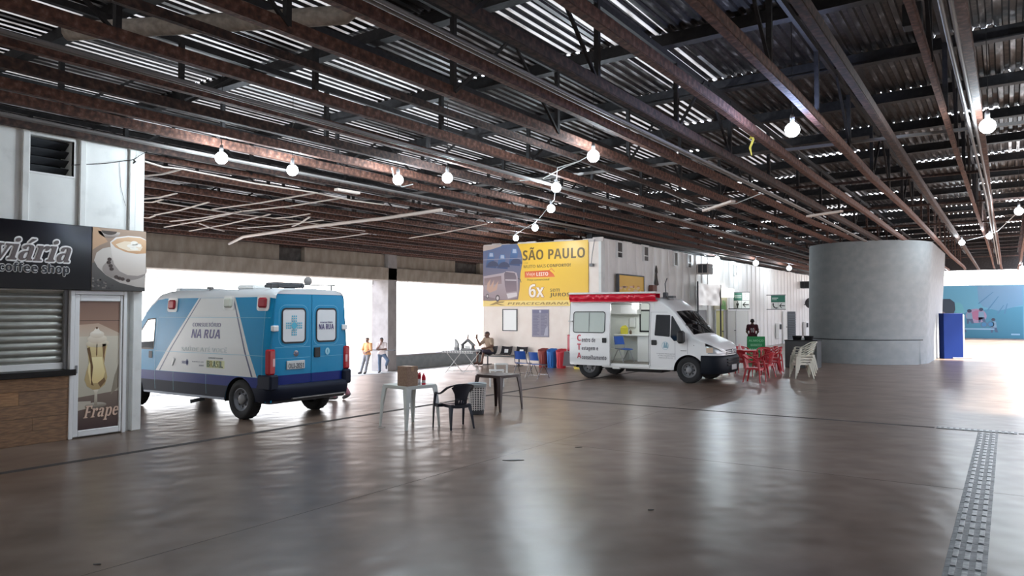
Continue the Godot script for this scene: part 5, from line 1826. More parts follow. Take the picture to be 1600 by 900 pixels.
func build_white_van():
	var b := Body.new()
	var t := thing("clinic_van", "white clinic van with open side door and red awning rolled along its roof", "van", Vector3(-10.14, 0, -20.165))
	var doorway := rrect(0.69, 0.44, 1.86, 2.155, 0.07)
	var paint: Material = M.white_gloss
	var dark := mat(srgb(20, 25, 34), 0.55, 0.0, 0.3)
	van_shell(t, b, paint, paint, paint, dark, doorway, [])
	var st := mb()
	var lay := func(off: float) -> Callable: return func(p: Vector2) -> Vector3: return b.side(p, 1.0, off)
	# front door outline, window, quarter light
	var smoke := mat(srgb(22, 24, 32), 0.07)
	for s in [1.0, -1.0]:
		var ls := func(off: float) -> Callable: return func(p: Vector2) -> Vector3: return b.side(p, s, off)
		var win := poly([2.05, 1.28, 2.46, 1.25, 2.46, 1.81, 2.08, 1.82])
		var quarter := poly([2.51, 1.24, 2.6, 1.14, 2.86, 1.16, 2.84, 1.3, 2.53, 1.79])
		st = mb()
		skin(st, win, [], ls.call(0.008), 0.1, s < 0)
		obj("door_window", st, smoke, t)
		st = mb()
		skin(st, quarter, [], ls.call(0.008), 0.1, s < 0)
		obj("quarter_window", st, smoke, t)
		st = mb()
		band(st, win, 0.018, ls.call(0.006), s < 0)
		band(st, quarter, 0.018, ls.call(0.006), s < 0)
		obj("window_rubber", st, M.black, t)
		st = mb()
		for e in [[1.905, 0.42, 1.913, 1.9], [2.62, 0.62, 2.628, 1.1], [2.97, 0.78, 2.978, 1.2], [1.905, 1.9, 2.4, 1.906]]:
			skin(st, rect(e[0], e[1], e[2], e[3]), [circle(Vector2(b.xf, 0.34), 0.42, 0.42, 28)], ls.call(0.003), 0.12, s < 0)
		obj("panel_seam", st, M.grey, t)
		st = mb()
		skin(st, rrect(1.94, 1.0, 2.1, 1.14, 0.02), [], ls.call(0.012), 0.12, s < 0)
		obj("door_handle", st, M.black, t)
		st = mb()
		var mp: Vector3 = b.side(Vector2(2.86, 1.24), s, 0.2)
		rbox(st, Vector3(-0.08, -0.17, -0.12), Vector3(0.09, 0.17, 0.12), 0.05, Transform3D(Basis(), mp))
		rbox(st, Vector3(-0.03, -0.12, -0.16), Vector3(0.03, -0.04, 0.16), 0.02, Transform3D(Basis(), mp - Vector3(0, 0, 0.08 * s)))
		obj("mirror", st, M.black, t)
		st = mb()
		skin(st, rrect(2.78, 0.86, 2.95, 0.875, 0.006), [], ls.call(0.006), 0.12, s < 0)
		skin(st, circle(Vector2(3.15, 1.02), 0.012, 0.012, 8), [], ls.call(0.006), 0.12, s < 0)
		obj("side_trim", st, M.black, t)
	# the sliding door, pushed back along the rear of the side
	st = mb()
	skin(st, rrect(-0.60, 0.38, 0.69, 2.16, 0.05), [], lay.call(0.07), 0.12)
	band(st, rrect(-0.60, 0.38, 0.69, 2.16, 0.05), 0.004, lay.call(0.066))
	skin(st, rect(0.68, 0.4, 0.694, 2.15), [], func(p: Vector2) -> Vector3: return Vector3(0.69, p.y, b.hw(0.69, p.y) + (p.x - 0.68) * 5.0), 0.2, true)
	var door := obj("sliding_door", st, paint, t)
	var w := rrect(-0.46, 1.33, 0.53, 1.9, 0.06)
	st = mb()
	skin(st, w, [], lay.call(0.074), 0.12)
	obj("frosted_pane", st, mat(srgb(182, 192, 186), 0.2), door)
	st = mb()
	band(st, w, 0.028, lay.call(0.082))
	skin(st, rect(0.03, 1.34, 0.045, 1.89), [], lay.call(0.08), 0.12)
	obj("window_rubber", st, mat(srgb(60, 64, 64), 0.5), door)
	st = mb()
	skin(st, rrect(0.47, 1.03, 0.61, 1.17, 0.02), [], lay.call(0.085), 0.12)
	obj("door_handle", st, M.black, door)
	st = mb()
	rbox(st, Vector3(-0.55, 1.13, 0.985), Vector3(0.4, 1.145, 0.995), 0.003)
	rbox(st, Vector3(-0.64, 1.62, 0.93), Vector3(-0.5, 1.66, 1.0), 0.006)
	obj("door_rail", st, mat(srgb(206, 204, 202), 0.4), door)
	var red := mat(srgb(196, 52, 72), 0.45)
	var ink_b := mat(srgb(92, 88, 96), 0.45)
	var on_door := func(u: float, v: float, q: float) -> Vector3: return b.side(Vector2(u, v), 1.0, 0.074 + q)
	for e in [["C", 1.07, 1.25, "entro de", 0.25], ["T", 0.81, 0.99, "estagem e", 0.34], ["A", 0.57, 0.73, "conselhamento", 0.6]]:
		lettering(door, "initial", e[0], "bold", red, [-0.34, e[1], -0.215, e[2]], on_door)
		lettering(door, "lettering", e[3], "bold", ink_b, [-0.19, e[1] - (0.03 if e[0] != "T" else 0.035), e[4], e[1] + 0.1], on_door)
	# emblem and lines on the front door
	st = mb()
	var fe := frame(Vector3(0, 0, b.hw(2.3, 0.9) + 0.004), Vector3(1, 0, 0))
	var c := Vector2(2.345, 0.99)
	ink(st, fe, circle(c, 0.1, 0.115, 24), 1, srgb(176, 196, 204))
	ink(st, fe, circle(c, 0.085, 0.1, 24), 2, srgb(226, 230, 232))
	for k in 2:
		ink(st, fe, poly([c.x - 0.06 + k * 0.06, c.y - 0.06, c.x - 0.04 + k * 0.06, c.y + 0.05, c.x + 0.0 + k * 0.06, c.y + 0.05, c.x + 0.02 + k * 0.06, c.y - 0.06]), 3, srgb(140, 172, 186))
		ink(st, fe, circle(c + Vector2(-0.02 + k * 0.06, 0.065), 0.024, 0.024, 10), 3, srgb(140, 172, 186))
	obj("emblem_print", st, M.print, t)
	var on_side := func(u: float, v: float, q: float) -> Vector3: return b.side(Vector2(u, v), 1.0, 0.004 + q)
	for e in [["Programa Municipal de", 2.1, 2.62, 0.755], ["IST AIDS e Hepatites Virais", 2.13, 2.6, 0.7], ["www.saude.gov.br", 2.16, 2.56, 0.645]]:
		lettering(t, "small_lettering", e[0], "sans", mat(srgb(130, 128, 132), 0.5), [e[1], e[3], e[2], e[3] + 0.03], on_side)
	# interior of the clinic seen through the doorway
	var inner := mat(srgb(228, 230, 224), 0.5)
	st = mb()
	bx(st, Vector3(-0.3, 0.40, -0.84), Vector3(2.0, 0.44, 0.9))
	obj("cabin_floor", st, mat(srgb(120, 112, 104), 0.5), t)
	st = mb()
	bx(st, Vector3(-0.3, 0.44, -0.85), Vector3(2.0, 2.16, -0.82))
	bx(st, Vector3(-0.3, 0.44, -0.82), Vector3(-0.26, 2.16, 0.86))
	bx(st, Vector3(-0.26, 0.44, -0.82), Vector3(0.46, 0.8, -0.46))
	bx(st, Vector3(-0.26, 0.44, 0.46), Vector3(0.46, 0.8, 0.9))
	bx(st, Vector3(1.96, 0.44, -0.82), Vector3(2.0, 2.16, 0.86))
	bx(st, Vector3(-0.3, 2.16, -0.8), Vector3(2.0, 2.19, 0.78))
	obj("cabin_lining", st, inner, t)
	st = mb()
	rbox(st, Vector3(-0.2, 1.84, -0.82), Vector3(0.88, 2.14, -0.5), 0.012)
	var cup := obj("wall_cupboard", st, M.white, t)
	st = mb()
	rbox(st, Vector3(0.34, 1.86, -0.505), Vector3(0.84, 2.12, -0.492), 0.006)
	obj("cupboard_door", st, M.white_gloss, cup)
	st = mb()
	rbox(st, Vector3(0.52, 1.44, -0.82), Vector3(0.72, 1.74, -0.7), 0.02)
	obj("towel_dispenser", st, mat(srgb(206, 208, 204), 0.35), t)
	st = mb()
	rbox(st, Vector3(0.2, 1.2, -0.82), Vector3(1.5, 1.24, -0.3), 0.008)
	rbox(st, Vector3(0.95, 0.44, -0.8), Vector3(1.5, 1.2, -0.35), 0.008)
	obj("desk", st, M.white, t)
	st = mb()
	rbox(st, Vector3(0.82, 1.3, -0.815), Vector3(1.5, 1.98, -0.8), 0.02)
	var fw := obj("far_window", st, M.black, t)
	st = mb()
	rbox(st, Vector3(0.87, 1.35, -0.802), Vector3(1.45, 1.93, -0.795), 0.004)
	obj("frosted_pane", st, mat(srgb(176, 182, 176), 0.3), fw)
	var lamp := OmniLight3D.new()
	lamp.name = "cabin_light"
	lamp.position = Vector3(1.1, 2.02, 0.1)
	lamp.light_energy = 0.2
	lamp.light_size = 0.07
	lamp.omni_range = 30.0; lamp.omni_attenuation = 2.0
	lamp.shadow_enabled = true
	t.add_child(lamp)
	st = mb()
	lathe(st, [[0.0, -0.04], [0.08, -0.035], [0.1, 0.0], [0.1, 0.14], [0.0, 0.14]], 16)
	put("ceiling_light", mesh_of(st), M.bulb, t, Vector3(1.1, 2.03, 0.1))
	st = mb()
	rbox(st, Vector3(0.7, 0.36, 0.80), Vector3(1.88, 0.45, 0.945), 0.01)
	rbox(st, Vector3(0.75, 0.3, 0.8), Vector3(0.98, 0.37, 0.93), 0.01)
	obj("door_sill", st, M.white, t)
	st = mb()
	band(st, doorway, 0.014, lay.call(0.004))
	obj("doorway_seal", st, M.dark_grey, t)
	# sill strip, headlamps, grille, plate, wipers
	st = mb()
	for s in [1.0, -1.0]:
		rbox(st, Vector3(0.46, 0.33, s * 0.90 - 0.02), Vector3(b.xf - 0.46, 0.41, s * 0.90 + 0.02), 0.01)
	obj("sill", st, M.white, t)
	for s in [1.0, -1.0]:
		st = mb()
		var rows := []
		for v in [0.80, 0.84, 0.95, 0.99]:
			var r := []
			for k in 9:
				var z: float = s * lerpf(0.9, 0.48, k / 8.0)
				var q := clampf(absf(z) / b.hw(b.xf, v), 0, 1)
				var f := pow(maxf(1.0 - pow(q, 3.2), 0.0), 1 / 3.2)
				r.append(Vector3(b.xf + 0.2 + f * (0.66 - maxf(v - 0.86, 0) * 0.8) + 0.014, v, z))
			rows.append(r)
		loft(st, rows, false, 1, s < 0)
		var hl := obj("headlamp", st, mat(srgb(186, 190, 192), 0.12, 0.3), t)
		st = mb()
		var r2 := []
		for v in [0.83, 0.96]:
			var r := []
			for k in 4:
				var z: float = s * lerpf(0.91, 0.85, k / 3.0)
				var q := clampf(absf(z) / b.hw(b.xf, v), 0, 1)
				var f := pow(maxf(1.0 - pow(q, 3.2), 0.0), 1 / 3.2)
				r.append(Vector3(b.xf + 0.2 + f * 0.66 + 0.02, v, z))
			r2.append(r)
		loft(st, r2, false, 1, s < 0)
		obj("indicator", st, mat(srgb(214, 190, 166), 0.15), hl)
	st = mb()
	for k in 3:
		rbox(st, Vector3(b.xf + 0.84, 0.78 + k * 0.05, -0.44), Vector3(b.xf + 0.885, 0.8 + k * 0.05, 0.44), 0.006)
	obj("grille_bar", st, M.dark_grey, t)
	st = mb()
	prism(st, poly([-0.05, -0.06, -0.02, 0.0, -0.05, 0.04, 0.0, 0.08, 0.05, 0.05, 0.03, 0.0, 0.06, -0.05, 0.02, -0.03]), 0, 0.015, Transform3D(Basis(Vector3(0, 0, -1), Vector3.UP, Vector3(1, 0, 0)), Vector3(b.xf + 0.885, 0.85, 0)))
	obj("maker_badge", st, M.chrome, t)
	for k in 3:
		st = mb()
		rbox(st, Vector3(b.xf + 0.87, 0.48 + k * 0.075, -0.5), Vector3(b.xf + 0.94, 0.52 + k * 0.075, 0.5), 0.01)
		obj("bumper_slot", st, M.black, t)
	st = mb()
	rbox(st, Vector3(b.xf + 0.93, 0.36, -0.2), Vector3(b.xf + 0.945, 0.5, 0.2), 0.004)
	obj("number_plate", st, mat(srgb(176, 178, 178), 0.4), t)
	st = mb()
	for z in [-0.45, 0.3]:
		tube(st, [b.upper(b.xf + 0.13, z, 0.03), b.upper(b.xf + 0.0, z + 0.4, 0.03), b.upper(b.xf - 0.08, z + 0.6, 0.03)], 0.012, 6)
	obj("wiper", st, M.black, t)
	st = mb()
	for e in [[-0.86, 0.3], [-0.78, 0.15]]:
		rbox(st, Vector3(b.xf + e[0], b.top(b.xf + e[0]) + 0.01, e[1]), Vector3(b.xf + e[0] + 0.08, b.top(b.xf + e[0]) + 0.035, e[1] + 0.3), 0.006)
	obj("roof_marker", st, M.grey, t)
	# tail
	for s in [1.0, -1.0]:
		st = mb()
		rbox(st, Vector3(b.xr - 0.06, 0.76, minf(s * 0.80, s * 0.93)), Vector3(b.xr + 0.05, 1.24, maxf(s * 0.80, s * 0.93)), 0.02)
		obj("tail_lamp", st, mat(srgb(186, 34, 60), 0.15), t)
		st = mb()
		prism(st, poly([b.xr - 0.2, 0.32, b.xr + 0.2, 0.32, b.xr + 0.06, 0.52, b.xr - 0.02, 0.74, b.xr - 0.15, 0.74]), minf(s * 0.5, s * 0.94), maxf(s * 0.5, s * 0.94))
		obj("bumper_corner", st, mat(srgb(104, 100, 104), 0.6), t)
	st = mb()
	skin(st, poly([-0.9, 0.4, 0.9, 0.4, 0.9, 1.2, 0.82, 2.15, 0.7, 2.28, -0.7, 2.28, -0.82, 2.15, -0.9, 1.2]), [], func(p: Vector2) -> Vector3: return Vector3(b.xr - 0.005, p.y, p.x), 0.2, true)
	obj("rear_doors", st, paint, t)
	st = mb()
	rbox(st, Vector3(b.xr - 0.16, 0.36, -0.52), Vector3(b.xr + 0.05, 0.56, 0.52), 0.03)
	obj("rear_bumper", st, dark, t)
	# awning
	st = mb()
	rbox(st, Vector3(-0.62, 2.42, 0.62), Vector3(2.1, 2.475, 1.0), 0.012)
	var aw := obj("awning_case", st, M.white, t)
	st = mb()
	var rows := []
	for j in 9:
		var r := []
		for i in 70:
			var u := i / 69.0
			var v := j / 8.0
			var y := 2.425 - 0.195 * v
			r.append(Vector3(-0.61 + u * 2.7, y, 0.94 + 0.05 * sin(v * PI) + 0.012 * sin(u * 62.0 + v * 3.5 + sin(u * 17.0) * 2.0)))
		rows.append(r)
	loft(st, rows, false, 1, true)
	loft(st, [rows[0].map(func(p): return Vector3(p.x, p.y, 0.66)), rows[8].map(func(p): return Vector3(p.x, p.y, 0.66))], false, 1)
	rbox(st, Vector3(-0.61, 2.2, 0.64), Vector3(2.09, 2.235, 0.97), 0.01)
	obj("awning_fabric", st, mat(srgb(206, 26, 52), 0.25), aw)
	st = mb()
	for x in [-0.4, 1.9]:
		rbox(st, Vector3(x - 0.03, 2.2, 0.6), Vector3(x + 0.03, 2.44, 0.7), 0.006)
	obj("awning_bracket", st, M.grey, aw)
	st = mb()
	rbox(st, Vector3(2.1, 2.3, 0.3), Vector3(2.2, 2.46, 0.5), 0.02)
	tube(st, [Vector3(2.16, 2.42, 0.4), Vector3(2.14, 2.7, 0.4), Vector3(2.2, 2.86, 0.4)], 0.014, 6)
	rbox(st, Vector3(2.26, 2.3, 0.3), Vector3(2.42, 2.36, 0.5), 0.01)
	obj("roof_lamp", st, M.dark_grey, t)

# ---------------------------------------------------------------- furniture
func plate_path(st: SurfaceTool, pts: Array, w: Array, th: Array):         # a flattened band along a path: width w across x, thickness th
	var rings := []
	for i in pts.size():
		var p: Vector3 = pts[i]
		var d: Vector3 = ((pts[mini(i + 1, pts.size() - 1)] as Vector3) - (pts[maxi(i - 1, 0)] as Vector3)).normalized()
		var side := Vector3(1, 0, 0)
		if absf(d.x) > 0.8: side = Vector3(0, 0, 1)
		side = (side - d * side.dot(d)).normalized()
		var up := side.cross(d)
		var r := []
		for k in 10:
			var a := TAU * k / 10
			var c := signf(cos(a)) * pow(absf(cos(a)), 0.6)
			var s := signf(sin(a)) * pow(absf(sin(a)), 0.6)
			r.append(p + side * c * w[i] / 2 + up * s * th[i] / 2)
		rings.append(r)
	loft(st, rings, true, 1, true)
	st.set_smooth_group(-1)
	for k in range(1, 9):
		tri(st, rings[0][0], rings[0][k + 1], rings[0][k])
		tri(st, rings[-1][0], rings[-1][k], rings[-1][k + 1])

func plastic_leg(st: SurfaceTool, top: Vector3, foot: Vector3, w0: float, w1: float, sx: float, sz: float):   # an L-section leg, tapering, open to the inside
	st.set_smooth_group(-1)
	var th := 0.012
	var rings := []
	for e in [[0.0, w0], [0.12, w0 * 0.86], [0.4, lerpf(w0, w1, 0.55)], [1.0, w1]]:
		var p := top.lerp(foot, e[0])
		var w: float = e[1]
		var bow := Vector3(sx, 0, sz) * 0.008 * sin(e[0] * PI)
		var o := p + bow
		rings.append([o, o - Vector3(sx * w, 0, 0), o - Vector3(sx * w, 0, sz * th), o - Vector3(sx * th, 0, sz * th), o - Vector3(sx * th, 0, sz * w), o - Vector3(0, 0, sz * w)])
	loft(st, rings, true, -1, sx * sz < 0)
	for q in [0, rings.size() - 1]:
		var r: Array = rings[q]
		for f in [[0, 1, 2, 3], [0, 3, 4, 5]]:
			if (q == 0) != (sx * sz < 0): quad(st, r[f[3]], r[f[2]], r[f[1]], r[f[0]])
			else: quad(st, r[f[0]], r[f[1]], r[f[2]], r[f[3]])

func make_armchair(label: String, m: Material, slots := 3) -> Node3D:       # the plastic garden armchair, facing +z
	var t := thing("plastic_armchair", label, "chair")
	var st := mb()
	# seat: a dished plate with a rolled front edge
	var rows := []
	for i in 9:
		var v := i / 8.0
		var r := []
		for j in 9:
			var u := j / 8.0 * 2 - 1
			var w := lerpf(0.165, 0.205, v)
			r.append(Vector3(u * w, 0.385 + 0.012 * u * u + 0.02 * v - 0.035 * maxf(v - 0.85, 0) / 0.15 - 0.008 * sin(v * PI), -0.19 + v * 0.4))
		rows.append(r)
	loft(st, rows, false, 1)
	loft(st, rows.map(func(r): return r.map(func(p): return p - Vector3(0, 0.012, 0))), false, 2, true)
	for s in [0, 8]:
		loft(st, [rows.map(func(r): return r[s]), rows.map(func(r): return r[s] - Vector3(0, 0.05, 0))], false, 3, s == 8)
	loft(st, [rows[8], rows[8].map(func(p): return p - Vector3(0, 0.045, 0))], false, 4)
	loft(st, [rows[0], rows[0].map(func(p): return p - Vector3(0, 0.05, 0))], false, 4, true)
	obj("seat", st, m, t)
	# back panel: waisted shield with slots, curved, leaning
	st = mb()
	var shield := poly([-0.10, 0.0, 0.10, 0.0, 0.108, 0.06, 0.112, 0.13, 0.13, 0.21, 0.165, 0.28, 0.185, 0.315, 0.15, 0.345, 0.08, 0.36, 0.0, 0.364, -0.08, 0.36, -0.15, 0.345, -0.185, 0.315, -0.165, 0.28, -0.13, 0.21, -0.112, 0.13, -0.108, 0.06])
	var holes := []
	if slots == 3:
		for x in [-0.045, 0.0, 0.045]: holes.append(rrect(x - 0.009, 0.05, x + 0.009, 0.1, 0.008))
	else:
		for x in [-0.075, -0.025, 0.025, 0.075]: holes.append(rrect(x - 0.013, 0.05, x + 0.013, 0.3, 0.012))
	for off in [0.006, -0.006]:
		skin(st, shield, holes, func(p: Vector2) -> Vector3: return Vector3(p.x, 0.37 + p.y * 0.97, -0.18 - p.y * 0.25 + p.x * p.x * 1.6 + off), 0.075, off < 0, 1 if off > 0 else 2)
	obj("backrest", st, m, t)
	# arm and top rim: one band from the front leg over the arm and up round the back
	for s in [1.0, -1.0]:
		st = mb()
		var pts := [Vector3(0.275 * s, 0.57, 0.20), Vector3(0.278 * s, 0.582, 0.17), Vector3(0.28 * s, 0.578, 0.10), Vector3(0.277 * s, 0.572, 0.04), Vector3(0.272 * s, 0.592, -0.02), Vector3(0.262 * s, 0.632, -0.09), Vector3(0.24 * s, 0.676, -0.155), Vector3(0.2 * s, 0.703, -0.205), Vector3(0.13 * s, 0.722, -0.245), Vector3(0.06 * s, 0.729, -0.262), Vector3(-0.002 * s, 0.731, -0.266)]
		plate_path(st, pts, [0.03, 0.045, 0.055, 0.055, 0.05, 0.048, 0.045, 0.04, 0.038, 0.036, 0.036], [0.02, 0.022, 0.022, 0.022, 0.024, 0.028, 0.03, 0.03, 0.03, 0.03, 0.03])
		obj("armrest", st, m, t)
	for s in [1.0, -1.0]:
		st = mb()
		plastic_leg(st, Vector3(0.285 * s, 0.575, 0.215), Vector3(0.295 * s, 0.0, 0.255), 0.055, 0.022, s, 1.0)
		obj("leg", st, m, t)
		st = mb()
		plastic_leg(st, Vector3(0.19 * s, 0.40, -0.17), Vector3(0.225 * s, 0.0, -0.25), 0.07, 0.026, s, -1.0)
		obj("leg", st, m, t)
		st = mb()
		rbox(st, Vector3(minf(s * 0.17, s * 0.28), 0.345, 0.1), Vector3(maxf(s * 0.17, s * 0.28), 0.4, 0.2), 0.008)
		obj("seat_bracket", st, m, t)
	return t

func make_plastic_table(called: String, label: String, m: Material, size := 0.65, h := 0.70) -> Node3D:
	var t := thing(called, label, "table")
	var st := mb()
	var r := size / 2
	prism(st, rrect(-r, -r, r, r, 0.06, 5), h - 0.018, h, Transform3D(Basis(Vector3(1, 0, 0), Vector3(0, 0, -1), Vector3(0, 1, 0)), Vector3.ZERO))
	var rim := rrect(-r, -r, r, r, 0.06, 5)
	var a := []
	var b := []
	for p in rim:
		a.append(Vector3(p.x, h - 0.004, -p.y)); b.append(Vector3(p.x * 0.985, h - 0.055, -p.y * 0.985))
	loft(st, [a, b], true, 2, true)
	loft(st, [a.map(func(p): return p * Vector3(0.97, 1, 0.97)), b.map(func(p): return p * Vector3(0.97, 1, 0.97))], true, 3)
	obj("tabletop", st, m, t)
	for sx in [1.0, -1.0]:
		for sz in [1.0, -1.0]:
			st = mb()
			plastic_leg(st, Vector3(sx * (r - 0.008), h - 0.02, sz * (r - 0.008)), Vector3(sx * (r + 0.03), 0, sz * (r + 0.03)), 0.11, 0.036, sx, sz)
			obj("leg", st, m, t)
	return t

func make_frame_chair(label: String, blue: Material) -> Node3D:              # blue plastic seat and back on a thin chromed frame, facing +z
	var t := thing("tube_chair", label, "chair")
	var st := mb()
	var rows := []
	for i in 6:
		var v := i / 5.0
		var r := []
		for j in 7:
			var u := j / 6.0 * 2 - 1
			r.append(Vector3(u * 0.19, 0.405 + 0.012 * u * u - 0.02 * v * v * v, -0.17 + v * 0.37))
		rows.append(r)
	loft(st, rows, false, 1)
	loft(st, rows.map(func(r): return r.map(func(p): return p - Vector3(0, 0.014, 0))), false, 2, true)
	for q in [[rows[0], true], [rows[5], false]]:
		loft(st, [q[0], q[0].map(func(p): return p - Vector3(0, 0.014, 0))], false, 3, q[1])
	obj("seat", st, blue, t)
	st = mb()
	rows = []
	for i in 6:
		var v := i / 5.0
		var r := []
		for j in 7:
			var u := j / 6.0 * 2 - 1
			r.append(Vector3(u * lerpf(0.18, 0.17, v), 0.52 + v * 0.24, -0.2 - v * 0.06 + 0.04 * u * u))
		rows.append(r)
	loft(st, rows, false, 1)
	loft(st, rows.map(func(r): return r.map(func(p): return p - Vector3(0, 0, 0.014))), false, 2, true)
	obj("backrest", st, blue, t)
	for s in [1.0, -1.0]:
		st = mb()
		tube(st, [Vector3(s * 0.2, 0.0, -0.27), Vector3(s * 0.2, 0.385, -0.02), Vector3(s * 0.2, 0.39, 0.17)], 0.011, 7)
		obj("leg", st, M.chrome, t)
		st = mb()
		tube(st, [Vector3(s * 0.2, 0.0, 0.24), Vector3(s * 0.2, 0.385, 0.03)], 0.011, 7)
		obj("leg", st, M.chrome, t)
		st = mb()
		tube(st, [Vector3(s * 0.2, 0.385, 0.05), Vector3(s * 0.2, 0.4, -0.14), Vector3(s * 0.19, 0.53, -0.19), Vector3(s * 0.18, 0.76, -0.235)], 0.011, 7)
		obj("back_tube", st, M.chrome, t)
	st = mb()
	for e in [[0.1, -0.2], [0.1, 0.19]]:
		tube(st, [Vector3(-0.2, e[0], e[1]), Vector3(0.2, e[0], e[1])], 0.009, 6)
	obj("cross_tube", st, M.chrome, t)
	return t

func make_bin(label: String, m: Material) -> Node3D:                            # tall recycling bin with a flared, scooped open top
	var t := thing("recycling_bin", label, "bin")
	var st := mb()
	var rings := []
	for e in [[0.0, 0.13, 0.0], [0.02, 0.137, 0.0], [0.3, 0.15, 0.0], [0.52, 0.165, 0.0], [0.6, 0.17, 0.05], [0.605, 0.16, 0.05], [0.5, 0.15, 0.0], [0.1, 0.13, 0.0]]:
		var r := []
		for k in 28:
			var a := TAU * k / 28
			var q: Vector2 = Vector2(signf(cos(a)) * pow(absf(cos(a)), 0.7), signf(sin(a)) * pow(absf(sin(a)), 0.7)) * e[1]
			r.append(Vector3(q.x, e[0] + e[2] * (-sin(a)) * 1.0 + (0.02 * absf(cos(a)) if e[2] > 0 else 0.0), q.y))
		rings.append(r)
	loft(st, rings, true, 1)
	obj("body", st, m, t)
	st = mb()
	for x in [-0.05, 0.05]:
		rbox(st, Vector3(x - 0.012, 0.06, 0.13), Vector3(x + 0.012, 0.46, 0.166), 0.005)
	obj("moulded_rib", st, m, t)
	return t

func build_furniture():
	# ---- the table group in the middle of the hall
	var white_pl := mat(srgb(206, 210, 206), 0.4)
	var t := make_plastic_table("plastic_table", "white plastic table in the foreground carrying the brown cardboard box", white_pl, 0.66, 0.70)
	t.position = Vector3(-8.36, 0, -9.47); t.rotation.y = deg_to_rad(-10)
	var brown := mat(srgb(58, 44, 40), 0.35)
	t = make_plastic_table("plastic_table", "dark brown plastic table standing empty behind the mesh waste bin", brown, 0.64, 0.69)
	t.position = Vector3(-8.36, 0, -12.06); t.rotation.y = deg_to_rad(-5)
	var navy := mat(srgb(26, 30, 42), 0.32)
	var c := make_armchair("dark navy plastic armchair between the white table and the mesh bin", navy)
	c.position = Vector3(-7.62, 0, -9.76); c.rotation.y = deg_to_rad(-113)
	# box and cup on the white table
	var f := Transform3D(Basis(Vector3.UP, deg_to_rad(-10)), Vector3(-8.36, 0.70, -9.47))
	var card := worn([[0.2, srgb(142, 116, 98)], [0.8, srgb(160, 132, 112)]], 0.02, Vector3(2, 2, 2), 0.8, 0.0, 80)
	var b := thing("cardboard_box", "closed brown cardboard box standing on the white plastic table", "box", f * Vector3(0.185, 0.0005, 0.195), -10)
	var st := mb()
	rbox(st, Vector3(-0.125, 0, -0.115), Vector3(0.125, 0.315, 0.115), 0.004)
	obj("carton", st, card, b)
	st = mb()
	bx(st, Vector3(-0.125, 0.315, -0.115), Vector3(0.125, 0.318, -0.003))
	bx(st, Vector3(-0.125, 0.315, 0.003), Vector3(0.125, 0.318, 0.115))
	obj("flap", st, card, b)
	st = mb()
	bx(st, Vector3(-0.127, 0.24, -0.03), Vector3(0.127, 0.3195, 0.03))
	obj("packing_tape", st, mat(srgb(170, 138, 108), 0.3), b)
	var k := thing("sachet_cup", "small clear cup stuffed with red and pink sachets beside the cardboard box", "cup", f * Vector3(0.2, 0.0005, -0.02))
	st = mb()
	lathe(st, [[0.0, 0.0], [0.035, 0.0], [0.042, 0.1], [0.04, 0.1], [0.033, 0.004], [0.0, 0.004]], 16)
	obj("cup", st, mat(srgb(222, 216, 218), 0.3), k)
	for i in 8:
		st = mb()
		var a := i * 0.8
		cb(st, Vector3.ZERO, Vector3(0.045, 0.09, 0.006), Transform3D(Basis(Vector3.UP, a) * Basis(Vector3(1, 0, 0), 0.3), Vector3(cos(a) * 0.022, 0.12 + 0.02 * (i % 3), -sin(a) * 0.022)))
		obj("sachet", st, mat([srgb(200, 30, 58), srgb(222, 130, 130), srgb(190, 20, 46)][i % 3], 0.35), k)
	k = thing("sauce_bottle", "red sauce bottle with white label standing beside the sachet cup", "bottle", f * Vector3(0.25, 0.0005, -0.09))
	st = mb()
	lathe(st, [[0.0, 0.0], [0.032, 0.0], [0.034, 0.01], [0.034, 0.12], [0.026, 0.15], [0.01, 0.175], [0.006, 0.2], [0.0, 0.2]], 16)
	obj("bottle", st, mat(srgb(204, 28, 56), 0.3), k)
	st = mb()
	lathe(st, [[0.0345, 0.03], [0.0348, 0.03], [0.0348, 0.075], [0.0345, 0.075]], 16)
	obj("white_label", st, M.white, k)
	# mesh waste bin
	b = thing("waste_bin", "white lattice plastic waste bin with a black bag showing near its foot", "waste bin", Vector3(-8.3, 0, -11.28))
	st = mb()
	lathe(st, [[0.0, 0.0], [0.128, 0.0], [0.134, 0.02], [0.136, 0.1]], 30)
	lathe(st, [[0.13, 0.1], [0.125, 0.02], [0.0, 0.02]], 30)
	obj("base", st, M.dark_grey, b)
	var lattice := mat(srgb(222, 216, 212), 0.45)
	for i in 13:
		var y := 0.1 + i * 0.033
		var r := lerpf(0.137, 0.168, i / 12.0)
		st = mb()
		lathe(st, [[r - 0.004, y], [r + 0.002, y], [r + 0.003, y + 0.006], [r + 0.002, y + 0.012], [r - 0.004, y + 0.012], [r - 0.004, y]], 30)
		obj("hoop", st, lattice, b)
	for i in 20:
		var a := TAU * i / 20
		st = mb()
		bar(st, Vector3(cos(a) * 0.136, 0.08, sin(a) * 0.136), Vector3(cos(a) * 0.168, 0.51, sin(a) * 0.168), 0.008, 0.013)
		obj("upright", st, lattice, b)
	st = mb()
	lathe(st, [[0.166, 0.5], [0.171, 0.5], [0.178, 0.56], [0.184, 0.575], [0.178, 0.58], [0.17, 0.56], [0.166, 0.5]], 30)
	obj("rim", st, mat(srgb(178, 186, 188), 0.4), b)
	st = mb()
	lathe(st, [[0.0, 0.03], [0.12, 0.03], [0.128, 0.2], [0.14, 0.4], [0.156, 0.52], [0.166, 0.56]], 24)
	obj("bag", st, mat(srgb(40, 37, 40), 0.4), b)

	# ---- blue chairs, folding table, waiting seats before the pale wall
	var blue := mat(srgb(38, 84, 168), 0.4)
	c = make_frame_chair("blue plastic chair on chromed legs, left one of the pair before the wall", blue)
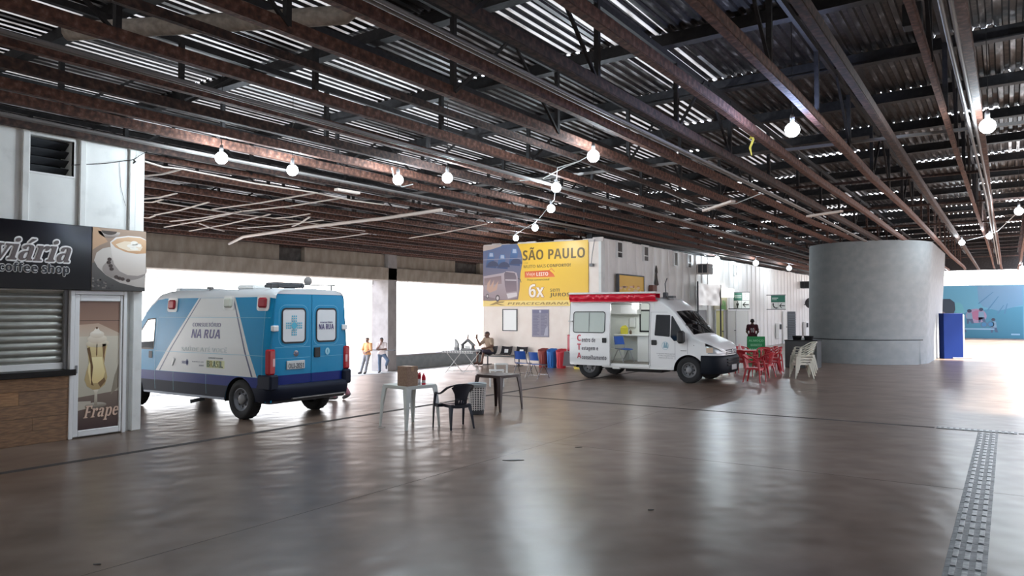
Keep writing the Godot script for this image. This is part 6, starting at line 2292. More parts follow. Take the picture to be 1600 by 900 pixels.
	c.position = Vector3(-12.0, 0, -18.62); c.rotation.y = deg_to_rad(187)
	var cc := copy(c, "blue plastic chair on chromed legs, right one of the pair, nearer the recycling bins", Vector3(-11.3, 0, -18.35), 168)
	cc = copy(c, "blue plastic chair inside the white van's open side door", Vector3(-9.3, 0.441, -19.8), 66)
	t = thing("folding_table", "white folding table with crossed legs and patterned edge before the low wall", "table", Vector3(-14.35, 0, -18.75), 8)
	st = mb()
	rbox(st, Vector3(-0.5, 0.67, -0.25), Vector3(0.5, 0.695, 0.25), 0.006)
	obj("tabletop", st, M.white, t)
	st = mb()
	var ff := frame(Vector3(0, 0, 0.251), Vector3(1, 0, 0))
	bx(st, Vector3(-0.62, 0.62, 0.251), Vector3(0.5, 0.69, 0.256))
	var edge := obj("edge_banner", st, M.white, t)
	st = mb()
	for i in 24:
		var u := -0.61 + i * 0.046
		ink(st, ff.translated_local(Vector3(0, 0, 0.0055)), rect(u, 0.63, u + 0.018 + 0.012 * (i % 2), 0.665 + 0.018 * ((i * 7) % 2)), 1, srgb(92, 88, 96))
	obj("banner_print", st, M.print, edge)
	for s in [-1.0, 1.0]:
		for q in [-0.32, 0.32]:
			st = mb()
			tube(st, [Vector3(q - s * 0.19, 0.0, 0.2 * s), Vector3(q + s * 0.19, 0.67, -0.2 * s)], 0.011, 6)
			obj("crossed_leg", st, M.white, t)
	st = mb()
	for q in [-0.2, 0.2]:
		tube(st, [Vector3(-0.45, 0.05, q * 0.9), Vector3(0.45, 0.05, q * 0.9)], 0.009, 6)
	obj("stretcher", st, M.white, t)
	b = thing("gift_bag", "small grey paper bag with twisted top on the folding table's left end", "bag", t.transform * Vector3(-0.22, 0.6955, 0.0))
	st = mb()
	prism(st, poly([-0.07, 0, 0.07, 0, 0.06, 0.1, 0.07, 0.2, 0.02, 0.28, -0.06, 0.36, -0.04, 0.24, -0.06, 0.12]), -0.05, 0.05)
	obj("paper", st, mat(srgb(196, 196, 196), 0.6), b)
	st = mb()
	rbox(st, Vector3(-0.072, 0.0, -0.053), Vector3(0.072, 0.1, 0.053), 0.008)
	obj("dark_base", st, M.grey, b)
	b = thing("display_stand", "grey roof-shaped display stand with white cards on the folding table", "display stand", t.transform * Vector3(0.18, 0.6955, 0.0))
	st = mb()
	prism(st, poly([-0.27, 0.16, 0.0, 0.36, 0.27, 0.16, 0.22, 0.16, 0.0, 0.31, -0.22, 0.16]), -0.08, 0.08)
	rbox(st, Vector3(-0.22, 0.0, -0.1), Vector3(0.22, 0.07, 0.1), 0.01)
	for x in [-0.2, 0.2]: rbox(st, Vector3(x - 0.015, 0.06, -0.07), Vector3(x + 0.015, 0.18, 0.07), 0.004)
	obj("stand", st, M.grey, b)
	st = mb()
	rbox(st, Vector3(-0.1, 0.07, 0.0), Vector3(0.1, 0.15, 0.02), 0.004)
	obj("card", st, M.white, b)
	st = mb()
	tube(st, [Vector3(0, 0.36, 0), Vector3(0, 0.42, 0), Vector3(0.02, 0.5, 0)], 0.02, 7)
	obj("finial", st, M.conduit, b)
	# waiting seats on a beam
	var ws := thing("waiting_bench", "row of three dark shell seats on one beam against the pale wall", "bench", Vector3(-15.1, 0, -22.1))
	st = mb()
	rbox(st, Vector3(-0.95, 0.30, -0.03), Vector3(0.95, 0.34, 0.03), 0.006)
	obj("beam", st, M.dark_grey, ws)
	for x in [-0.68, 0.68]:
		st = mb()
		rbox(st, Vector3(x - 0.02, 0.015, -0.02), Vector3(x + 0.02, 0.31, 0.02), 0.004)
		rbox(st, Vector3(x - 0.025, 0.0, -0.25), Vector3(x + 0.025, 0.025, 0.3), 0.006)
		obj("leg", st, M.dark_grey, ws)
	for x in [-0.65, 0.0, 0.65]:
		st = mb()
		var rows := []
		for e in [[0.66, -0.3], [0.6, -0.28], [0.5, -0.245], [0.42, -0.2], [0.38, -0.14], [0.37, 0.0], [0.385, 0.15], [0.395, 0.22], [0.38, 0.25]]:
			var r := []
			for j in 9:
				var u := j / 8.0 * 2 - 1
				r.append(Vector3(x + u * 0.23, e[0] + 0.02 * u * u, e[1] + 0.03 * u * u))
			rows.append(r)
		loft(st, rows, false, 1)
		loft(st, rows.map(func(r): return r.map(func(p): return p + Vector3(0, -0.012, -0.012))), false, 2, true)
		var sh := obj("seat_shell", st, mat(srgb(44, 42, 46), 0.25), ws)
		if x > -0.5:
			st = mb()
			rbox(st, Vector3(x - 0.08, 0.45, -0.21), Vector3(x + 0.08, 0.58, -0.2), 0.003, Transform3D(Basis(Vector3(1, 0, 0), -0.2), Vector3(0, 0.05, 0.095)))
			obj("painted_glare", st, M.white, sh)  # white plate painted in for the glare on the shell
	# two white low stools
	var stool := thing("low_stool", "small white low stool, farther of two behind the brown table", "stool", P(783, 568, 0.435) * Vector3(1, 0, 1), 40.0, "white low stools")
	st = mb()
	rbox(st, Vector3(-0.19, 0.40, -0.14), Vector3(0.19, 0.435, 0.14), 0.01)
	obj("top", st, M.white, stool)
	for sx in [-1.0, 1.0]:
		for sz in [-1.0, 1.0]:
			st = mb()
			rbox(st, Vector3(sx * 0.165 - 0.016, 0, sz * 0.115 - 0.016), Vector3(sx * 0.165 + 0.016, 0.40, sz * 0.115 + 0.016), 0.005)
			obj("leg", st, M.white, stool)
	copy(stool, "small white low stool, nearer of two behind the brown table", P(776, 577.5, 0.435) * Vector3(1, 0, 1), 38, "white low stools")
	# recycling bins
	c = make_bin("brownish red open recycling bin, leftmost of the three by the wall", mat(srgb(146, 62, 56), 0.45))
	c.position = Vector3(-13.42, 0, -22.1)
	for e in [[-13.07, "blue open recycling bin between the two red ones", srgb(34, 108, 186)], [-12.70, "bright red open recycling bin next to the white van's tail", srgb(194, 44, 58)]]:
		var q := copy(c, e[1], Vector3(e[0], 0, -22.1))
		for ch in q.get_children(): ch.material_override = mat(e[2], 0.45)
	b = thing("yellow_crate", "low yellow plastic box on the floor behind the white van's rear wheel", "box", Vector3(-11.95, 0, -22.05))
	st = mb()
	rbox(st, Vector3(-0.18, 0, -0.12), Vector3(0.18, 0.14, 0.12), 0.015)
	obj("body", st, mat(srgb(216, 196, 84), 0.45), b)
	st = mb()
	rbox(st, Vector3(-0.06, 0.07, 0.118), Vector3(0.06, 0.11, 0.124), 0.004)
	obj("grip_hole", st, M.dark_grey, b)
	# sharps box and bottles on the van's desk
	b = thing("sharps_box", "yellow cardboard sharps box on the desk inside the white van", "box", Vector3(-9.72, 1.2405, -20.75), 20)
	st = mb()
	rbox(st, Vector3(-0.11, 0, -0.09), Vector3(0.11, 0.2, 0.09), 0.008)
	prism(st, poly([-0.1, 0.2, 0.1, 0.2, 0.05, 0.27, -0.06, 0.25]), -0.02, 0.02)
	obj("carton", st, mat(srgb(206, 196, 62), 0.55), b)
	k = thing("pump_bottle", "small dark bottle beside the yellow box inside the white van", "bottle", Vector3(-9.5, 1.2405, -20.72))
	st = mb()
	lathe(st, [[0.0, 0.0], [0.035, 0.0], [0.035, 0.1], [0.012, 0.12], [0.012, 0.15], [0.0, 0.15]], 14)
	obj("bottle", st, mat(srgb(92, 74, 58), 0.3), k)
	st = mb()
	rbox(st, Vector3(-0.012, 0.15, -0.012), Vector3(0.04, 0.165, 0.012), 0.004)
	obj("pump", st, M.white, k)

	# ---- red chairs and table in front of the van
	var red := mat(srgb(182, 26, 40), 0.38)
	c = make_armchair("red plastic armchair at the near left of the red group, back to the van's bumper", red, 4)
	var g := "red plastic armchairs beside the white van"
	c.set_meta("group", g)
	c.position = Vector3(-6.78, 0, -23.25); c.rotation.y = deg_to_rad(150)
	for e in [[-5.98, -22.35, -100, "red plastic armchair nearest the viewer in the red group, seen from its side"], [-6.1, -23.7, -70, "red plastic armchair in the middle of the red group below the green board"], [-6.7, -25.2, 20, "red plastic armchair behind the middle of the red group, below the green board's right edge"],
		[-6.88, -26.3, -60, "red plastic armchair standing alone at the right end of the red group"], [-8.05, -26.2, 165, "red plastic armchair at the back left of the red group behind the red table"], [-5.8, -20.6, 90, "red plastic armchair half hidden behind the white van's front bumper"], [-7.35, -23.1, 170, "red plastic armchair at the far left of the red group, against the van's bonnet"], [-6.35, -24.7, 120, "red plastic armchair turned to the left in the middle back of the red group"], [-7.5, -25.6, 60, "red plastic armchair behind the red table, left of the green board"]]:
		copy(c, e[3], Vector3(e[0], 0, e[1]), e[2], g)
	cc = copy(c, "red plastic armchair stacked on another in the middle of the red group", Vector3(-6.09, 0.10, -23.72), -70, g)
	t = make_plastic_table("plastic_table", "red plastic table among the red chairs beside the van's bumper", red, 0.66, 0.69)
	t.position = Vector3(-7.05, 0, -24.15); t.rotation.y = deg_to_rad(12)
	b = thing("notice_card", "small white card standing on the red plastic table", "card", Vector3(-7.2, 0.6905, -24.0))
	st = mb()
	prism(st, poly([-0.05, 0, 0.05, 0, 0.005, 0.2, -0.005, 0.2]), -0.06, 0.06)
	obj("card", st, mat(srgb(226, 190, 190), 0.5), b)
	# green sandwich board
	b = thing("sandwich_board", "green sandwich board with pale lettering standing behind the red chairs", "sign", Vector3(-7.85, 0, -28.2), 20)
	for s in [1.0, -1.0]:
		st = mb()
		rbox(st, Vector3(-0.32, 0.0, -0.012), Vector3(0.32, 1.02, 0.012), 0.006, Transform3D(Basis(Vector3(1, 0, 0), -0.2 * s), Vector3(0, 0.0, 0.21 * s)))
		obj("panel", st, mat(srgb(34, 138, 78), 0.45) if s > 0 else M.dark_grey, b)
	var sl := Transform3D(Basis(Vector3(1, 0, 0), -0.2), Vector3(0, 0, 0.21)) * Transform3D(Basis(), Vector3(0, 0, 0.0125))
	var pale := mat(srgb(150, 212, 168), 0.5)
	for e in [["ALMOÇO", 0.8, 0.9, 0.26], ["MARMITEX", 0.65, 0.74, 0.2], ["SUCOS", 0.5, 0.57, 0.24], ["LANCHES", 0.36, 0.42, 0.22]]:
		lettering(b, "board_lettering", e[0], "bold", pale, [-e[3], e[1], e[3], e[2]], on(sl))
	# white stacked chairs, dark counter
	c = make_armchair("white plastic armchair at the bottom of the stack by the dark counter", mat(srgb(206, 204, 190), 0.4), 4)
	g = "white stacked armchairs by the dark counter"
	c.set_meta("group", g)
	c.position = Vector3(-5.02, 0, -22.75); c.rotation.y = deg_to_rad(-62); c.scale = Vector3.ONE * 1.1
	var up := ["second", "third", "topmost"]
	for i in 3:
		copy(c, "white plastic armchair, %s from the bottom of the stack by the dark counter" % up[i] if i < 2 else "white plastic armchair on top of the stack by the dark counter", Vector3(-5.02 + 0.03 * (i + 1), 0.08 * (i + 1), -22.75 - 0.016 * (i + 1)), -62, g)
	b = thing("dark_counter", "low dark grey counter with black trays left of the round core", "counter", Vector3(-5.95, 0, -27.0))
	st = mb()
	rbox(st, Vector3(-0.5, 0, -0.4), Vector3(0.55, 0.92, 0.3), 0.01)
	obj("body", st, mat(srgb(58, 62, 62), 0.5), b)
	st = mb()
	rbox(st, Vector3(-0.52, 0.92, -0.42), Vector3(0.57, 0.95, 0.32), 0.008)
	obj("top", st, M.black, b)
	for x in [-0.16, 0.22]:
		k = thing("black_tray", ["left black rimmed tray on the dark counter", "right black rimmed tray on the dark counter"][0 if x < 0 else 1], "tray", Vector3(-5.95 + x, 0.9505, -27.0))
		st = mb()
		lathe(st, [[0.0, 0.0], [0.13, 0.0], [0.16, 0.13], [0.17, 0.14], [0.15, 0.135], [0.12, 0.02], [0.0, 0.02]], 20)
		obj("bowl", st, M.black, k)

# ---------------------------------------------------------------- people: bones with radii, joined smoothly on a grid, meshed as surface nets
func nets(st: SurfaceTool, bones: Array, cell: float, blend: float, grow := 0.0, smooth := 1):
	var lo := Vector3(INF, INF, INF)
	var hi := -lo
	for b in bones:
		var r: float = maxf(b[2], b[3]) + grow + cell * 2.0
		lo = lo.min((b[0] as Vector3).min(b[1]) - Vector3(r, r, r))
		hi = hi.max((b[0] as Vector3).max(b[1]) + Vector3(r, r, r))
	var n := Vector3i(((hi - lo) / cell).ceil()) + Vector3i(2, 2, 2)
	var f := PackedFloat32Array()
	f.resize(n.x * n.y * n.z)
	f.fill(1.0)
	for b in bones:
		var pa: Vector3 = b[0]
		var ab: Vector3 = (b[1] as Vector3) - pa
		var l2 := maxf(ab.length_squared(), 1e-9)
		var ra: float = b[2] + grow
		var rb: float = b[3] + grow
		var sq: Vector3 = b[4] if b.size() > 4 else Vector3.ONE
		var reach: float = (maxf(ra, rb) + blend + cell * 1.5) * maxf(1.0, maxf(1 / sq.x, maxf(1 / sq.y, 1 / sq.z)))
		var i0 := Vector3i(((pa.min(b[1]) - Vector3.ONE * reach - lo) / cell).floor()).clamp(Vector3i.ZERO, n - Vector3i.ONE)
		var i1 := Vector3i(((pa.max(b[1]) + Vector3.ONE * reach - lo) / cell).ceil()).clamp(Vector3i.ZERO, n - Vector3i.ONE)
		for z in range(i0.z, i1.z + 1):
			for y in range(i0.y, i1.y + 1):
				var at := (z * n.y + y) * n.x
				for x in range(i0.x, i1.x + 1):
					var p := lo + Vector3(x, y, z) * cell - pa
					var h := clampf(p.dot(ab) / l2, 0.0, 1.0)
					var d := ((p - ab * h) * sq).length() - lerpf(ra, rb, h)
					var o := f[at + x]
					var k := maxf(blend - absf(d - o), 0.0) / blend
					f[at + x] = minf(d, o) - k * k * blend * 0.25
	var id := {}
	var vs := []
	st.set_smooth_group(smooth)
	var sx := 1
	var sy := n.x
	var sz := n.x * n.y
	var corner := [0, sx, sy, sx + sy, sz, sx + sz, sy + sz, sx + sy + sz]
	var off := [Vector3(0, 0, 0), Vector3(1, 0, 0), Vector3(0, 1, 0), Vector3(1, 1, 0), Vector3(0, 0, 1), Vector3(1, 0, 1), Vector3(0, 1, 1), Vector3(1, 1, 1)]
	var edges := [[0, 1], [2, 3], [4, 5], [6, 7], [0, 2], [1, 3], [4, 6], [5, 7], [0, 4], [1, 5], [2, 6], [3, 7]]
	for z in n.z - 1:
		for y in n.y - 1:
			var at := (z * n.y + y) * n.x
			for x in n.x - 1:
				var c := at + x
				if f[c] > cell * 2.0 or f[c] < -cell * 2.0: continue
				var neg := 0
				for k in 8:
					if f[c + corner[k]] < 0: neg += 1
				if neg == 0 or neg == 8: continue
				var s := Vector3.ZERO
				var m := 0
				for e in edges:
					var a := f[c + corner[e[0]]]
					var b := f[c + corner[e[1]]]
					if (a < 0) != (b < 0):
						s += (off[e[0]] as Vector3).lerp(off[e[1]], a / (a - b))
						m += 1
				id[c] = vs.size()
				vs.append(lo + (Vector3(x, y, z) + s / m) * cell)
	for c in id:
		for ax in 3:
			var e: int = [sx, sy, sz][ax]
			var u: int = [sy, sz, sx][ax]
			var v: int = [sz, sx, sy][ax]
			var a := f[c]
			var b := f[c + e]
			if (a < 0) == (b < 0): continue
			if not (id.has(c - u) and id.has(c - v) and id.has(c - u - v)): continue
			var q := [vs[id[c]], vs[id[c - u]], vs[id[c - u - v]], vs[id[c - v]]]
			if a < 0: quad(st, q[0], q[1], q[2], q[3])
			else: quad(st, q[3], q[2], q[1], q[0])

func hand_bones(w: Vector3, dir: Vector3, palm_n: Vector3, s: float, curl := 0.5) -> Array:
	dir = dir.normalized()
	var side := dir.cross(palm_n).normalized()
	palm_n = side.cross(dir).normalized()
	var out := []
	var base := w + dir * 0.035
	for k in 4:
		var o := side * (k - 1.5) * 0.02
		out.append([w + o * 0.6, base + o + dir * 0.05, 0.016, 0.012])
		var l: float = [0.036, 0.044, 0.041, 0.032][k]
		var p: Vector3 = base + o + dir * 0.052
		var d := dir
		for j in 3:
			var d2 := (d + palm_n * curl * 0.5).normalized()
			var q: Vector3 = p + d2 * l * [1.0, 0.75, 0.6][j]
			out.append([p, q, 0.0092 - j * 0.0008, 0.0086 - j * 0.0008])
			p = q
			d = d2
	var t0 := w + dir * 0.02 + side * 0.03 * s
	var t1 := t0 + (dir * 0.7 + side * s * 0.6 + palm_n * 0.3).normalized() * 0.04
	out.append([w + dir * 0.02, t0, 0.015, 0.012])
	out.append([t0, t1, 0.0115, 0.010])
	out.append([t1, t1 + (dir + palm_n * 0.3).normalized() * 0.032, 0.0098, 0.0085])
	return out

# J: joints in metres for a figure 1.75 tall, facing +z, standing on y = 0; scale makes it the size of the hall
func person(label: String, J: Dictionary, at: Vector3, turn: float, scale: float, skin_col: Color, shirt_col: Color, leg_col: Color, shoe_col: Color, hair_col: Color, opt := {}) -> Node3D:
	var t := thing("person", label, "person", at, turn)
	var body := []
	var B := func(a, b, ra, rb): body.append([J[a], J[b], ra, rb])
	var torso := [[J.pelvis, J.waist, 0.125, 0.115, Vector3(1, 1, 1.25)], [J.waist, J.chest, 0.118, 0.14, Vector3(1, 1, 1.25)], [J.chest, J.neck, 0.13, 0.06, Vector3(1, 1, 1.1)], [J.shl, J.shr, 0.062, 0.062], [J.hil, J.hir, 0.11, 0.11]]
	body.append_array(torso)
	body.append([J.neck, J.head, 0.055, 0.05])
	for s in ["l", "r"]:
		body.append([J["sh" + s], J["el" + s], 0.055, 0.043])
		body.append([J["el" + s], J["wr" + s], 0.043, 0.03])
		body.append([J["hi" + s], J["kn" + s], 0.088, 0.058])
		body.append([J["kn" + s], J["an" + s], 0.056, 0.04])
		body.append([J["an" + s], J["to" + s], 0.042, 0.03])
	var sk := mat(skin_col, 0.55)
	sk.subsurf_scatter_enabled = true
	sk.subsurf_scatter_strength = 0.05
	var st := mb()
	nets(st, body, 0.02, 0.05)
	# head with face, on its own finer grid
	var H: Vector3 = J.head
	var fw: Vector3 = (J.get("look", Vector3(0, 0, 1)) as Vector3).normalized()
	var sd := Vector3.UP.cross(fw).normalized()
	var up := fw.cross(sd)
	var hb := [[H + up * 0.03 - fw * 0.01, H + up * 0.035 - fw * 0.012, 0.088, 0.088], [H - up * 0.03 + fw * 0.02, H - up * 0.065 + fw * 0.035, 0.062, 0.045], [J.neck, H - up * 0.03, 0.052, 0.05],
		[H + up * 0.01 + fw * 0.085, H - up * 0.022 + fw * 0.103, 0.009, 0.014], [H + up * 0.028 + fw * 0.075 - sd * 0.03, H + up * 0.028 + fw * 0.075 + sd * 0.03, 0.012, 0.012], [H - up * 0.05 + fw * 0.08 - sd * 0.018, H - up * 0.05 + fw * 0.08 + sd * 0.018, 0.009, 0.009],
		[H - up * 0.01 + sd * 0.078, H + up * 0.025 + sd * 0.082 - fw * 0.01, 0.012, 0.015], [H - up * 0.01 - sd * 0.078, H + up * 0.025 - sd * 0.082 - fw * 0.01, 0.012, 0.015]]
	nets(st, hb, 0.009, 0.02)
	for s in ["l", "r"]:
		var d: Vector3 = (J["wr" + s] as Vector3) - (J["el" + s] as Vector3)
		var hd: Vector3 = J.get("hd" + s, d)
		nets(st, hand_bones(J["wr" + s], hd, J.get("pn" + s, Vector3(-1 if s == "l" else 1, 0, 0.2)), 1.0 if s == "l" else -1.0, opt.get("curl", 0.45)), 0.0075, 0.012)
	obj("body", st, sk, t)
	st = mb()
	for s in [-1.0, 1.0]:
		ellipsoid(st, H + up * 0.012 + fw * 0.076 + sd * s * 0.031, Vector3(0.012, 0.009, 0.009), 5)
	obj("eyes", st, M.black, t)
	# hair
	if not opt.get("bald", false):
		st = mb()
		nets(st, [[H + up * 0.055 - fw * 0.02, H + up * 0.05 - fw * 0.035, 0.083, 0.083], [H - fw * 0.05 + up * 0.0, H - fw * 0.04 - up * 0.03, 0.062, 0.045], [H + up * 0.075 + fw * 0.03 - sd * 0.03, H + up * 0.075 + fw * 0.03 + sd * 0.03, 0.04, 0.04]], 0.011, 0.03)
		obj("hair", st, mat(hair_col, 0.8), t)
	# shirt with sleeves
	st = mb()
	var sh := torso.duplicate()
	sh[4] = [J.hil + Vector3(0, 0.03, 0), J.hir + Vector3(0, 0.03, 0), 0.112, 0.112]
	for s in ["l", "r"]:
		var a: Vector3 = J["sh" + s]
		var e: Vector3 = J["el" + s]
		sh.append([a, a.lerp(e, opt.get("sleeve", 0.62)), 0.06, 0.06])
	sh[2] = [J.chest, J.neck - Vector3(0, 0.045, 0), 0.132, 0.075, Vector3(1, 1, 1.1)]
	nets(st, sh, 0.018, 0.05, 0.014)
	obj("shirt", st, mat(shirt_col, 0.85), t)
	# trousers or shorts
	st = mb()
	var tr := [[J.pelvis - Vector3(0, 0.02, 0), J.pelvis + Vector3(0, 0.03, 0), 0.12, 0.115, Vector3(1, 1, 1.2)], [J.hil, J.hir, 0.11, 0.11]]
	for s in ["l", "r"]:
		tr.append([J["hi" + s], J["kn" + s], 0.092, 0.066])
		if not opt.get("shorts", false):
			tr.append([J["kn" + s], (J["kn" + s] as Vector3).lerp(J["an" + s], 0.97), 0.066, 0.056])
	nets(st, tr, 0.018, 0.04, 0.01)
	obj("shorts" if opt.get("shorts", false) else "trousers", st, mat(leg_col, 0.85), t)
	for s in ["l", "r"]:
		st = mb()
		var a: Vector3 = J["an" + s]
		var o: Vector3 = J["to" + s]
		nets(st, [[a - Vector3(0, 0.035, 0), o, 0.045, 0.036], [a - Vector3(0, 0.03, 0) - (o - a).normalized() * 0.04, o, 0.04, 0.034]], 0.012, 0.03)
		obj("shoe", st, mat(shoe_col, 0.6), t)
	t.scale = Vector3.ONE * scale
	return t

func stand() -> Dictionary:
	return {pelvis = Vector3(0, 0.95, 0), waist = Vector3(0, 1.1, 0.01), chest = Vector3(0, 1.3, 0.0), neck = Vector3(0, 1.49, -0.01), head = Vector3(0, 1.625, 0.02),
		shl = Vector3(0.175, 1.42, 0), shr = Vector3(-0.175, 1.42, 0), ell = Vector3(0.23, 1.14, -0.02), elr = Vector3(-0.23, 1.14, -0.02), wrl = Vector3(0.24, 0.9, 0.06), wrr = Vector3(-0.24, 0.9, 0.06),
		hil = Vector3(0.09, 0.92, 0), hir = Vector3(-0.09, 0.92, 0), knl = Vector3(0.1, 0.5, 0.02), knr = Vector3(-0.1, 0.5, 0.02), anl = Vector3(0.1, 0.085, -0.02), anr = Vector3(-0.1, 0.085, -0.02), tol = Vector3(0.115, 0.04, 0.13), tor = Vector3(-0.115, 0.04, 0.13)}

func build_people():
	# the two men at the pillar, on the lane's lower ground
	var J := stand()
	for k in ["pelvis", "waist", "chest", "neck", "head", "shl", "shr", "hil", "hir"]: J[k] += Vector3(0.0, 0, -0.06)
	J.neck += Vector3(0, 0, -0.05); J.head += Vector3(0, -0.01, -0.03); J.chest += Vector3(0, 0, -0.05); J.shl += Vector3(0, 0, -0.05); J.shr += Vector3(0, 0, -0.05)
	J.ell = Vector3(0.25, 1.13, -0.03); J.wrl = Vector3(0.05, 1.02, 0.16); J.hdl = Vector3(-1, -0.1, 0.1); J.pnl = Vector3(0, 0, -1)
	J.elr = Vector3(-0.25, 1.13, -0.03); J.wrr = Vector3(-0.05, 1.0, 0.17); J.hdr = Vector3(1, -0.1, 0.1); J.pnr = Vector3(0, 0, -1)
	J.knl = Vector3(0.1, 0.5, 0.09); J.anl = Vector3(0.09, 0.085, 0.2); J.tol = Vector3(0.12, 0.04, 0.35)
	J.knr = Vector3(-0.1, 0.5, 0.12); J.anr = Vector3(-0.12, 0.085, 0.28); J.tor = Vector3(-0.14, 0.04, 0.43)
	person("man in an orange shirt and grey trousers leaning back with crossed hands at the pillar", J, P(581, 584, LOW) + Vector3(-0.35, 0, 0), 10, 0.92, srgb(150, 112, 92), srgb(226, 164, 112), srgb(128, 128, 132), srgb(70, 66, 66), srgb(90, 76, 70), {sleeve = 0.9})
	J = stand()
	J.ell = Vector3(0.22, 1.16, 0.06); J.wrl = Vector3(-0.04, 1.16, 0.2); J.hdl = Vector3(-1, 0.1, 0.0); J.pnl = Vector3(0, 0, -1)
	J.elr = Vector3(-0.2, 1.17, 0.14); J.wrr = Vector3(-0.03, 1.4, 0.2); J.hdr = Vector3(0.4, 1, -0.2); J.pnr = Vector3(0.2, 0, -1)
	J.head += Vector3(0, -0.02, 0.03)
	J.knl = Vector3(0.34, 0.62, 0.2); J.anl = Vector3(0.2, 0.36, -0.14); J.tol = Vector3(0.22, 0.22, -0.04)
	person("man in white shirt and jeans, one foot raised to the pillar, hand at his chin", J, P(601, 582, LOW) + Vector3(0.0, 0, 0.2), 32, 0.92, srgb(124, 92, 80), srgb(236, 224, 222), srgb(88, 104, 126), srgb(84, 84, 92), srgb(60, 52, 52))
	# the jersey man, seen from behind, by the ribbed wall
	J = stand()
	J.ell = Vector3(0.25, 1.15, 0.04); J.wrl = Vector3(0.18, 1.0, 0.22); J.elr = Vector3(-0.25, 1.15, 0.04); J.wrr = Vector3(-0.18, 1.0, 0.22)
	var p := person("man seen from behind in a dark maroon football jersey with the white number 10", J, Vector3(-9.26, 0, -32.73), 195, 0.92, srgb(96, 68, 56), srgb(74, 30, 40), srgb(58, 58, 66), srgb(50, 50, 54), srgb(26, 24, 24))
	var jf := Transform3D(Basis(Vector3(0, 1, 0), PI), Vector3(0, 0, -0.125))
	lettering(p, "jersey_number", "10", "bold", mat(srgb(206, 196, 198), 0.7), [-0.09, 1.12, 0.09, 1.33], func(u, v, w): return jf * Vector3(u, v, w + 0.012 + 0.05 * (v - 1.12)))
	var st := mb()
	for x in [-0.13, 0.1]:
		bx(st, Vector3(x, 1.08, -0.155), Vector3(x + 0.03, 1.36, -0.12))
	obj("jersey_stripe", st, mat(srgb(140, 44, 54), 0.8), p)
	# the seated one on the waiting bench
	J = {pelvis = Vector3(0, 0.52, -0.1), waist = Vector3(0, 0.66, -0.1), chest = Vector3(0, 0.86, -0.07), neck = Vector3(0, 1.04, -0.03), head = Vector3(-0.02, 1.17, 0.01), look = Vector3(-0.3, -0.1, 1),
		shl = Vector3(0.175, 0.98, -0.05), shr = Vector3(-0.175, 0.98, -0.05), ell = Vector3(0.27, 0.74, 0.0), elr = Vector3(-0.26, 0.78, 0.16), wrl = Vector3(0.1, 0.66, 0.2), wrr = Vector3(-0.33, 1.02, 0.26),
		hdr = Vector3(-0.1, 1, 0), pnr = Vector3(1, 0, 0.2), hdl = Vector3(-0.6, -0.1, 0.8),
		hil = Vector3(0.09, 0.5, -0.08), hir = Vector3(-0.09, 0.5, -0.08), knl = Vector3(0.12, 0.54, 0.34), knr = Vector3(-0.2, 0.53, 0.34), anl = Vector3(0.02, 0.1, 0.36), anr = Vector3(-0.22, 0.1, 0.36), tol = Vector3(0.02, 0.05, 0.52), tor = Vector3(-0.26, 0.05, 0.52)}
	person("seated person in a beige top and dark shorts raising one forearm, on the waiting bench", J, Vector3(-15.76, 0, -22.06), -8, 0.92, srgb(112, 80, 66), srgb(168, 146, 126), srgb(66, 58, 72), srgb(86, 60, 52), srgb(62, 50, 46), {shorts = true})
	# the passer-by behind the blue van: only a leg is in view
	J = stand()
	J.knl = Vector3(0.09, 0.5, 0.1); J.anl = Vector3(0.09, 0.09, 0.02); J.tol = Vector3(0.09, 0.045, 0.17)
	J.knr = Vector3(-0.09, 0.5, -0.02); J.anr = Vector3(-0.09, 0.14, -0.25); J.tor = Vector3(-0.09, 0.045, -0.14)
	person("person walking behind the blue van, dusty pink trouser leg and grey shoe showing", J, Vector3(-12.2, 0, -11.45), -62, 0.88, srgb(150, 112, 98), srgb(210, 206, 206), srgb(186, 130, 142), srgb(120, 116, 118), srgb(50, 44, 44))

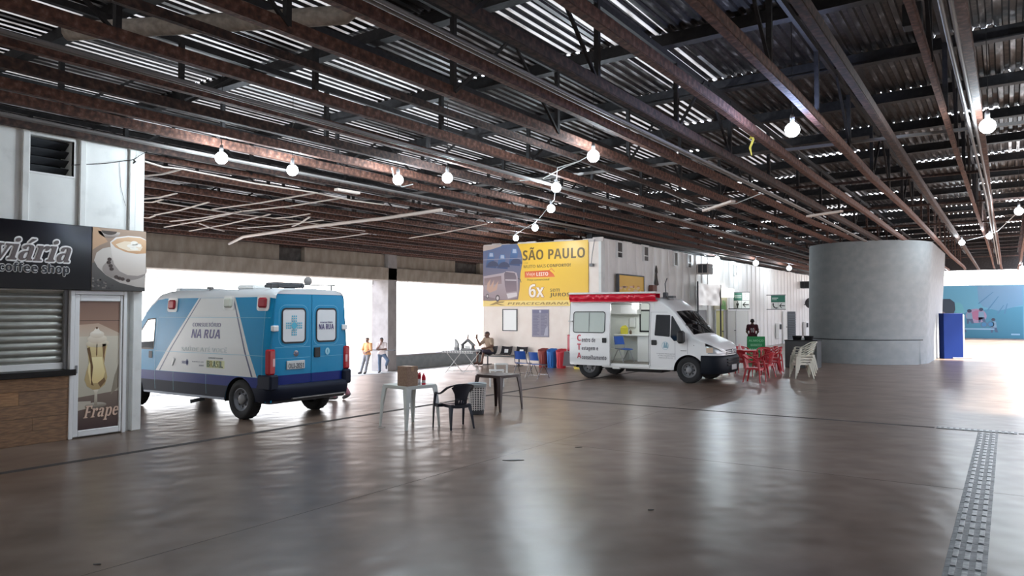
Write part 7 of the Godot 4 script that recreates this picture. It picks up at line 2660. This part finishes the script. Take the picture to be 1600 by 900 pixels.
# ---------------------------------------------------------------- small things
func build_details():
	# yellow ribbon tied to a beam
	var at := P(1174, 196, 4.72)
	var t := thing("yellow_ribbon", "yellow ribbon knotted to a roof beam left of the bluish bulb", "ribbon", at)
	var st := mb()
	plate_path(st, [Vector3(0, 0.0, 0), Vector3(0.03, -0.06, 0.01), Vector3(-0.01, -0.12, 0.02), Vector3(0.025, -0.22, 0.0), Vector3(-0.02, -0.34, 0.01), Vector3(0.0, -0.46, 0.0)], [0.05, 0.05, 0.045, 0.04, 0.035, 0.015], [0.008, 0.008, 0.008, 0.008, 0.008, 0.004])
	plate_path(st, [Vector3(0.0, 0.0, 0), Vector3(-0.03, -0.07, 0.02), Vector3(0.02, -0.14, -0.01), Vector3(-0.03, -0.2, 0.0)], [0.05, 0.045, 0.04, 0.02], [0.008, 0.008, 0.008, 0.004])
	obj("ribbon", st, mat(srgb(206, 184, 70), 0.7), t)
	st = mb()
	ellipsoid(st, Vector3(0, -0.03, 0.01), Vector3(0.035, 0.03, 0.03), 6)
	obj("knot", st, mat(srgb(190, 166, 56), 0.7), t)
	# a loudspeaker box under the roof
	t = thing("loudspeaker", "black loudspeaker box fixed under the roof near the top right corner", "loudspeaker", P(1426, 26, 5.0))
	st = mb()
	rbox(st, Vector3(-0.09, -0.12, -0.1), Vector3(0.09, 0.12, 0.1), 0.01)
	obj("cabinet", st, M.black, t)
	st = mb()
	bar(st, Vector3(0, 0.1, 0), Vector3(0, 0.62, 0), 0.02, 0.02)
	obj("bracket", st, M.dark_grey, t)
	# dangling remains of old fluorescent fittings
	var i := 0
	for e in [[1092, 332, 1156, 311, "long pale fluorescent fitting hanging askew in the middle of the roof"], [1262, 338, 1315, 330, "short pale fluorescent fitting hanging over the white van's front"], [525, 296, 560, 302, "old pale fluorescent fitting hanging above the pair of bulbs"]]:
		var a := P(e[0], e[1], 4.42)
		var b := P(e[2], e[3], 4.42)
		t = thing("light_fitting", e[4], "light fitting", (a + b) / 2, 0.0, "old unlit fluorescent fittings")
		var d := (b - a) / 2
		if d.length() > 0.8: d = d.normalized() * 0.8
		st = mb()
		bar(st, -d, d, 0.11, 0.05)
		obj("casing", st, M.batten, t)
		st = mb()
		for s in [-0.7, 0.7]: tube(st, [d * s, d * s + Vector3(0, 0.2, 0)], 0.006, 5)
		obj("hanger", st, M.cable, t)
		i += 1
	# loose wires sagging under the roof
	i = 0
	for e in [[[[612, 262], [616, 280], [628, 292], [645, 288]], "short loop of cable hanging beside the left bulb of the pair"], [[[1040, 300], [1090, 322], [1150, 318], [1190, 302]], "sagging cable below the cross batten in the middle of the roof"], [[[905, 252], [880, 262], [846, 280], [812, 282]], "cable running left from the large bright bulb"],
		[[[1592, 330], [1560, 360], [1546, 367], [1510, 376]], "cable linking the bulbs at the right edge of the roof"], [[[1100, 398], [1118, 412], [1128, 424]], "pale conduit arm leaning out from the ribbed wall's top"]]:
		st = mb()
		var pts := []
		for q in e[0]: pts.append(P(q[0], q[1], 4.5))
		tube(st, pts, 0.012, 5)
		meta(obj("loose_cable", st, M.pale_cable), e[1], "cable", "loose cables under the roof")
		i += 1
	# litter on the floor
	i = 0
	for e in [[802, 719, 0.14, "small dark leaf shred on the open floor ahead of the brown table"], [596, 668, 0.06, "tiny pale paper scrap left of the white table"], [1017, 797, 0.03, "dark speck on the floor at the lower middle of the hall"], [904, 699, 0.05, "tiny dark scrap on the floor below the white van's rear wheel"], [152, 882, 0.03, "dark speck on the floor at the lower left"]]:
		st = mb()
		var r: float = e[2]
		prism(st, poly([-r, -r * 0.15, -r * 0.2, -r * 0.3, r, -r * 0.05, r * 0.4, r * 0.2, -r * 0.3, r * 0.1]), 0.0, 0.006, Transform3D(Basis(Vector3(1, 0, 0), -PI / 2), Vector3.ZERO))
		meta(put("floor_litter", mesh_of(st), M.white if i == 1 else M.dark_grey, null, P(e[0], e[1], 0.001), Vector3(0, 0.6, 0)), e[3], "litter")
		i += 1
